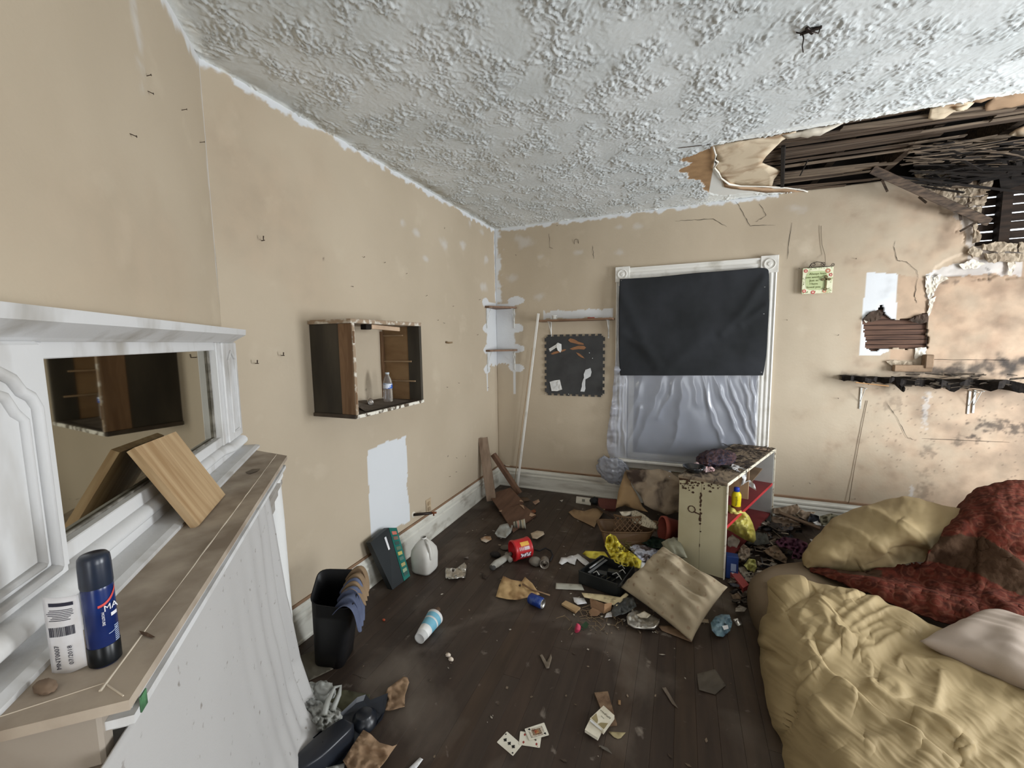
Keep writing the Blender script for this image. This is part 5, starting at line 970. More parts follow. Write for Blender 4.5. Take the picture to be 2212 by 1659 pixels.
G = folds(G, [(c1_((1120, 550), (1060, 500), (960, 430), (850, 380), (700, 340)), 7, .020, 'g'), (c1_((1140, 555), (1100, 610), (940, 660)), 6, -.020, 's'), (c1_((1480, 520), (1380, 470), (1240, 400), (1080, 290), (980, 220)), 7, .022, 'g'), (c1_((1490, 510), (1420, 440), (1300, 380), (1240, 350)), 6, .016, 's'), (c1_((1480, 525), (1340, 530), (1140, 550)), 5, -.018, 's'), (c1_((480, 600), (640, 560), (820, 590)), 7, .014, 'g'), (c1_((540, 520), (700, 480), (880, 530)), 8, .014, 'g'), (c1_((640, 380), (780, 410), (1000, 500)), 8, .014, 'g'), (c1_((1230, 140), (1320, 160), (1440, 190)), 4, .012, 's'), (c1_((920, 660), (1060, 600), (1140, 560)), 8, .016, 'g'), (c1_((700, 300), (860, 250), (1020, 250)), 9, .012, 'g')])
hp = one('khaki_comforter', gvf(G), m_kh, 'khaki comforter bunched up into a mound on the far side of the mattress', 'bedding', smooth=True); thick(hp, .004)
# red brown patterned blanket
mt, nt, b = nodes('red floral blanket'); b.inputs['Roughness'].default_value = .95; b.inputs['Specular IOR Level'].default_value = .05
tc = nt.nodes.new('ShaderNodeTexCoord'); vo = nt.nodes.new('ShaderNodeTexVoronoi'); vo.inputs['Scale'].default_value = 13; vo.feature = 'F1'; wv = nt.nodes.new('ShaderNodeMath'); wv.operation = 'PINGPONG'; wv.inputs[1].default_value = .16
nt.links.new(tc.outputs['Object'], vo.inputs['Vector']); nt.links.new(vo.outputs['Distance'], wv.inputs[0])
c = mixc(nt, ramp(nt, tnoise(nt, 26, 4), .4, .62), lin((88, 42, 32)), lin((64, 34, 27)))
c = mixc(nt, ramp(nt, wv.outputs[0], .09, .15), c, lin((92, 54, 42)))
at = nt.nodes.new('ShaderNodeAttribute'); at.attribute_name = 'stain'; sp = nt.nodes.new('ShaderNodeSeparateColor'); nt.links.new(at.outputs['Color'], sp.inputs[0])
c = mixc(nt, sp.outputs[0], c, lin((62, 46, 34))); nt.links.new(c, b.inputs['Base Color']); bump(nt, b, tnoise(nt, 120, 4), .003, .6); m_blk = mt
rows = [
 [Wc(3.15, 3.45, .10), Wc(3.45, 3.62, .10), Wc(3.7, 3.7, .10), Wc(4.0, 3.75, .10), Wc(4.4, 3.7, .1), Wc(4.62, 3.6, .1)],
 [(2068, 1108, .48), (2100, 1068, .58), (2140, 1053, .62), (2190, 1047, .63), (2290, 1050, .62), (2420, 1080, .6)],
 [(2048, 1140, .53), (2085, 1110, .60), (2130, 1090, .65), (2190, 1085, .67), (2290, 1090, .65), (2420, 1120, .6)],
 [(2010, 1188, .47), (2060, 1170, .52), (2115, 1150, .56), (2180, 1150, .59), (2290, 1160, .58), (2420, 1190, .55)],
 [(1950, 1226, .30), (2020, 1215, .37), (2090, 1205, .43), (2170, 1210, .46), (2290, 1225, .45), (2420, 1250, .45)],
 [(1850, 1242, .25), (1950, 1250, .27), (2040, 1260, .30), (2150, 1270, .34), (2290, 1290, .35), (2420, 1320, .35)],
 [(1760, 1228, .235), (1900, 1270, .29), (2010, 1300, .31), (2110, 1325, .32), (2270, 1360, .32), (2450, 1400, .31)],
 [(1750, 1235, .225), (1890, 1292, .26), (2000, 1335, .27), (2100, 1360, .27), (2250, 1410, .27), (2450, 1450, .27)]]
G = patch(rows, 200, 200); x, y = npix(G); G = G+normals(G)*(fbm(x/60, y/40, 4, 80)*.022)[..., None]
G = folds(G, [(c1_((560, 600), (800, 650), (1060, 700), (1400, 620), (1500, 560)), 7, .016, 'g'), (c1_((620, 760), (900, 780), (1100, 850), (1500, 880), (1750, 950), (1840, 1040)), 9, .022, 'g'), (c1_((1300, 820), (1600, 860), (1820, 950), (1850, 1050)), 5, -.016, 's'), (c1_((1880, 400), (1880, 700), (1860, 900)), 6, .012, 'g'), (c1_((1900, 430), (2050, 560), (2212, 680)), 8, .014, 'g'), (c1_((1950, 900), (2100, 1000), (2212, 1060)), 7, .014, 'g'), (c1_((2000, 1080), (2120, 1040), (2212, 1040)), 6, .014, 'g')])
x, y = npix(G); pt = inpoly(x+perlin(x/20, y/20, 3)*3, y+perlin(x/20, y/20, 5)*3, c1_((1560, 440), (1700, 420), (1900, 440), (2050, 530), (2212, 640), (2400, 760), (2400, 1000), (2100, 860), (1850, 720), (1500, 620), (1400, 620), (1450, 560))); pt2 = inpoly(x, y, c1_((450, 620), (720, 640), (760, 720), (1100, 760), (1100, 700), (900, 680), (620, 610)))
nv_, nu_ = x.shape; o = npmesh('blanket', G.reshape(-1, 3), quadgrid(nu_, nv_), m_blk, np.stack([np.clip(pt*1.+pt2, 0, 1), x*0, x*0, x*0+1], -1).reshape(-1, 4)); tag(o, 'heaped reddish brown floral blanket trailing across the middle of the mattress', 'blanket'); thick(o, .006)
# pillow on the bed
pw = [onz(1972, 1392, .30), onz(2090, 1336, .34), onz(2330, 1400, .34), onz(2230, 1485, .30)]
one('bed_pillow', cushion(onz(1985, 1385, .31), onz(2130, 1318, .33), onz(2420, 1420, .33), onz(2260, 1500, .31), .17, 44, .006, 3, .45), M('pinkish grey pillowcase', (162, 148, 136), .8, (140, 126, 110), 3, .4, .65, bmp=.0006, bsc=300), 'greyish pink pillow lying on the khaki duvet at the right', 'pillow', smooth=True)

# ======================= SHELF UNIT (drawerless dresser) =======================
ux = Vector((.04, 1.0, 0)).normalized(); vx = Vector((1, -.22, 0)).normalized()
DA, DB, DC, DD_ = Vector((1.822, 2.955, 0)), Vector((2.100, 2.880, 0)), Vector((2.545, 3.945, 0)), Vector((2.268, 4.02, 0))
def dq(u, v, z): # u along length 0..1, v across 0 (left) .. 1 (right)
    p = DA.lerp(DD_, u).lerp(DB.lerp(DC, u), v); p.z = z; return p
def dbox(u0, u1, v0, v1, z0, z1):
    V = [dq(u, v, z) for z in (z0, z1) for u, v in ((u0, v0), (u1, v0), (u1, v1), (u0, v1))]
    return V, [(0, 1, 2, 3), (7, 6, 5, 4), (0, 4, 5, 1), (1, 5, 6, 2), (2, 6, 7, 3), (3, 7, 4, 0)]
du_ = thing('shelf_unit', dq(.5, .5, 0), 'cream painted shelf unit with red inner shelves and a grimy top by the window', 'shelf unit')
TZ = .64
m_cream = M('dirty cream paint', (186, 178, 148), .55, (168, 158, 128), 3, bmp=.0005)
m_grimetop = M('grimy peeling top', (138, 122, 102), .8, (58, 48, 42), 9, .42, .62, (1.6, .6, 1), dist=1.6, bmp=.003, bsc=14, det=8)
m_redsh = M('red painted shelf', (134, 52, 54), .5, (106, 44, 46), 6, .35, .75)
m_inner = M('grey white inner panel', (176, 176, 172), .6, (140, 138, 134), 4, .4, .8)
add(du_, 'top', dbox(-.008, 1.004, -.02, 1.02, TZ-.018, TZ), m_grimetop)
add(du_, 'front_edge', join(dbox(-.01, 1.005, 1.018, 1.032, TZ-.02, TZ+.001), dbox(-.008, .004, 1.005, 1.03, .0, TZ-.02), dbox(.995, 1.007, 1.005, 1.03, 0, TZ-.02)), M('chipped white edge', (216, 210, 192), .6, (150, 132, 110), 24, .55, .65))
ep = add(du_, 'end_panel', dbox(0, .016, 0, .48, 0.002, TZ-.018), m_cream); ep2 = add(du_, 'end_panel', dbox(0, .016, .486, 1.0, 0.002, TZ-.018), m_cream)
add(du_, 'end_panel', dbox(.984, 1.0, 0, 1.0, 0.002, TZ-.018), m_inner, label='greyish far end panel')
add(du_, 'back_panel', dbox(.016, .984, 0, .03, 0.002, TZ-.018), M('brown hardboard', (104, 82, 58), .8))
add(du_, 'shelf', dbox(.016, .984, .03, .99, .33, .346), m_redsh); add(du_, 'shelf_edge', dbox(.016, .984, .99, 1.005, .328, .348), M('bright red edge', (206, 60, 66), .45)); add(du_, 'shelf', dbox(.016, .984, .03, .99, .075, .09), m_redsh)
add(du_, 'divider', dbox(.40, .412, .5, 1.0, .40, TZ-.02), M('raw divider', (178, 146, 116), .7)); add(du_, 'slanted_board', plank4(dq(.45, .98, .50), dq(.72, .98, .54), dq(.74, .3, .55), dq(.47, .3, .51), .008), M('brown inner board', (122, 100, 78), .8))
# rust and mould marks on the near end
L = []
for k in range(70):
    v = abs(R.gauss(.12, .22)) if R.random() < .7 else R.uniform(0, 1); z = TZ-.02-abs(R.gauss(.01, .035)); 
    if v > .98 or z < .3: continue
    q = dq(-.0015, v, z); L.append(blob(q, (R.uniform(.002, .009), .0012, R.uniform(.002, .007)), 1, .4, 2, k))
for k in range(26): q = dq(-.0015, .48+R.gauss(0, .012), R.uniform(.36, .56) if k < 16 else R.uniform(.05, .6)); L.append(blob(q, (R.uniform(.002, .006), .001, R.uniform(.003, .012)), 1, .4, 2, k+80))
for k in range(22): a = k*.29; q = dq(-.0015, .29+.075*math.cos(a), .42+.022*math.sin(a)); L.append(blob(q, (.004, .001, .003), 1, .4, 2, k))
for k in range(8): q = dq(-.0015, .34+k*.018, .405-(k*.0012)); L.append(blob(q, (.004, .001, .004), 1, .4, 2, k))
mk('rust_marks', [v-Vector(du_.location) for v in join(*L)[0]], join(*L)[1], M('dark rust', (70, 50, 36), .9), (0, 0, 0), ep)['kind'] = 'stuff'
# things on and in the unit
T0 = TZ+.001
p = onz(1499, 1020, T0); one('black_bowl', lathe([(0, 0), (.03, 0), (.045, .008), (.069, .032), (.074, .042), (.069, .041), (.045, .017), (0, .012)], 32, p), M('glossy black glaze', (24, 26, 28), .18, (40, 42, 44), 30, spec=.6), 'small glossy black bowl on the near corner of the shelf unit', 'bowl', smooth=True)
c8 = lambda L: [(1440+u/8.296, 930+v/8.296) for u, v in L]
one('pink_wrapper', psheet(c8([(430, 600), (560, 560), (620, 610), (700, 640), (800, 640), (870, 690), (850, 730), (700, 750), (560, 690)]), T0+.004, .022, 3, 3, .22, True), M('pink cellophane', (206, 152, 152), .25, (230, 216, 216), 30, spec=.6), 'crumpled pink and clear plastic wrapper behind the black bowl', 'wrapper', smooth=True)
m_hair = M('matted fibres', (84, 60, 58), .9, (42, 42, 58), 14, .4, .6, (4, 1, 1), dist=2, bmp=.006, bsc=40)
one('matted_cloth', blob(onz(1548, 990, T0+.012), (.10, .19, .042), 5, .28, 2.2, 6, flat=T0, rot=Matrix.Rotation(-.35, 3, 'Z')), m_hair, 'matted dark red and blue tangle of cloth on the shelf unit', 'rag', smooth=True)
L = []
for k in range(150):
    t = R.random(); q = dq(R.uniform(.18, .97), R.uniform(.05, .95), T0+.002); a = R.gauss(.2, .5); l_ = R.uniform(.02, .09); P = [q, q+Vector((math.cos(a)*l_*.5, math.sin(a)*l_*.5, R.uniform(.001, .012))), q+Vector((math.cos(a+.4)*l_, math.sin(a+.4)*l_, 0.001))]; L.append(tube(P, R.uniform(.001, .0028), 4))
for k in range(14): q = onz(1585+k*2-14, 962+k*1.0, T0); L.append(tube([q, q+Vector((-.03, .01, .012)), q+Vector((-.045, .02, .006+R.uniform(0, .01)))], .0016, 4))
tag(one('twiggy_litter', join(*L), M('dark fibres', (50, 42, 38), .9), 'dark twigs and fibres scattered over the grimy top of the shelf unit', 'litter'), kind='stuff')
one('torn_card', psheet(c8([(1560, 330), (1660, 300), (1850, 345), (1830, 370), (1700, 350)]), T0+.003, .003, 3), M('beige torn card', (176, 150, 128), .8), 'torn beige card flake at the far right of the shelf unit top', 'card')
cmb = thing('hairbrush', onz(1572, 1008, T0), 'black brush with a pale handle lying on the shelf unit beside the wrapper', 'brush')
add(cmb, 'head', blob(onz(1570, 1009, T0+.012), (.038, .02, .012), 3, .06, 3, 2, rot=Matrix.Rotation(-.6, 3, 'Z')), M('black bristle', (30, 30, 26), .7, (14, 14, 14), 90), True); add(cmb, 'handle', tube([onz(1562, 1003, T0+.012), onz(1552, 1000, T0+.012), onz(1545, 1001, T0+.010)], [.007, .009, .008], 10), M('olive plastic', (150, 146, 112), .4), True)
add(cmb, 'blue_ring', tube([onz(1548, 995, T0+.014), onz(1560, 996, T0+.02), onz(1570, 998, T0+.014)], .0015, 5), M('blue plastic', (60, 84, 176), .4))
m_pap = M('white scrap paper', (226, 226, 226), .6, (204, 204, 208), 20)
one('draped_paper', psheet([(1577, 1010, T0+.003), (1583, 1002, T0+.004), (1595, 1006, T0+.004), (1610, 1013, T0+.005), (1614, 1018, T0-.005), (1612, 1035, .56), (1607, 1046, .52), (1600, 1050, .5), (1604, 1035, .56), (1600, 1020, T0-.002), (1592, 1018, T0+.003)], 0, .004, 3, 7, .1), m_pap, 'white paper strip draped over the front edge of the shelf unit', 'paper', smooth=True)
one('draped_paper', psheet([(1610, 1040, .53), (1620, 1037, .54), (1630, 1046, .5), (1634, 1060, .45), (1627, 1056, .46), (1618, 1050, .48), (1608, 1048, .49)], 0, .006, 3, 8, .1), m_pap, 'crumpled white tissue inside the shelf unit by the slanted board', 'paper', smooth=True)
p = onz(1597, 1104, .347); p = Vector((p.x, p.y, .347)); q = dq(.30, .86, .347); sb_ = thing('squeeze_bottle', q, 'yellow plastic bottle with a blue cap on the red shelf', 'bottle')
m_yel = M('yellow bottle', (232, 214, 40), .35, (222, 200, 34), 4)
add(sb_, 'body', lathe([(0, 0), (.028, 0), (.030, .006), (.029, .05), (.031, .09), (.030, .115), (.022, .130), (.014, .136), (.014, .14)], 24, q), m_yel, True); add(sb_, 'cap', lathe([(.0175, .136), (.0185, .138), (.0185, .160), (.016, .164), (0, .165)], 20, q), M('blue cap', (42, 66, 176), .35), True)
add(sb_, 'label_band', lathe([(.0303, .004), (.0306, .03), (.0300, .034)], 24, q), M('brown label', (110, 58, 30), .5), True)
tc_ = (Vector((EYE.x, EYE.y, 0))-Vector((q.x, q.y, 0))).normalized(); rr__ = Vector((0, 0, 1)).cross(tc_); text(sb_, 'lettering', 'Nesquik', .021, q+tc_*.0325+Vector((0, 0, .075)), (Vector((0, 0, 1)), -rr__, tc_), M('brown ink', (70, 40, 26), .5), .0003)
one('yellow_bag', psheet([(1567, 1100, .33), (1574, 1090, .36), (1583, 1094, .35), (1588, 1086, .37), (1594, 1096, .35), (1606, 1102, .33), (1618, 1114, .29), (1626, 1130, .24), (1632, 1150, .17), (1633, 1166, .12), (1628, 1173, .09), (1613, 1168, .10), (1598, 1160, .12), (1582, 1150, .15), (1568, 1143, .18), (1566, 1122, .25)], 0, .022, 4, 6, .06, True, puff=.05), M('yellow plastic bag', (222, 212, 116), .35, (206, 190, 70), 5, spec=.5, bmp=.002, bsc=14), 'yellow plastic bag bulging out of the shelf unit below the yellow bottle', 'bag', smooth=True)
p = dq(.03, 1.08, .002); bl = thing('blue_carton', p, 'blue carton standing against the foot of the shelf unit', 'carton'); add(bl, 'box', bx(p.x+.015, p.y+.02, .075, .07, .06, .15, .002), M('blue carton print', (38, 62, 120), .5)); add(bl, 'label', bx(p.x+.022, p.y-.011, .08, .03, .002, .05), M('pale label', (150, 168, 200), .5)); 

# ======================= THINGS ON THE FLOOR =======================
def flo(name, L, mt, lb, cat, z=.003, amp=.004, st=6, sd=None, ridge=False, freq=.08, fr=0, smooth=True, t=.0012, group=None, base=None, puff=0):
    o = one(name, psheet(L, z, amp, st, R.randint(0, 90) if sd is None else sd, freq, ridge, fr=fr, puff=puff), mt, lb, cat, smooth=smooth, group=group); thick(o, t, 1); return o
# black bin
m_bin = M('black plastic bin', (24, 24, 25), .45, (30, 30, 32), 5)
b0 = Vector(onz(722, 1412, 0)); bc_ = thing('waste_bin', (b0.x, b0.y, 0), 'tall black rectangular waste bin with clothes hanging out, by the left wall', 'bin')
BL = [onz(676, 1440), onz(738, 1448), onz(768, 1395), onz(700, 1385)]; BH = .46
tl = [onz(668, 1305, .38), onz(760, 1318, .37), onz(786, 1232, .46), onz(690, 1230, .47)]
def rr4(P, k=.25, n=5):
    out = []
    for i in range(4):
        a, b_, c = P[i-1], P[i], P[(i+1) % 4]; s = b_.lerp(a, k); e = b_.lerp(c, k)
        for j in range(n+1): t = j/n; out.append(s.lerp(b_, t).lerp(b_.lerp(e, t), t))
    return out
bl_ = [Vector((p.x, p.y, .002)) for p in BL]
rows = [[p.lerp(sum(bl_, Vector())/4, 1-s) for p in rr4(bl_)] for s in (.02, .5, 1)]
for t in (.25, .5, .75, 1): rows.append([p for p in rr4([bl_[i].lerp(tl[i], t) for i in range(4)])])
cen = sum(tl, Vector())/4; rim = [p.lerp(cen, -.03) for p in rr4(tl)]; rows += [rim]
V, F = grid(rows, True); o = add(bc_, 'shell', (V, F), m_bin, True); thick(o, .003)
m_jean = M('faded blue denim', (92, 100, 124), .9, (66, 72, 94), 7); m_tanc = M('tan cotton', (140, 118, 92), .9, (116, 96, 76), 6)
def drape(name, pts, w, mt, lb, seed):   # a cloth hung along a path of (p) with width vectors
    rows = []
    for i, (c_, wd_) in enumerate(pts):
        c_ = Vector(c_); wd_ = Vector(wd_); rows.append([c_+wd_*(j/12-.5)+Vector((0, -.012, .012))*math.sin(j*1.7+seed+i*.2) for j in range(13)])
    o = one(name, grid(rows), mt, lb, 'clothing', smooth=True); thick(o, .004); o.modifiers.new('soft', 'SUBSURF').render_levels = 2; return o
e1 = tl[1].lerp(tl[2], .35); od = (tl[1]-tl[0]).normalized(); along = (tl[2]-tl[1]).normalized()
drape('denim_cloth', [(e1-od*.10+Vector((0, 0, -.06)), along*.12), (e1-od*.04+Vector((0, 0, .02)), along*.14), (e1+od*.012+Vector((0, 0, .01)), along*.14), (e1+od*.022+Vector((0, 0, -.08)), along*.11), (e1+od*.02+Vector((0, 0, -.14)), along*.08)], 0, m_jean, 'faded blue denim cloth hanging over the rim of the waste bin', 1)
e1 = tl[1].lerp(tl[2], .72); drape('tan_cloth', [(e1-od*.09+Vector((0, 0, -.05)), along*.10), (e1-od*.03+Vector((0, 0, .03)), along*.13), (e1+od*.015+Vector((0, 0, .0)), along*.12), (e1+od*.025+Vector((0, 0, -.09)), along*.07)], 0, m_tanc, 'tan cotton cloth in the waste bin beside the blue denim', 2)
# game box leaning on the wall
g = [onz(801, 1180, .33), onz(838, 1140, .40), onz(886, 1232, .03), onz(848, 1272, .004)]
q = [onz(848, 1274, .003), onz(880, 1242, .003), onx(857, 1140, .03+.045), onx(817, 1165, .03+.045)]
A_ = [onz(848, 1272, .003), onz(886, 1246, .003)]; ww = (A_[1]-A_[0])
tp = [onx(800, 1172, .028), onx(838, 1140, .028)]
gb = thing('game_box', (A_[0]+A_[1])/2, 'flat black board game box with a green side leaning on the left wall', 'box')
P0, P1, P2, P3 = onz(848, 1274, .003), onz(872, 1256, .003), onx(839, 1140, .075), onx(800, 1172, .075)
add(gb, 'lid', plank4(P0, P1, P2, P3, .04), M('black box lid', (36, 40, 42), .5))
ga = [onz(873, 1255, .004), onz(886, 1244, .004), onx(857, 1140, .06), onx(840, 1140, .075)]
add(gb, 'printed_side', plank4(ga[0], ga[1], ga[2], ga[3], .036), M('green box side', (34, 108, 98), .5))
def bil(Q, u, v): return Q[0].lerp(Q[1], u).lerp(Q[3].lerp(Q[2], u), v)
nn_ = (ga[1]-ga[0]).cross(ga[3]-ga[0]).normalized()*.001; nn_ = nn_ if nn_.dot(EYE-ga[0]) > 0 else -nn_
n2_ = (P1-P0).cross(P3-P0).normalized()*.001; n2_ = n2_ if n2_.dot(EYE-P0) > 0 else -n2_
for k, (v, c_) in enumerate([(.90, (206, 120, 104)), (.80, (130, 104, 92)), (.70, (60, 84, 80)), (.60, (96, 116, 96)), (.50, (196, 180, 110)), (.40, (90, 120, 110)), (.28, (170, 160, 110)), (.17, (150, 170, 140)), (.10, (60, 90, 84))]):
    add(gb, 'printed_square', ([bil(ga, .2, v-.035)+nn_, bil(ga, .8, v-.035)+nn_, bil(ga, .8, v+.03)+nn_, bil(ga, .2, v+.03)+nn_], [(0, 1, 2, 3)]), M('print %d' % k, c_, .5))
pq_ = [P0, P1, P2, P3]; add(gb, 'white_label', ([bil(pq_, .66, .66)+n2_, bil(pq_, .76, .66)+n2_, bil(pq_, .76, .90)+n2_, bil(pq_, .66, .90)+n2_], [(0, 1, 2, 3)]), m_pap)
# milk jug
p = onz(918, 1232, 0); p.z = .001; jg = thing('milk_jug', p, 'empty translucent white plastic milk jug on the floor beside the game box', 'jug')
m_jug = M('milky plastic', (206, 204, 198), .4, (184, 180, 172), 6, spec=.5)
rows = []
for z, r, e in ((.0, .04, 4), (.004, .066, 4), (.02, .074, 4), (.12, .076, 4.5), (.155, .072, 4), (.19, .052, 3), (.215, .030, 2.4), (.225, .019, 2), (.236, .018, 2)):
    rows.append([p+Vector((math.copysign(abs(math.cos(a))**(2/e), math.cos(a))*r, math.copysign(abs(math.sin(a))**(2/e), math.sin(a))*r, z)) for a in [2*math.pi*i/32 for i in range(32)]])
s_ = rows[0]; rows = [[p for _ in s_]]+rows
add(jg, 'body', grid(rows, True), m_jug, True); hd = (Vector((EYE.x, EYE.y, 0))-p); hd.z = 0; hd.normalize(); hd = Matrix.Rotation(.5, 3, 'Z') @ hd
add(jg, 'handle', tube([p+hd*.022+Vector((0, 0, .222)), p+hd*.058+Vector((0, 0, .205)), p+hd*.080+Vector((0, 0, .165)), p+hd*.083+Vector((0, 0, .12)), p+hd*.07+Vector((0, 0, .10))], [.010, .012, .012, .012, .010], 12), m_jug, True)
add(jg, 'neck_ring', lathe([(.019, .228), (.0205, .230), (.0205, .238), (.016, .238)], 20, p), m_jug, True); ld_ = Vector((-.6, -.8, 0)).normalized(); 
add(jg, 'label', bx(0, 0, .06, .002, .055, .06, .0, Matrix.Translation(p+hd.cross(Vector((0, 0, 1)))*-.0765*1.0) @ Matrix.Rotation(math.atan2(hd.y, hd.x)+math.pi/2, 4, 'Z')), M('navy label', (52, 58, 84), .5, (150, 150, 160), 60, .55, .6))
# foil sheets and cups
m_foil = M('crinkled foil', (206, 202, 194), .28, (164, 160, 150), 30, metal=.85)
flo('foil_wrapper', [(962, 1226), (985, 1228), (1003, 1215), (1008, 1222), (1005, 1248), (962, 1251)], m_foil, 'crumpled silver foil wrapper on the floor right of the milk jug', 'foil', .008, .016, 4, ridge=True, freq=.16)
def cup(th, base, ax, rb, rt, h, m1, lip=True, inner=None):
    add(th, 'body', lathe([(0, .004), (rb*.85, .004), (rb, 0), (rt, h), (rt*1.05, h+.001), (rt*1.05, h+.005), (rt*.95, h+.004), (rb*.92, .006), (0, .008)], 28, base, ax), m1, True)
a, b_ = onz(906, 1380, .035), onz(940, 1332, .045); ax = (b_-a).normalized(); cu_ = thing('foam_cups', a, 'two nested white foam cups with a blue band lying on the dark floor', 'cup')
m_foam = M('white foam cup', (228, 228, 226), .6); cup(cu_, a, ax, .028, .040, .12, m_foam); cu2 = add(cu_, 'outer_cup', lathe([(.0325, .030), (.0405, .120), (.046, .160), (.0475, .166), (.044, .166), (.040, .13)], 28, a, ax), m_foam, True)
add(cu_, 'blue_band', lathe([(.0362, .068), (.0407, .112)], 28, a+ax*.0, ax), M('blue band print', (96, 156, 180), .5, (120, 176, 196), 8), True); add(cu_, 'blue_band', lathe([(.0423, .122), (.0455, .150)], 28, a, ax), M('blue band print'  , (96, 156, 180)), True)
cu_.location = a
for k, o in enumerate(list(cu_.children)): pass
p = onz(924, 1318, .0)
one('bottle_stub', tube([onz(940, 1322, .02), onz(948, 1316, .02)], [.016, .014], 12), M('rusty brown', (92, 72, 56), .6), 'small rusty brown knob on the floor behind the foam cups', 'debris', smooth=True)
for (a_, b_), lb in (((968, 1415), 'white popcorn shaped crumb on the floor below the foam cups'), ((974, 1424), 'second popped white crumb just below the first')):
    one('white_crumb', blob(onz(a_, b_, .006), (.010, .007, .007), 3, .5, 2.5, a_), M('popcorn white', (220, 206, 190), .8), lb, 'crumb', smooth=True)
one('orange_bead', blob(onz(829, 1339, .006), (.008, .006, .006), 3, .2, 2, 3), M('orange bit', (178, 84, 56), .6), 'small orange bit on the floor right of the waste bin', 'debris', smooth=True)
# grey carrier bag, black plastic tray, brown papers
m_bag = M('thin grey plastic', (176, 178, 174), .35, (150, 150, 142), 8, spec=.5, alpha=.8)
bg_ = thing('carrier_bag', onz(695, 1535, 0), 'crumpled translucent grey carrier bag between the hearth cloth and black tray', 'bag')
add(bg_, 'body', psheet([(646, 1512), (650, 1498), (668, 1490), (684, 1502), (700, 1512), (722, 1520), (738, 1535), (742, 1556), (728, 1568), (706, 1584), (692, 1590), (680, 1572), (664, 1556), (648, 1530)], .02, .028, 4, 8, .07, True, puff=.055), m_bag, True); add(bg_, 'bunch', blob(onz(700, 1494, .07), (.045, .03, .035), 4, .25, 2, 9), m_bag, True); add(bg_, 'bunch', blob(onz(668, 1500, .06), (.04, .035, .035), 4, .25, 2, 4), m_bag, True)
add(bg_, 'handle', tube([onz(700, 1545, .09), onz(708, 1515, .10), onz(722, 1485, .10), onz(736, 1482, .10), onz(733, 1500, .08), onz(718, 1535, .07)], [.012, .011, .007, .006, .009, .012], 8), m_bag, True)
flo('olive_rag', [(660, 1500), (745, 1490), (800, 1500), (785, 1550), (740, 1560), (690, 1590), (665, 1560)], M('olive cloth', (88, 86, 66), .9, (62, 60, 48), 8), 'dirty olive cloth under the grey carrier bag', 'rag', .006, .012, 8)
m_trayb = M('black moulded plastic', (20, 24, 32), .35, (34, 38, 46), 6, spec=.5)
ty = thing('plastic_tray', onz(730, 1590, 0), 'long black moulded plastic console tray with a cup recess on the floor', 'tray')
hull = [(838, 1497, .07), (832, 1535, .035), (815, 1563, .015), (780, 1600, .01), (748, 1632, .01), (722, 1670, .01), (600, 1720, .01), (560, 1700, .03), (612, 1648, .045), (655, 1612, .05), (700, 1572, .055), (740, 1536, .06), (772, 1506, .065), (790, 1500, .06), (800, 1512, .05)]
top_ = [onz(*h_) for h_ in hull]; cen = sum(top_, Vector())/len(top_); n = len(top_); V = [t for t in top_]+[Vector((t.x, t.y, .003)).lerp(Vector((cen.x, cen.y, .003)), .08) for t in top_]
inn = [t.lerp(cen, .10)-Vector((0, 0, .012)) for t in top_]; V2 = V+inn
o = add(ty, 'shell', (V2, [(i, i+n, (i+1) % n+n, (i+1) % n) for i in range(n)]+[(i, (i+1) % n, (i+1) % n+2*n, i+2*n) for i in range(n)]+[tuple(range(n, 2*n)), tuple(range(2*n, 3*n))[::-1]]), m_trayb)
pk = onz(787, 1545, .05); add(ty, 'cup_recess', lathe([(.0, .012), (.028, .012), (.034, .008), (.036, -.002), (.046, -.006), (.048, -.04)], 28, pk), m_trayb, True)
def hullbox(L, z0, z1, ins=.12, nb=4):
    T = [onz(x_, y_, z1) for x_, y_ in L]; c_ = sum(T, Vector())/len(T); Rr = []
    for i in range(len(T)):
        a, b_, cc_ = T[i-1], T[i], T[(i+1) % len(T)]
        for j in range(nb+1): t = j/nb; s = b_.lerp(a, .3); e = b_.lerp(cc_, .3); Rr.append(s.lerp(b_, t).lerp(b_.lerp(e, t), t))
    rows = [[Vector((p.x, p.y, z0)) for p in Rr], [p-Vector((0, 0, .008)) for p in Rr], [p.lerp(c_, .05)-Vector((0, 0, .002)) for p in Rr], [p.lerp(c_, ins) for p in Rr], [p.lerp(c_, .98) for p in Rr]]
    return grid(rows, True)
add(ty, 'raised_lid', hullbox([(742, 1545), (770, 1562), (700, 1630), (650, 1662), (628, 1640), (680, 1590)], .01, .085), m_trayb, True); add(ty, 'raised_lid', hullbox([(640, 1640), (670, 1660), (600, 1740), (560, 1720)], .01, .07), m_trayb, True)
m_kraft = M('brown kraft paper', (146, 120, 94), .75, (122, 98, 76), 5, bmp=.0006, bsc=60)
flo('kraft_paper', [(741, 1642), (768, 1600), (785, 1576), (800, 1585), (820, 1604), (848, 1612), (858, 1608), (835, 1640), (818, 1662), (780, 1690), (755, 1668)], m_kraft, 'crumpled brown kraft paper in front of the black tray', 'paper', .03, .022, 6, ridge=True, freq=.03)
flo('kraft_paper', [(833, 1497), (838, 1486), (872, 1461), (880, 1463), (884, 1474), (875, 1500), (874, 1526), (840, 1536), (830, 1534), (840, 1510)], m_kraft, 'folded brown kraft paper behind the tip of the black tray', 'paper', .012, .012, 5, ridge=True, freq=.05)
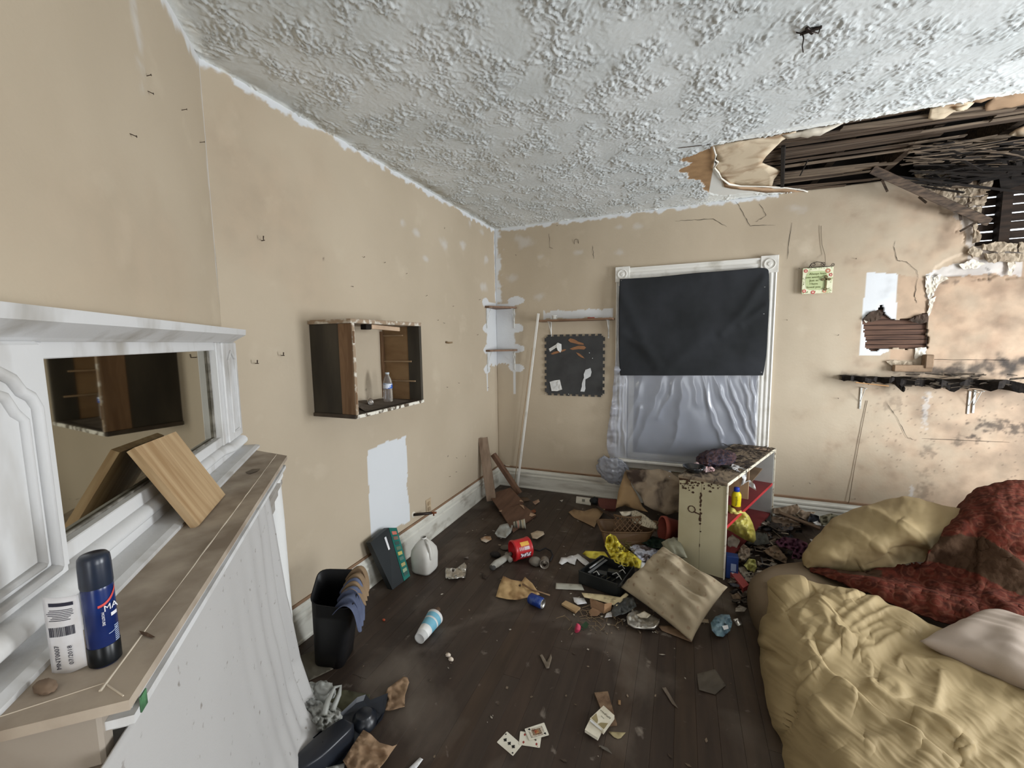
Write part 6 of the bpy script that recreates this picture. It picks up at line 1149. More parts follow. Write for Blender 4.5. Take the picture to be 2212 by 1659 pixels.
flo('white_card_edge', [(880, 1662), (907, 1636), (914, 1640), (893, 1668)], m_pap, 'white card with a dark lower part at the bottom edge of the floor', 'card', .004, .002); flo('clear_scrap', [(700, 1659), (745, 1648), (742, 1662), (720, 1672)], m_bag, 'clear plastic scrap beside the nearer kraft paper', 'scrap', .02, .01, 5)
# playing cards
m_cardp = M('playing card stock', (222, 218, 204), .45, (206, 200, 184), 10); m_cb = M('card black', (26, 26, 26), .5); m_cr = M('card red', (156, 54, 48), .5)
def card(corners, z, lb, pips, kind):
    Q = [onz(x_, y_, z) for x_, y_ in corners]; th = thing('playing_card', sum(Q, Vector())/4, lb, 'playing card', 'playing cards on the floor')
    R4 = rr4([v for v in Q], .05, 3); add(th, 'face', slab([Vector(v) for v in R4], z-.0006, z), m_cardp)
    U_ = (Q[1]-Q[0]); Vv = (Q[3]-Q[0])
    def at(u, v, dz=.0004): p = Q[0]+U_*u+Vv*v; p.z = z+dz; return p
    un = U_.normalized(); vn = Vv.normalized(); S = U_.length
    def glyph(u, v, s, k, mt_=None):
        c_ = at(u, v); pieces = []
        def poly(L): return [c_+un*a*s+vn*b_*s for a, b_ in L], [tuple(range(len(L)))]
        ci = lambda cx, cy, r: [(cx+r*math.cos(t*.5236), cy+r*math.sin(t*.5236)) for t in range(12)]
        if k == 'club': pieces = [poly(ci(0, .5, .42)), poly(ci(-.48, -.1, .42)), poly(ci(.48, -.1, .42)), poly([(-.12, .2), (.12, .2), (.28, -.95), (-.28, -.95)])]
        elif k == 'diamond': pieces = [poly([(0, 1), (.72, 0), (0, -1), (-.72, 0)])]
        else: pieces = [poly([(0, 1), (.8, -.1), (.3, -.45), (-.3, -.45), (-.8, -.1)]), poly([(-.1, -.3), (.1, -.3), (.28, -.95), (-.28, -.95)])]
        add(th, 'pip', join(*pieces), mt_ or (m_cr if k == 'diamond' else m_cb))
    for u, v, s in pips: glyph(u, v, s*S, kind)
    return th, at, glyph
c9 = lambda L: [(1040+u/6.144, 1480+v/6.144) for u, v in L]
card(c9([(418, 940), (203, 757), (338, 613), (540, 790)]), .0015, 'three of clubs playing card, leftmost of the three on the floor', [(.5, .82, .0), ] if 0 else [(.26, .5, .10), (.5, .5, .10), (.76, .5, .10), (.10, .14, .05), (.92, .84, .05)], 'club')
card(c9([(775, 832), (495, 790), (515, 610), (800, 650)]), .0025, 'diamonds playing card partly under the king card', [(.18, .22, .08), (.80, .22, .08), (.18, .78, .08), (.80, .78, .08), (.12, .08, .03)], 'diamond')
th, at, gl = card(c9([(635, 735), (572, 580), (832, 495), (898, 662)]), .006, 'king playing card face up on top of the diamonds card', [], 'club')
def quad4(a0, b0_, a1, b1, mt_, nm, dz=.0005): add(th, nm, ([at(a0, b0_, dz), at(a1, b0_, dz), at(a1, b1, dz), at(a0, b1, dz)], [(0, 1, 2, 3)]), mt_)
quad4(.14, .14, .86, .86, M('court frame', (150, 146, 134), .5), 'court_picture'); quad4(.17, .17, .83, .83, M('court ground', (206, 200, 184), .5, (150, 120, 100), 120), 'court_picture', .0007); quad4(.26, .28, .74, .72, M('court robe', (142, 124, 100), .5, (92, 60, 50), 180, .45, .55), 'court_picture', .0009)
quad4(.36, .40, .64, .60, M('court red', (150, 70, 50), .5, (170, 140, 90), 200, .5, .6), 'court_picture', .0011)
for u, v in ((.18, .84), (.82, .20)):
    q = at(u, v, .0012); add(th, 'white_disc', ([q+Vector((math.cos(t*.4488)*.0085, math.sin(t*.4488)*.0085, 0)) for t in range(14)], [tuple(range(14))]), m_cardp)
for u, v in ((.18, .84), (.82, .20)): 
    q_ = at; at_s = at; gl2 = None; c_ = at(u, v, .0016); r = .0036; add(th, 'pip', join(*[([c_+Vector((dx*r+math.cos(t*.5236)*r*.75, dy*r+math.sin(t*.5236)*r*.75, 0)) for t in range(12)], [tuple(range(12))]) for dx, dy in ((0, .7), (-.7, -.2), (.7, -.2))]), m_cb)
# cigarette pack on a stick
stk = [onz(1284, 1496, .010), onz(1313, 1493, .010), onz(1333, 1564, .010), onz(1312, 1566, .010)]
one('wood_offcut', plank4(*stk, .008), M('grey brown offcut', (128, 104, 82), .8, (88, 66, 50), 30, bmp=.001), 'flat brown wood offcut under the crushed cigarette pack', 'wood')
PK = [onz(*q, .034) for q in c9([(1620, 270), (1765, 400), (1620, 600), (1440, 440)])]; zc_ = sum(PK, Vector())/4
pk_ = thing('cigarette_pack', Vector((zc_.x, zc_.y, .012)), 'crushed white and gold cigarette pack on the floor near the cards', 'packet')
add(pk_, 'box', plank4(*PK, .018), M('pack white', (222, 216, 198), .45, (204, 196, 176), 30)); LDp = [onz(*q, .024) for q in c9([(1440, 450), (1600, 590), (1545, 700), (1372, 590)])]; add(pk_, 'flip_lid', plank4(*LDp, .012), M('pack white', (0, 0, 0)))
un = (PK[1]-PK[0]).normalized(); vn = (PK[3]-PK[0]); vn = (vn-un*vn.dot(un)).normalized(); nz = un.cross(vn); nz = nz if nz.z > 0 else -nz
def pkp(u, v, dz=.0008): return bil([PK[0], PK[1], PK[2], PK[3]], u, v)+nz*dz
add(pk_, 'gold_chevron', ([pkp(.05, .95), pkp(.05, .58), pkp(.42, .80), pkp(.5, .95)], [(0, 1, 2, 3)]), M('gold print', (158, 144, 106), .4)); add(pk_, 'gold_chevron', ([pkp(.98, .95), pkp(.98, .56), pkp(.62, .80), pkp(.55, .95)], [(0, 1, 2, 3)]), M('gold print', (0, 0, 0)))
text(pk_, 'lettering', 'Marlboro', .0135, pkp(.5, .30, .001), (-un, -vn, nz), M('pack ink', (92, 86, 70), .5), .0001); text(pk_, 'lettering', 'GOLD', .006, pkp(.5, .52, .001), (-un, -vn, nz), M('pack ink', (0, 0, 0)), .0001)
add(pk_, 'inner_foil', plank4(*[onz(*q, .033) for q in c9([(1450, 455), (1600, 570), (1590, 590), (1440, 470)])], .004), m_pap)
flo('card_shard', c9([(1685, 615), (1915, 628), (1850, 700), (1810, 712), (1760, 690)]), M('beige shard', (176, 162, 124), .7), 'beige triangular shard right below the cigarette pack', 'shard', .003, .002)
flo('card_shard', c9([(1812, 195), (1848, 200), (1848, 262), (1815, 255)]), M('tan shard', (150, 118, 84), .7), 'tiny tan rectangle right of the wood offcut', 'shard', .003, .001, 4)
flo('paper_v', [(1166, 1415), (1171, 1413), (1181, 1430), (1190, 1412), (1192, 1421), (1186, 1443), (1180, 1444)], M('clear brown scrap', (120, 108, 94), .5), 'small V shaped clear scrap in the middle of the floor', 'scrap', .004, .003, 4)
# paper, stick, blue can
flo('brown_bag_paper', [(1071, 1289), (1079, 1262), (1087, 1244), (1105, 1252), (1127, 1256), (1134, 1246), (1150, 1260), (1160, 1275), (1166, 1284), (1145, 1289), (1118, 1296), (1095, 1294)], M('tan wrapping paper', (186, 156, 112), .75, (140, 106, 70), 7, .5, .72, bmp=.001), 'flattened tan wrapping paper in the middle of the floor with a stick', 'paper', .006, .014, 6, ridge=True, freq=.05)
one('stick', tube([onz(1129, 1262, .022), onz(1150, 1274, .020), onz(1188, 1286, .012)], [.006, .005, .004], 7), M('twig', (146, 118, 90), .8), 'short brown stick lying across the tan wrapping paper', 'stick', smooth=True)
a = onz(1147, 1293, .031); b_ = onz(1170, 1303, .031); ax = (b_-a).normalized(); cn = thing('soda_can', a, 'blue drink can lying beside the tan wrapping paper', 'can')
add(cn, 'body', lathe([(0, .002), (.022, 0), (.031, .008), (.031, .085), (.027, .094), (.025, .096)], 28, a-ax*.012, ax, flute=.02, fl_n=3), M('blue can', (36, 62, 140), .35, (90, 110, 160), 18, .55, .7, metal=.3), True); add(cn, 'end', lathe([(.026, .095), (.0265, .098), (.024, .096), (.023, .092), (0, .092)], 28, a-ax*.012, ax), m_alu, True)
# red coffee tub
a = onz(1108, 1182, .075); b_ = onz(1148, 1172, .075); ax = (b_-a); ax.z = 0; ax.normalize(); rt = thing('coffee_tub', onz(1130, 1200, 0), 'red plastic coffee tub lying on its side in the litter', 'tub')
c_ = onz(1124, 1186, .074); c_.z = .075; m_red = M('red plastic tub', (184, 36, 40), .35, (160, 30, 34), 5, spec=.5)
add(rt, 'body', lathe([(.064, -.066), (.073, -.062), (.072, -.05), (.068, -.045), (.069, .05), (.072, .058), (.073, .066), (.068, .07), (.055, .072), (0, .07), (0, .066), (.062, .062), (.064, -.06), (.064, -.066)], 36, c_, ax), m_red, True)
sd_ = ax.cross(Vector((0, 0, 1))); cd = (EYE-c_); cd -= ax*cd.dot(ax); cd.normalize(); a0 = math.atan2(cd.z, cd.dot(sd_))
def ontub(x_, a_, o_=.0008): return c_+ax*x_+(sd_*math.cos(a0+a_)+Vector((0, 0, 1))*math.sin(a0+a_))*(.0695+o_)
def tubpatch(nm, x0_, x1_, a0_, a1_, mt_, o_=.0008): V = [ontub(x_, a_, o_) for i in range(7) for a_ in [a0_+(a1_-a0_)*i/6] for x_ in (x0_, x1_)]; add(rt, nm, (V, [(2*i, 2*i+1, 2*i+3, 2*i+2) for i in range(6)]), mt_, True)
s_ = 1 if sd_.z >= 0 else 1
tubpatch('yellow_label', -.02, .045, .18, .62, M('yellow print', (220, 168, 78), .5)); tubpatch('white_label', .005, .042, -.22, .1, M('pale print b', (206, 186, 190), .5)); tubpatch('barcode_panel', -.03, .05, -.95, -.5, M('white panel', (206, 200, 206), .5, (90, 50, 60), 90, .52, .56)); 
for k in range(4): tubpatch('print_line', -.035+k*.012, -.03+k*.012, -.2, .12, M('pale print b', (0, 0, 0)), .0009)
# paper cup with printed bands, sock, lids, cans
a = onz(1112, 1134, .028); b_ = onz(1138, 1131, .036); ax = (b_-a).normalized(); pc_ = thing('paper_cup', a, 'white printed paper cup on its side at the foot of the laminate boards', 'cup')
cup(pc_, a-ax*.01, ax, .026, .038, .092, M('greenish white paper', (196, 194, 178), .6)); 
for k, c3 in enumerate(((70, 66, 60), (196, 130, 116), (70, 66, 60), (176, 160, 130))): add(pc_, 'printed_band', lathe([(.0268+.0125*t, .096*t-.01+0) for t in (.16+k*.2, .24+k*.2)], 28, a, ax), M('cup band %d' % k, c3, .6), True)
flo('clear_bag', [(1069, 1152), (1080, 1134), (1096, 1130), (1108, 1135), (1104, 1150), (1092, 1162), (1075, 1160)], m_bag, 'small clear plastic bag on the floor left of the paper cup', 'bag', .02, .03, 5, ridge=True)
flo('card_scrap', [(1038, 1163), (1048, 1158), (1060, 1158), (1062, 1165), (1050, 1172), (1040, 1168)], M('brown scrap', (150, 116, 84), .8, (198, 190, 176), 12), 'small brown card scrap left of the red tub', 'scrap', .008, .006, 4)
flo('paper_slip', [(1146, 1152), (1160, 1146), (1174, 1148), (1176, 1154), (1160, 1164), (1150, 1163)], M('beige slip', (196, 178, 154), .7), 'curled beige slip behind the red tub', 'slip', .012, .014, 4)
sk = thing('grey_sock', onz(1080, 1222, 0), 'crumpled light grey sock on the floor left of the red tub', 'sock'); m_sock = M('grey knit', (160, 158, 150), .9, (128, 122, 112), 12)
add(sk, 'foot', tube([onz(1062, 1225, .022), onz(1072, 1218, .026), (onz(1088, 1208, .026)), onz(1100, 1200, .03), onz(1104, 1196, .03)], [.018, .026, .022, .018, .014], 12), m_sock, True); add(sk, 'toe', blob(onz(1064, 1226, .02), (.022, .018, .016), 3, .1, 2, 2), M('dark toe', (70, 68, 66), .9), True); add(sk, 'cuff', tube([onz(1094, 1196, .03), onz(1103, 1210, .024)], [.014, .018], 10), m_sock, True)
one('grey_stone', blob(onz(1156, 1213, .026), (.04, .034, .03), 3, .14, 1.4, 5, flat=.002), M('grey concrete', (116, 110, 100), .9), 'rounded grey lump on the floor below the red tub', 'lump', smooth=True)
a = onz(1176, 1216, .028); ax = Vector((.25, -.9, .12)).normalized(); tcn = thing('tin_can', a, 'small open tin can facing the camera below the red tub', 'can'); add(tcn, 'body', lathe([(.03, -.045), (.03, .022), (.0315, .026), (.028, .026), (.0275, -.04), (0, -.04)], 28, a, ax), M('dirty tin', (150, 142, 130), .4, (110, 100, 92), 16, metal=.5), True)
one('black_cable', tube([onz(1150, 1186, .01), onz(1165, 1190, .012), onz(1178, 1184, .02), onz(1190, 1190, .014), onz(1194, 1200, .01), onz(1188, 1212, .008)], .006, 7), M('black rubber', (30, 30, 32), .6), 'tangled black cable and plug right of the red tub', 'cable', smooth=True)
one('dark_clump', blob(onz(1070, 1198, .018), (.035, .02, .018), 3, .3, 3, 7, flat=.002), M('dark clump', (44, 40, 38), .9), 'dark clump of fluff beside the grey sock', 'fluff', smooth=True)
one('round_lid', lathe([(0, .002), (.036, .002), (.04, .006), (.037, .008), (0, .005)], 24, onz(1092, 1184, .001)), M('dark lid', (84, 76, 66), .6), 'dusty dark round lid left of the red tub', 'lid', smooth=True)
# papers in front of the printer
flo('white_paper', [(1207, 1216), (1212, 1204), (1224, 1204), (1248, 1196), (1262, 1206), (1278, 1220), (1270, 1226), (1246, 1206), (1242, 1220), (1226, 1213), (1214, 1220)], m_pap, 'torn white paper on the floor left of the black printer', 'paper', .005, .006, 5, fr=1); 
flo('white_strip', [(1201, 1259), (1256, 1262), (1262, 1275), (1200, 1272)], M('dull white strip', (186, 184, 172), .7), 'flat white strip left of the black printer', 'strip', .004, .002)
# black printer carcass
prt = thing('broken_printer', onz(1310, 1265, 0), 'broken open black printer carcass lying by the floor pillow', 'printer'); m_pr = M('black abs', (26, 28, 28), .4, (34, 36, 36), 8, spec=.5)
B4 = [onz(1252, 1256, .012), onz(1335, 1286, .012), onz(1366, 1250, .012), onz(1300, 1222, .012)]; hb = .085
T4 = [b_+Vector((0, 0, hb)) for b_ in B4]
def wall4(p, q, z0, z1, t): return beam((p+q)/2+Vector((0, 0, 0)), (p+q)/2+(q-p)*.0001, 1, 1) if 0 else plank4(Vector((p.x, p.y, z1)), Vector((q.x, q.y, z1)), Vector((q.x, q.y, z0)), Vector((p.x, p.y, z0)), t)
add(prt, 'base', slab(B4, .004, .03), m_pr)
for i in range(4): add(prt, 'side_wall', wall4(B4[i], B4[(i+1) % 4], .004, hb if i != 1 else hb*.8, .008), m_pr)
add(prt, 'roller', tube([bil(B4, .12, .25)+Vector((0, 0, .072)), bil(B4, .12, .92)+Vector((0, 0, .072))], .006, 10), M('grey steel', (150, 152, 154), .35, metal=.7), True); add(prt, 'paper_guide', plank4(*[bil(B4, u, v)+Vector((0, 0, .066)) for u, v in ((.16, .1), (.22, .1), (.22, .95), (.16, .95))], .004), M('grey plastic', (110, 112, 114), .4))
add(prt, 'carriage', bx(*(bil(B4, .42, .35)+Vector((0, 0, .045))), .06, .04, .035, .004), M('dark grey part', (52, 54, 54), .4)); add(prt, 'carriage', bx(*(bil(B4, .6, .65)+Vector((0, 0, .04))), .08, .04, .03, .004), m_pr)
for u, v, l_ in ((.7, .35, .05), (.78, .6, .04), (.66, .8, .04), (.3, .12, .04), (.85, .25, .035)): q = bil(B4, u, v)+Vector((0, 0, .07)); add(prt, 'clip', tube([q, q+Vector((l_*.5, .01, .012)), q+Vector((l_, -.012, .002))], .0035, 6), M('pale clip', (178, 178, 174), .4), True)
add(prt, 'broken_flap', plank4(onz(1338, 1262, .10), onz(1368, 1222, .13), onz(1371, 1247, .04), onz(1345, 1272, .02), .006), m_pr)
for k in range(5): add(prt, 'rib', plank4(*[bil(B4, u, v)+Vector((0, 0, z_)) for u, v, z_ in ((.25+k*.14, .05, .07), (.27+k*.14, .05, .07), (.27+k*.14, .3, .06), (.25+k*.14, .3, .06))], .03), m_pr)
# magazines and cartons below the printer
m_mag = M('aged printed page', (206, 190, 152), .7, (150, 134, 104), 26, .55, .7)
flo('magazine', [(1256, 1280), (1300, 1284), (1340, 1290), (1352, 1280), (1358, 1285), (1332, 1309), (1322, 1306), (1290, 1296), (1262, 1290)], m_mag, 'yellowed open magazine sticking out under the black printer', 'magazine', .03, .006, 5)
bxs = thing('torn_carton', onz(1300, 1322, 0), 'torn brown cardboard carton below the black printer', 'carton'); m_kb = M('brown cardboard', (134, 104, 78), .8, (108, 82, 60), 6)
add(bxs, 'side', psheet([(1274, 1292, .05), (1306, 1304, .05), (1304, 1326, .005), (1276, 1312, .01)], 0, .002, 5), m_kb); add(bxs, 'flap', psheet([(1272, 1320, .004), (1280, 1312, .02), (1300, 1322, .01), (1290, 1331, .003), (1274, 1331, .003)], 0, .003, 5), m_kb); add(bxs, 'side', psheet([(1306, 1304, .05), (1322, 1302, .05), (1320, 1318, .01), (1304, 1326, .005)], 0, .002, 5), M('light cardboard', (166, 130, 96), .8))
flo('white_torn_paper', [(1238, 1290), (1262, 1292), (1268, 1303), (1248, 1306), (1240, 1300)], m_pap, 'torn white paper left of the torn carton', 'paper', .006, .006, 4); one('wood_block', plank4(onz(1222, 1297, .014), onz(1254, 1312, .014), onz(1243, 1322, .014), onz(1213, 1304, .014), .01), M('pale scrap wood', (172, 146, 108), .7, (140, 112, 80), 8), 'pale flat wood piece on the floor left of the torn carton', 'wood')
flo('black_plastic_bag', [(1325, 1308), (1350, 1290), (1368, 1290), (1375, 1310), (1350, 1326), (1326, 1332), (1320, 1322)], M('black grey film', (52, 54, 52), .35, (76, 76, 72), 8, spec=.5), 'crumpled black plastic film between the carton and the foil tray', 'film', .03, .02, 5, ridge=True)
flo('white_crumple', [(1310, 1325), (1322, 1320), (1322, 1332), (1306, 1334)], m_pap, 'white crumpled tissue below the torn carton', 'tissue', .01, .012, 4)
ft = thing('foil_tray', onz(1388, 1345, 0), 'crushed silver foil tray beside the floor pillow', 'foil tray')
o = add(ft, 'pan', psheet([(1354, 1330, .03), (1366, 1316, .03), (1385, 1322, .01), (1405, 1328, .01), (1424, 1338, .02), (1420, 1352, .03), (1405, 1357, .03), (1370, 1355, .03), (1358, 1348, .03)], 0, .010, 4, 4, .1, True), m_foil, True); thick(o, .001); add(ft, 'rolled_rim', tube([onz(1354, 1332, .035), onz(1358, 1348, .03), onz(1370, 1355, .028), onz(1392, 1357, .026), onz(1412, 1356, .03), onz(1422, 1345, .03), onz(1424, 1338, .025)], [.004, .006, .005, .006, .008, .006, .004], 7), m_foil, True)
flo('tissue', [(1375, 1328), (1392, 1320), (1406, 1328), (1398, 1335), (1384, 1334)], M('beige tissue', (206, 196, 176), .8), 'crumpled beige tissue lying on the foil tray', 'tissue', .035, .012, 4, ridge=True)
flo('cardboard_sheet', [(1420, 1350), (1450, 1352), (1500, 1372), (1494, 1387), (1460, 1374), (1430, 1362)], M('dull cardboard', (124, 100, 78), .8), 'flat piece of cardboard under the lower edge of the floor pillow', 'cardboard', .004, .003)
# rose
rs_ = thing('artificial_rose', onz(1247, 1355, 0), 'small pink artificial rose with green leaves on the floor', 'flower'); q = onz(1246, 1353, .022); m_rose = M('pink petal', (196, 70, 96), .6, (170, 50, 80), 60)
add(rs_, 'bloom', lathe([(.002, 0), (.014, .004), (.021, .014), (.022, .026), (.017, .026), (.015, .02), (.010, .028), (.006, .026), (0, .02)], 20, q-Vector((-.02, 0, .012)), Vector((-1, -.2, .35)), flute=.12, fl_n=5), m_rose, True)
add(rs_, 'stem', tube([onz(1254, 1357, .014), onz(1261, 1361, .006)], .003, 6), M('green leaf', (44, 66, 44), .8)); add(rs_, 'leaf', psheet([(1256, 1350), (1266, 1342), (1272, 1348), (1268, 1357), (1260, 1358)], .012, .004, 3), M('green leaf', (0, 0, 0)))
# yellow bags by the basket
m_yb = M('yellow bag film', (222, 206, 76), .4, (198, 180, 52), 6, spec=.5)
yb = thing('yellow_bag', onz(1330, 1215, 0), 'crumpled bright yellow plastic bag holding dry stems in front of the basket', 'bag')
o = add(yb, 'film', psheet([(1306, 1178, .10), (1310, 1160, .15), (1318, 1153, .17), (1330, 1158, .17), (1338, 1172, .13), (1352, 1185, .10), (1370, 1198, .10), (1386, 1212, .08), (1382, 1228, .05), (1368, 1226, .07), (1345, 1222, .07), (1322, 1212, .06), (1314, 1194, .07)], 0, .045, 4, 2, .085, True), m_yb, True); thick(o, .001)
o = add(yb, 'film', psheet([(1258, 1196, .02), (1265, 1190, .05), (1290, 1191, .06), (1306, 1192, .06), (1316, 1206, .05), (1304, 1216, .02), (1292, 1208, .03), (1274, 1206, .02)], 0, .02, 5, 5, .06, True), m_yb, True); thick(o, .001)
L = []
for k in range(26): q = onz(R.uniform(1336, 1362), R.uniform(1172, 1196), .13); L.append(tube([q, q+Vector((R.uniform(-.03, .03), R.uniform(-.03, .03), R.uniform(0, .025))), q+Vector((R.uniform(-.04, .04), R.uniform(-.04, .04), R.uniform(-.01, .02)))], .002, 4))
add(yb, 'dry_stems', join(*L), M('dry stems', (86, 76, 36), .9))['kind'] = 'stuff'
flo('printed_bag', [(1358, 1182), (1372, 1176), (1392, 1178), (1408, 1184), (1424, 1188), (1412, 1200), (1400, 1212), (1382, 1212), (1372, 1200)], M('white printed plastic', (190, 192, 204), .4, (90, 76, 74), 14, .52, .6, spec=.5), 'crumpled white printed plastic bag between the yellow bag and floor pillow', 'bag', .05, .03, 5, ridge=True)
flo('white_drape', [(1382, 1212), (1400, 1210), (1398, 1230), (1380, 1232)], m_pap, 'white paper corner between the yellow bag and the pillow', 'paper', .04, .02, 5)
flo('green_cloth', [(1385, 1172), (1410, 1158), (1440, 1166), (1462, 1180), (1436, 1186), (1404, 1182)], M('dark green cloth', (26, 46, 34), .8, (16, 26, 20), 9), 'dark green cloth lying behind the floor pillow', 'cloth', .05, .03, 5, ridge=True)
# brown baskets
m_bk = M('brown plastic basket', (108, 82, 56), .5, (86, 64, 44), 8)
bk = thing('plastic_basket', onz(1350, 1180, 0), 'brown plastic basket with lattice sides in front of the window', 'basket')
K0 = [onz(1308, 1190, .005), onz(1396, 1186, .005), onz(1400, 1166, .005), onz(1312, 1164, .005)]; K1 = [onz(1300, 1150, .125), onz(1408, 1151, .125), onz(1424, 1126, .14), onz(1288, 1122, .14)]
c0 = rr4(K0, .15, 4); c1 = rr4(K1, .15, 4); o = add(bk, 'shell', grid([[p.lerp(sum(K0, Vector())/4, .97) for p in c0], c0, [a.lerp(b_, .5) for a, b_ in zip(c0, c1)], c1], True), m_bk, False); thick(o, .003)
add(bk, 'rim', tube(c1+[c1[0]], .006, 6, False), m_bk, True)
lt = thing('lattice_basket', onz(1350, 1150, 0), 'curved brown lattice basket lying inside the larger brown basket', 'basket'); L = []
A4 = [onz(1322, 1150, .10), onz(1392, 1152, .10), onz(1386, 1116, .21), onz(1326, 1112, .21)]
for k in range(-3, 8):
    for d_ in (1, -1):
        P = []
        for j in range(9):
            v = j/8; u = k/6+d_*v*.5+(0 if d_ > 0 else .5)
            if 0 <= u <= 1: P.append(bil(A4, u, v)+Vector((0, -.03*math.sin(math.pi*u), 0)))
        if len(P) > 2: add(lt, 'strand', tube(P, .004, 5), m_bk, True)
add(lt, 'rim', tube([bil(A4, t/10, 1)+Vector((0, -.03*math.sin(math.pi*t/10), 0)) for t in range(11)], .007, 6), m_bk, True)
flo('newspaper', [(1363, 1104, .22), (1374, 1102, .22), (1392, 1112, .22), (1416, 1130, .18), (1420, 1143, .14), (1400, 1140, .15), (1366, 1128, .16)], M('newsprint', (188, 178, 156), .8, (140, 132, 116), 90, .5, .6), 'folded newspaper page lying on the brown baskets', 'newspaper', 0, .004, 5)
flo('book_page', [(1338, 1105, .22), (1364, 1104, .22), (1362, 1112, .2), (1346, 1117, .2)], M('page', (206, 196, 176), .8), 'small curled printed page behind the newspaper on the baskets', 'page', 0, .008, 4)
# cardboard sheets under and behind
m_cbd = M('tan cardboard', (156, 130, 98), .8, (126, 102, 76), 4, bmp=.001)
flo('cardboard_sheet', [(1228, 1106, .01), (1240, 1100, .01), (1262, 1104, .02), (1280, 1098, .03), (1308, 1099, .03), (1300, 1112, .02), (1290, 1126, .01), (1284, 1139, .005), (1262, 1128, .005), (1240, 1118, .005)], m_cbd, 'flat tan cardboard sheet on the floor left of the baskets', 'cardboard', 0, .005, 8)
flo('torn_cardboard', [(1330, 1098, .10), (1336, 1060, .20), (1350, 1018, .38), (1358, 1020, .37), (1364, 1048, .26), (1376, 1068, .2), (1388, 1094, .14), (1400, 1106, .12), (1372, 1100, .12), (1350, 1092, .12)], M('orange tan cardboard', (168, 140, 104), .8, (138, 112, 82), 4), 'torn tan cardboard panel standing up under the left of the window', 'cardboard', 0, .012, 8)
m_mp = M('mouldy plasterboard', (172, 154, 132), .85, (84, 70, 62), 5, .46, .62, dist=.6, bmp=.002); m_mp2 = M('torn board edge', (196, 168, 136), .9)
o = flo('fallen_plasterboard', [(1352, 1016, .40), (1390, 1013, .42), (1430, 1014, .42), (1450, 1022, .40), (1476, 1040, .34), (1480, 1070, .2), (1478, 1105, .08), (1440, 1112, .06), (1412, 1102, .09), (1392, 1090, .14), (1378, 1064, .2), (1366, 1046, .28), (1356, 1032, .34)], m_mp, 'large mould stained sheet of fallen plasterboard leaning below the window', 'plasterboard', 0, .012, 9, t=.01, fr=1.5)
flo('white_paper_scrap', [(1440, 1020, .40), (1448, 1016, .41), (1452, 1026, .38), (1446, 1030, .37)], m_pap, 'white scrap hanging at the top edge of the fallen plasterboard', 'scrap', 0, .008, 3)
# terracotta pot, dark box, white tissue box
pt_ = thing('plant_pot', onz(1452, 1162, 0), 'terracotta coloured plant pot on its side behind the floor pillow', 'pot'); a = onz(1430, 1140, .11); a.z = .10; ax = Vector((.75, .3, -.12)).normalized()
add(pt_, 'body', lathe([(.088, .0), (.098, .0), (.100, .03), (.094, .032), (.075, .15), (0, .15), (0, .145), (.068, .145), (.086, .03), (.088, 0)], 32, a, ax), M('terracotta', (156, 78, 64), .65, (120, 60, 52), 5), True)
one('brown_lump', blob(onz(1412, 1138, .10), (.03, .03, .03), 3, .3, 2, 4), M('beige lump', (150, 132, 104), .9), 'crumpled beige lump left of the terracotta pot', 'lump', smooth=True)
tbx = thing('small_device', onz(1260, 1085, 0), 'small white box with a grey square on the floor below the back baseboard', 'box'); Q = [onz(1245, 1072, .03), onz(1277, 1076, .03), onz(1276, 1091, .004), onz(1244, 1086, .004)]; add(tbx, 'box', plank4(*Q, .02), M('ivory box', (206, 202, 190), .5)); nq = Vector((0, -.0012, .0006)); add(tbx, 'grey_square', ([bil(Q, .4, .3)+nq, bil(Q, .6, .3)+nq, bil(Q, .6, .7)+nq, bil(Q, .4, .7)+nq], [(0, 1, 2, 3)]), M('grey sq', (120, 120, 110), .6))
one('black_clutter', blob(onz(1284, 1082, .03), (.035, .03, .03), 3, .35, 3, 8, flat=.002), M('black scrap', (34, 36, 38), .6), 'black plastic lump beside the small white box', 'scrap', smooth=True)
rdb = [onz(1290, 1076, .05), onz(1332, 1078, .05), onz(1330, 1100, .02), onz(1296, 1098, .02)]; one('maroon_case', plank4(*rdb, .03), M('maroon case', (112, 66, 58), .6, (90, 50, 46), 6), 'maroon flat case on the floor under the back baseboard', 'case')
one('dark_stick', beam(onz(1290, 1094, .045), onz(1338, 1128, .06), .03, .008, (0, 0, 1)), M('dark slat', (64, 48, 38), .7), 'dark stick slanting across the tan cardboard sheet', 'stick')
# pillow on the floor
m_pf = M('cream floral pillowcase', (166, 152, 128), .85, (150, 136, 112), 3, bmp=.0005, bsc=300)
nt = m_pf.node_tree; b = nt.nodes['Principled BSDF']; vo = nt.nodes.new('ShaderNodeTexVoronoi'); vo.inputs['Scale'].default_value = 24; vo.inputs['Randomness'].default_value = .35; tc = nt.nodes.new('ShaderNodeTexCoord'); nt.links.new(tc.outputs['Object'], vo.inputs['Vector'])
old = b.inputs['Base Color'].links[0].from_socket; mr = ramp(nt, vo.outputs['Distance'], .34, .16); nz_n = ramp(nt, tnoise(nt, 60, 2), .4, .55); mu = nt.nodes.new('ShaderNodeMath'); mu.operation = 'MULTIPLY'; nt.links.new(mr, mu.inputs[0]); nt.links.new(nz_n, mu.inputs[1])
st_ = ramp(nt, tnoise(nt, 5, 5), .58, .8); nt.links.new(mixc(nt, st_, mixc(nt, mu.outputs[0], old, lin((140, 120, 98))), lin((142, 122, 96))), b.inputs['Base Color'])
one('floor_pillow', cushion(onz(1340, 1268, .055), onz(1432, 1180, .22), onz(1572, 1268, .22), onz(1494, 1386, .03), .13, 60, .016, 5, .42), m_pf, 'stained cream floral pillow on the floor leaning on the shelf unit', 'pillow', smooth=True)
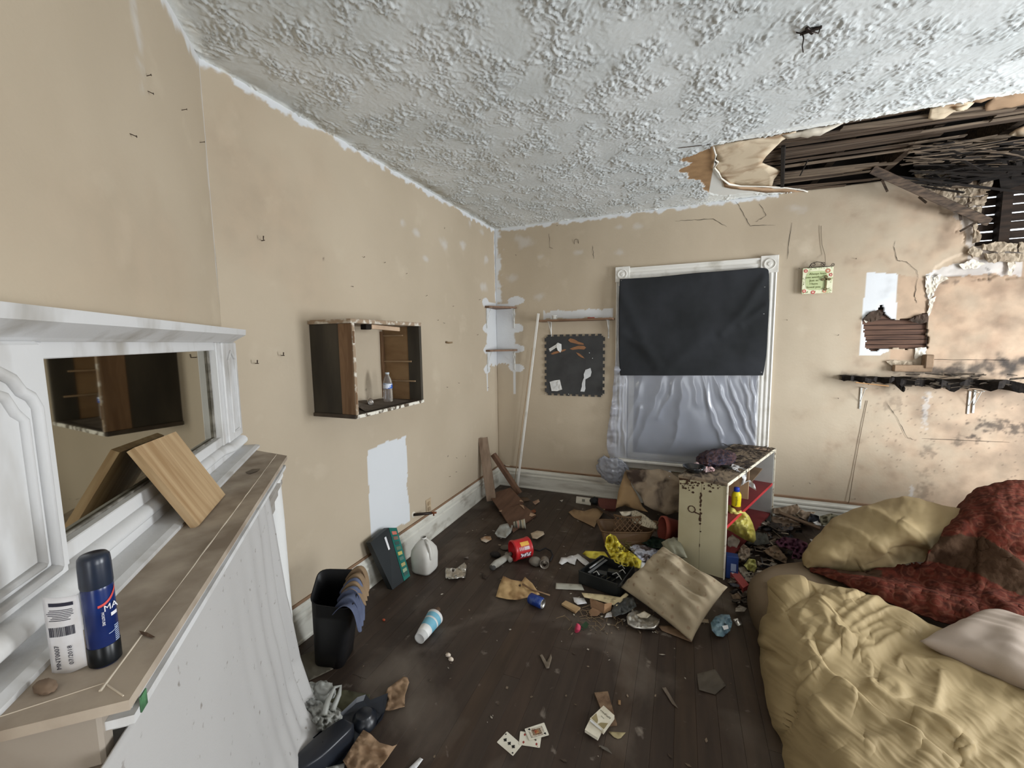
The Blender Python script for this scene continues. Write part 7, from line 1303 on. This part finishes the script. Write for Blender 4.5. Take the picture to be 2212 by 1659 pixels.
one('pillow_under', cushion(onz(1428, 1172, .12), onz(1470, 1160, .14), onz(1485, 1205, .14), onz(1440, 1200, .12), .08, 18, .004, 2), M('grey green case', (150, 148, 128), .85), 'greyish cushion corner behind the cream floor pillow', 'cushion', smooth=True)
# plastic bottle debris by the bed
wr_ = thing('clear_wrapper', onz(1560, 1365, 0), 'crumpled clear and blue plastic packaging between pillow and mattress', 'packaging'); add(wr_, 'film', psheet([(1535, 1345, .02), (1545, 1332, .05), (1560, 1326, .05), (1576, 1328, .05), (1582, 1345, .04), (1578, 1362, .02), (1562, 1376, .01), (1548, 1374, .02), (1538, 1362, .03)], 0, .012, 4, 3, .16, True, puff=.008), M('clear blue film', (120, 150, 160), .25, (72, 92, 110), 14, spec=.6), True); add(wr_, 'white_sticker', psheet([(1560, 1352, .05), (1572, 1350, .05), (1574, 1358, .04), (1564, 1361, .04)], 0, .002, 3), m_pap)
flo('silver_packet', [(1583, 1338, .03), (1594, 1335, .04), (1606, 1350, .01), (1592, 1352, .01)], m_foil, 'small silver packet right of the clear packaging', 'packet', 0, .006, 4, ridge=True)
flo('wood_shim', [(1512, 1335, .01), (1530, 1338, .01), (1532, 1346, .004), (1514, 1344, .004)], M('shim', (150, 132, 108), .8), 'pale shim on the floor at the right corner of the floor pillow', 'wood', 0, .003, 4)
# ---- rubbish heap between the shelf unit and the bed
c7 = lambda L: [(1560+u/6.379, 1040+v/6.379) for u, v in L]
def heap_z(px_, py_): 
    return .02+.10*math.exp(-((px_-1690)/70)**2-((py_-1130)/60)**2)
cols = [M('heap %d' % k, c_, .85, tuple(v*.6 for v in c_), 12) for k, c_ in enumerate([(124, 112, 98), (84, 76, 68), (160, 150, 136), (58, 52, 48), (190, 180, 166), (104, 90, 78), (140, 126, 114), (78, 78, 84)])]
hp_ = {}
for k in range(420):
    a_ = R.uniform(1580, 1775); b_ = R.uniform(1088, 1315)
    if a_ > 1765-(b_-1120)*.75 or a_ < 1572+(b_ > 1260)*15: continue
    z = heap_z(a_, b_)*R.uniform(.2, 1); s = R.uniform(3, 13); n = R.randint(4, 6); ph = R.random()*6
    L = [(a_+s*R.uniform(.6, 1.3)*math.cos(ph+i*6.28/n)*1.3, b_+s*R.uniform(.4, 1)*math.sin(ph+i*6.28/n)*.7, max(.003, z+R.uniform(-.02, .03))) for i in range(n)]
    sv, sf = psheet(L, 0, .008, 6, k % 80, .15, True); hp_.setdefault(R.randint(0, 7), []).append(([Vector((v.x, min(v.y, D-.03), max(v.z, .003))) for v in sv], sf))
for k in range(90):
    a_ = R.uniform(1600, 1740); b_ = R.uniform(1140, 1290)
    if a_ > 1750-(b_-1120)*.75: continue
    q = onz(a_, b_, heap_z(a_, b_)+.01); t = R.uniform(0, 3.14); q2_ = q+Vector((math.cos(t), math.sin(t), R.uniform(-.1, .15)))*R.uniform(.03, .1); q2_.z = max(q2_.z, .004); hp_.setdefault(R.randint(0, 7), []).append(beam(q, q2_, R.uniform(.003, .012), .003, (0, 0, 1), 0))
he = thing('rubbish_heap', onz(1680, 1200, 0), 'heap of small crumbled plaster and rubbish between the shelf unit and mattress', 'rubbish'); he['kind'] = 'stuff'
for k, L in hp_.items(): add(he, 'crumbled_rubbish', join(*L), cols[k])['kind'] = 'stuff'
def hf(name, L, mt, lb, cat, amp=.01, st=4, ridge=True, t=.003): return flo(name, [(x_, y_, z_) for (x_, y_), z_ in zip(c7([(a_, b_) for a_, b_, _ in L]), [z_ for *_, z_ in L])], mt, lb, cat, 0, amp, st, ridge=ridge, t=t, freq=.12)
m_pl = M('beige broken plaster', (164, 146, 126), .85, (118, 100, 84), 6, bmp=.002)
hf('plaster_sheet', [(690, 370, .12), (860, 350, .16), (1030, 310, .20), (1080, 380, .18), (1010, 460, .15), (860, 450, .13), (700, 440, .1)], m_pl, 'beige sheet of broken plaster against the back baseboard, left piece', 'plaster')
hf('plaster_sheet', [(1090, 385, .18), (1160, 420, .17), (1290, 420, .16), (1220, 480, .13), (1150, 530, .11), (1010, 470, .13)], m_pl, 'beige sheet of broken plaster with a curled dark edge, right piece', 'plaster')
hf('black_scrap', [(1220, 440, .16), (1330, 480, .15), (1330, 560, .11), (1170, 560, .10)], M('dark slate film', (50, 54, 62), .6), 'dark slate grey scrap right of the broken plaster sheets', 'scrap')
hf('grey_cushion_scrap', [(1340, 480, .15), (1500, 440, .17), (1600, 470, .16), (1560, 560, .12), (1370, 610, .1)], M('grey green cloth', (126, 122, 102), .85), 'grey green cloth at the far edge behind the khaki comforter', 'cloth', .015)
hf('white_scrap', [(1250, 560, .12), (1320, 545, .12), (1365, 610, .1), (1270, 590, .1)], m_pap, 'white scrap between the grey cloth and the dark plank', 'scrap', .006, 3)
one('dark_plank', beam(onz(*c7([(790, 430)])[0], .17), onz(*c7([(1350, 650)])[0], .11), .05, .012, (0, 0, 1)), M('dark brown plank', (92, 74, 58), .7, (62, 48, 38), 5), 'dark brown plank lying across the heap right of the shelf unit', 'plank')
hf('plaster_slab', [(680, 480, .11), (900, 490, .12), (1090, 600, .10), (900, 640, .09), (700, 600, .08)], M('grey brown plaster', (124, 108, 92), .85, (90, 76, 64), 6, bmp=.003), 'grey brown plaster slab under the dark plank', 'plaster')
hf('broken_board', [(330, 850, .08), (470, 700, .14), (610, 710, .14), (660, 850, .10), (500, 880, .08)], M('dark grey boards', (82, 82, 76), .7, (56, 56, 52), 10), 'dark grey broken board under the yellow bag', 'board', .006)
hf('purple_cloth', [(720, 830, .09), (850, 760, .11), (1050, 790, .12), (1180, 850, .11), (1140, 960, .09), (1090, 1070, .07), (960, 1060, .08), (980, 950, .09), (800, 900, .09)], M('purple cloth', (92, 52, 72), .85, (62, 36, 50), 8), 'crumpled purple cloth in the heap beside the khaki comforter', 'cloth', .03)
hf('white_shard', [(1205, 790, .11), (1245, 800, .12), (1235, 840, .11)], m_pap, 'white shard and round tan lid beside the purple cloth', 'shard', .004, 3)
hf('plaster_sheet', [(70, 900, .08), (80, 780, .14), (140, 730, .16), (250, 810, .13), (200, 920, .08), (100, 960, .06)], M('pale plaster', (168, 156, 142), .85), 'pale plaster piece under the yellow bag by the shelf unit', 'plaster')
hf('cardboard_scrap', [(560, 960, .06), (720, 870, .09), (800, 940, .08), (900, 1060, .06), (880, 1130, .05), (700, 1050, .05)], M('brown board scrap', (130, 110, 90), .85, (98, 82, 66), 7), 'brownish torn board in the middle of the heap', 'cardboard')
hf('crumpled_paper_bag', [(220, 960, .10), (290, 870, .13), (390, 930, .12), (380, 1020, .08), (290, 1110, .06), (220, 1060, .07)], M('beige crumpled paper', (176, 160, 142), .8, (120, 104, 90), 9), 'beige crumpled paper bag in the near part of the heap', 'paper', .025)
hf('yellow_crumple', [(300, 1150, .07), (370, 1060, .11), (450, 1080, .10), (480, 1180, .06), (440, 1260, .03), (350, 1220, .05)], M('pale yellow paper', (212, 210, 130), .7, (150, 150, 92), 14), 'crumpled pale yellow paper in the near part of the heap', 'paper', .03)
hf('white_card', [(230, 1190, .05), (300, 1180, .05), (400, 1300, .02), (300, 1330, .01), (240, 1250, .03)], M('off white card', (186, 176, 158), .7), 'off white card beside the pink and red carton', 'card', .006)
rb = thing('red_carton', onz(*c7([(240, 1370)])[0], 0), 'small red and pink carton lying between the shelf unit and mattress', 'carton'); Q = [onz(*c7([q_])[0], .045) for q_ in [(200, 1210), (370, 1420), (290, 1470), (110, 1250)]]; add(rb, 'box', plank4(*Q, .035), M('dusty pink red', (164, 84, 82), .6, (140, 52, 54), 5)); nq = Vector((0, 0, .0012)); add(rb, 'white_label', ([bil(Q, .02, .3)+nq, bil(Q, .02, .9)+nq, bil(Q, .14, .9)+nq, bil(Q, .14, .3)+nq], [(0, 1, 2, 3)]), m_pap)
hf('brown_board_scrap', [(130, 1560, .01), (220, 1530, .02), (290, 1600, .01), (240, 1680, .005), (160, 1640, .005)], M('brown board scrap', (0, 0, 0)), 'brown board scrap below the red carton', 'cardboard')
# ---- litter in the far corner and on the open floor: tiny chips, too small to name one by one
chips = {}
for k in range(300):
    if k < 120: q = Vector((R.uniform(.15, 2.1), R.uniform(2.2, 3.95), .002))
    elif k < 200: q = Vector((R.uniform(.35, 2.1), R.uniform(1.0, 2.4), .002))
    else: q = onz(R.uniform(1230, 1420), R.uniform(1290, 1370), .003)
    s = R.uniform(.0015, .006)*(1.6 if R.random() < .08 else 1); t = R.random()*3.14; l_ = s*R.uniform(1, 3)
    chips.setdefault(R.randint(0, 3), []).append(plank4(*[q+Vector((math.cos(t+a_)*r_, math.sin(t+a_)*r_, R.uniform(0, .003))) for a_, r_ in ((.2, l_), (1.4, s), (3.3, l_*.8), (4.6, s))], .0015))
for k in range(46):
    q = onz(R.gauss(1310, 45), R.gauss(1338, 14), .004); t = R.uniform(0, 3.14); chips.setdefault(4, []).append(tube([q, q+Vector((math.cos(t)*.03, math.sin(t)*.03, .008)), q+Vector((math.cos(t+.3)*.06, math.sin(t+.3)*.06, .001))], .0012, 4))
fl_ = thing('floor_litter', (1.2, 2.5, 0), 'tiny pale chips and straws scattered over the dark floorboards', 'litter'); fl_['kind'] = 'stuff'
for k, L in chips.items(): add(fl_, 'chips', join(*L), [M('chip a', (176, 168, 154), .8), M('chip b', (108, 94, 78), .8), M('chip c', (78, 66, 56), .8), M('chip d', (134, 118, 100), .8), M('straw', (140, 120, 92), .8)][k])['kind'] = 'stuff'
for L, lb, c_ in (([(1112, 1074), (1140, 1074), (1146, 1081), (1120, 1085)], 'brown board scrap on the floor under the white trim strip', (92, 74, 58)), ([(1150, 1084), (1164, 1078), (1166, 1084), (1156, 1090)], 'pale curled scrap on the floor right of the laminate boards', (176, 146, 124)), ([(1145, 1104), (1156, 1099), (1158, 1106), (1150, 1110)], 'orange brown scrap touching the lower laminate board', (134, 78, 50)), ([(1209, 1081), (1217, 1079), (1214, 1084)], 'tiny white flake on the floor before the back baseboard', (206, 200, 190)), ([(1000, 1205), (1010, 1200), (1012, 1206)], 'grey crumb right above the foil wrapper', (110, 100, 92)), ([(1040, 1240), (1052, 1243), (1050, 1250), (1041, 1248)], 'dark dried lump left of the tan wrapping paper', (52, 40, 32)), ([(640, 1420), (690, 1400), (720, 1445), (668, 1470), (640, 1490)], 'torn grey paper behind the waste bin foot and hearth cloth', (96, 90, 78)), ([(1505, 1455), (1545, 1445), (1568, 1480), (1545, 1500), (1510, 1490)], 'transparent crushed plastic lid flattened on the right of the floor', (92, 84, 74)), ([(1430, 1485), (1438, 1484), (1465, 1530), (1452, 1520)], 'thin pale sliver of plastic on the right of the floor', (120, 108, 96)), ([(1293, 1608), (1312, 1615), (1322, 1628), (1300, 1616)], 'small grey sliver on the floor below the cigarette pack', (104, 98, 90))):
    flo('floor_scrap', L, M('scrap %s' % lb[:14], c_, .8), lb, 'scrap', .004, .005, 5)
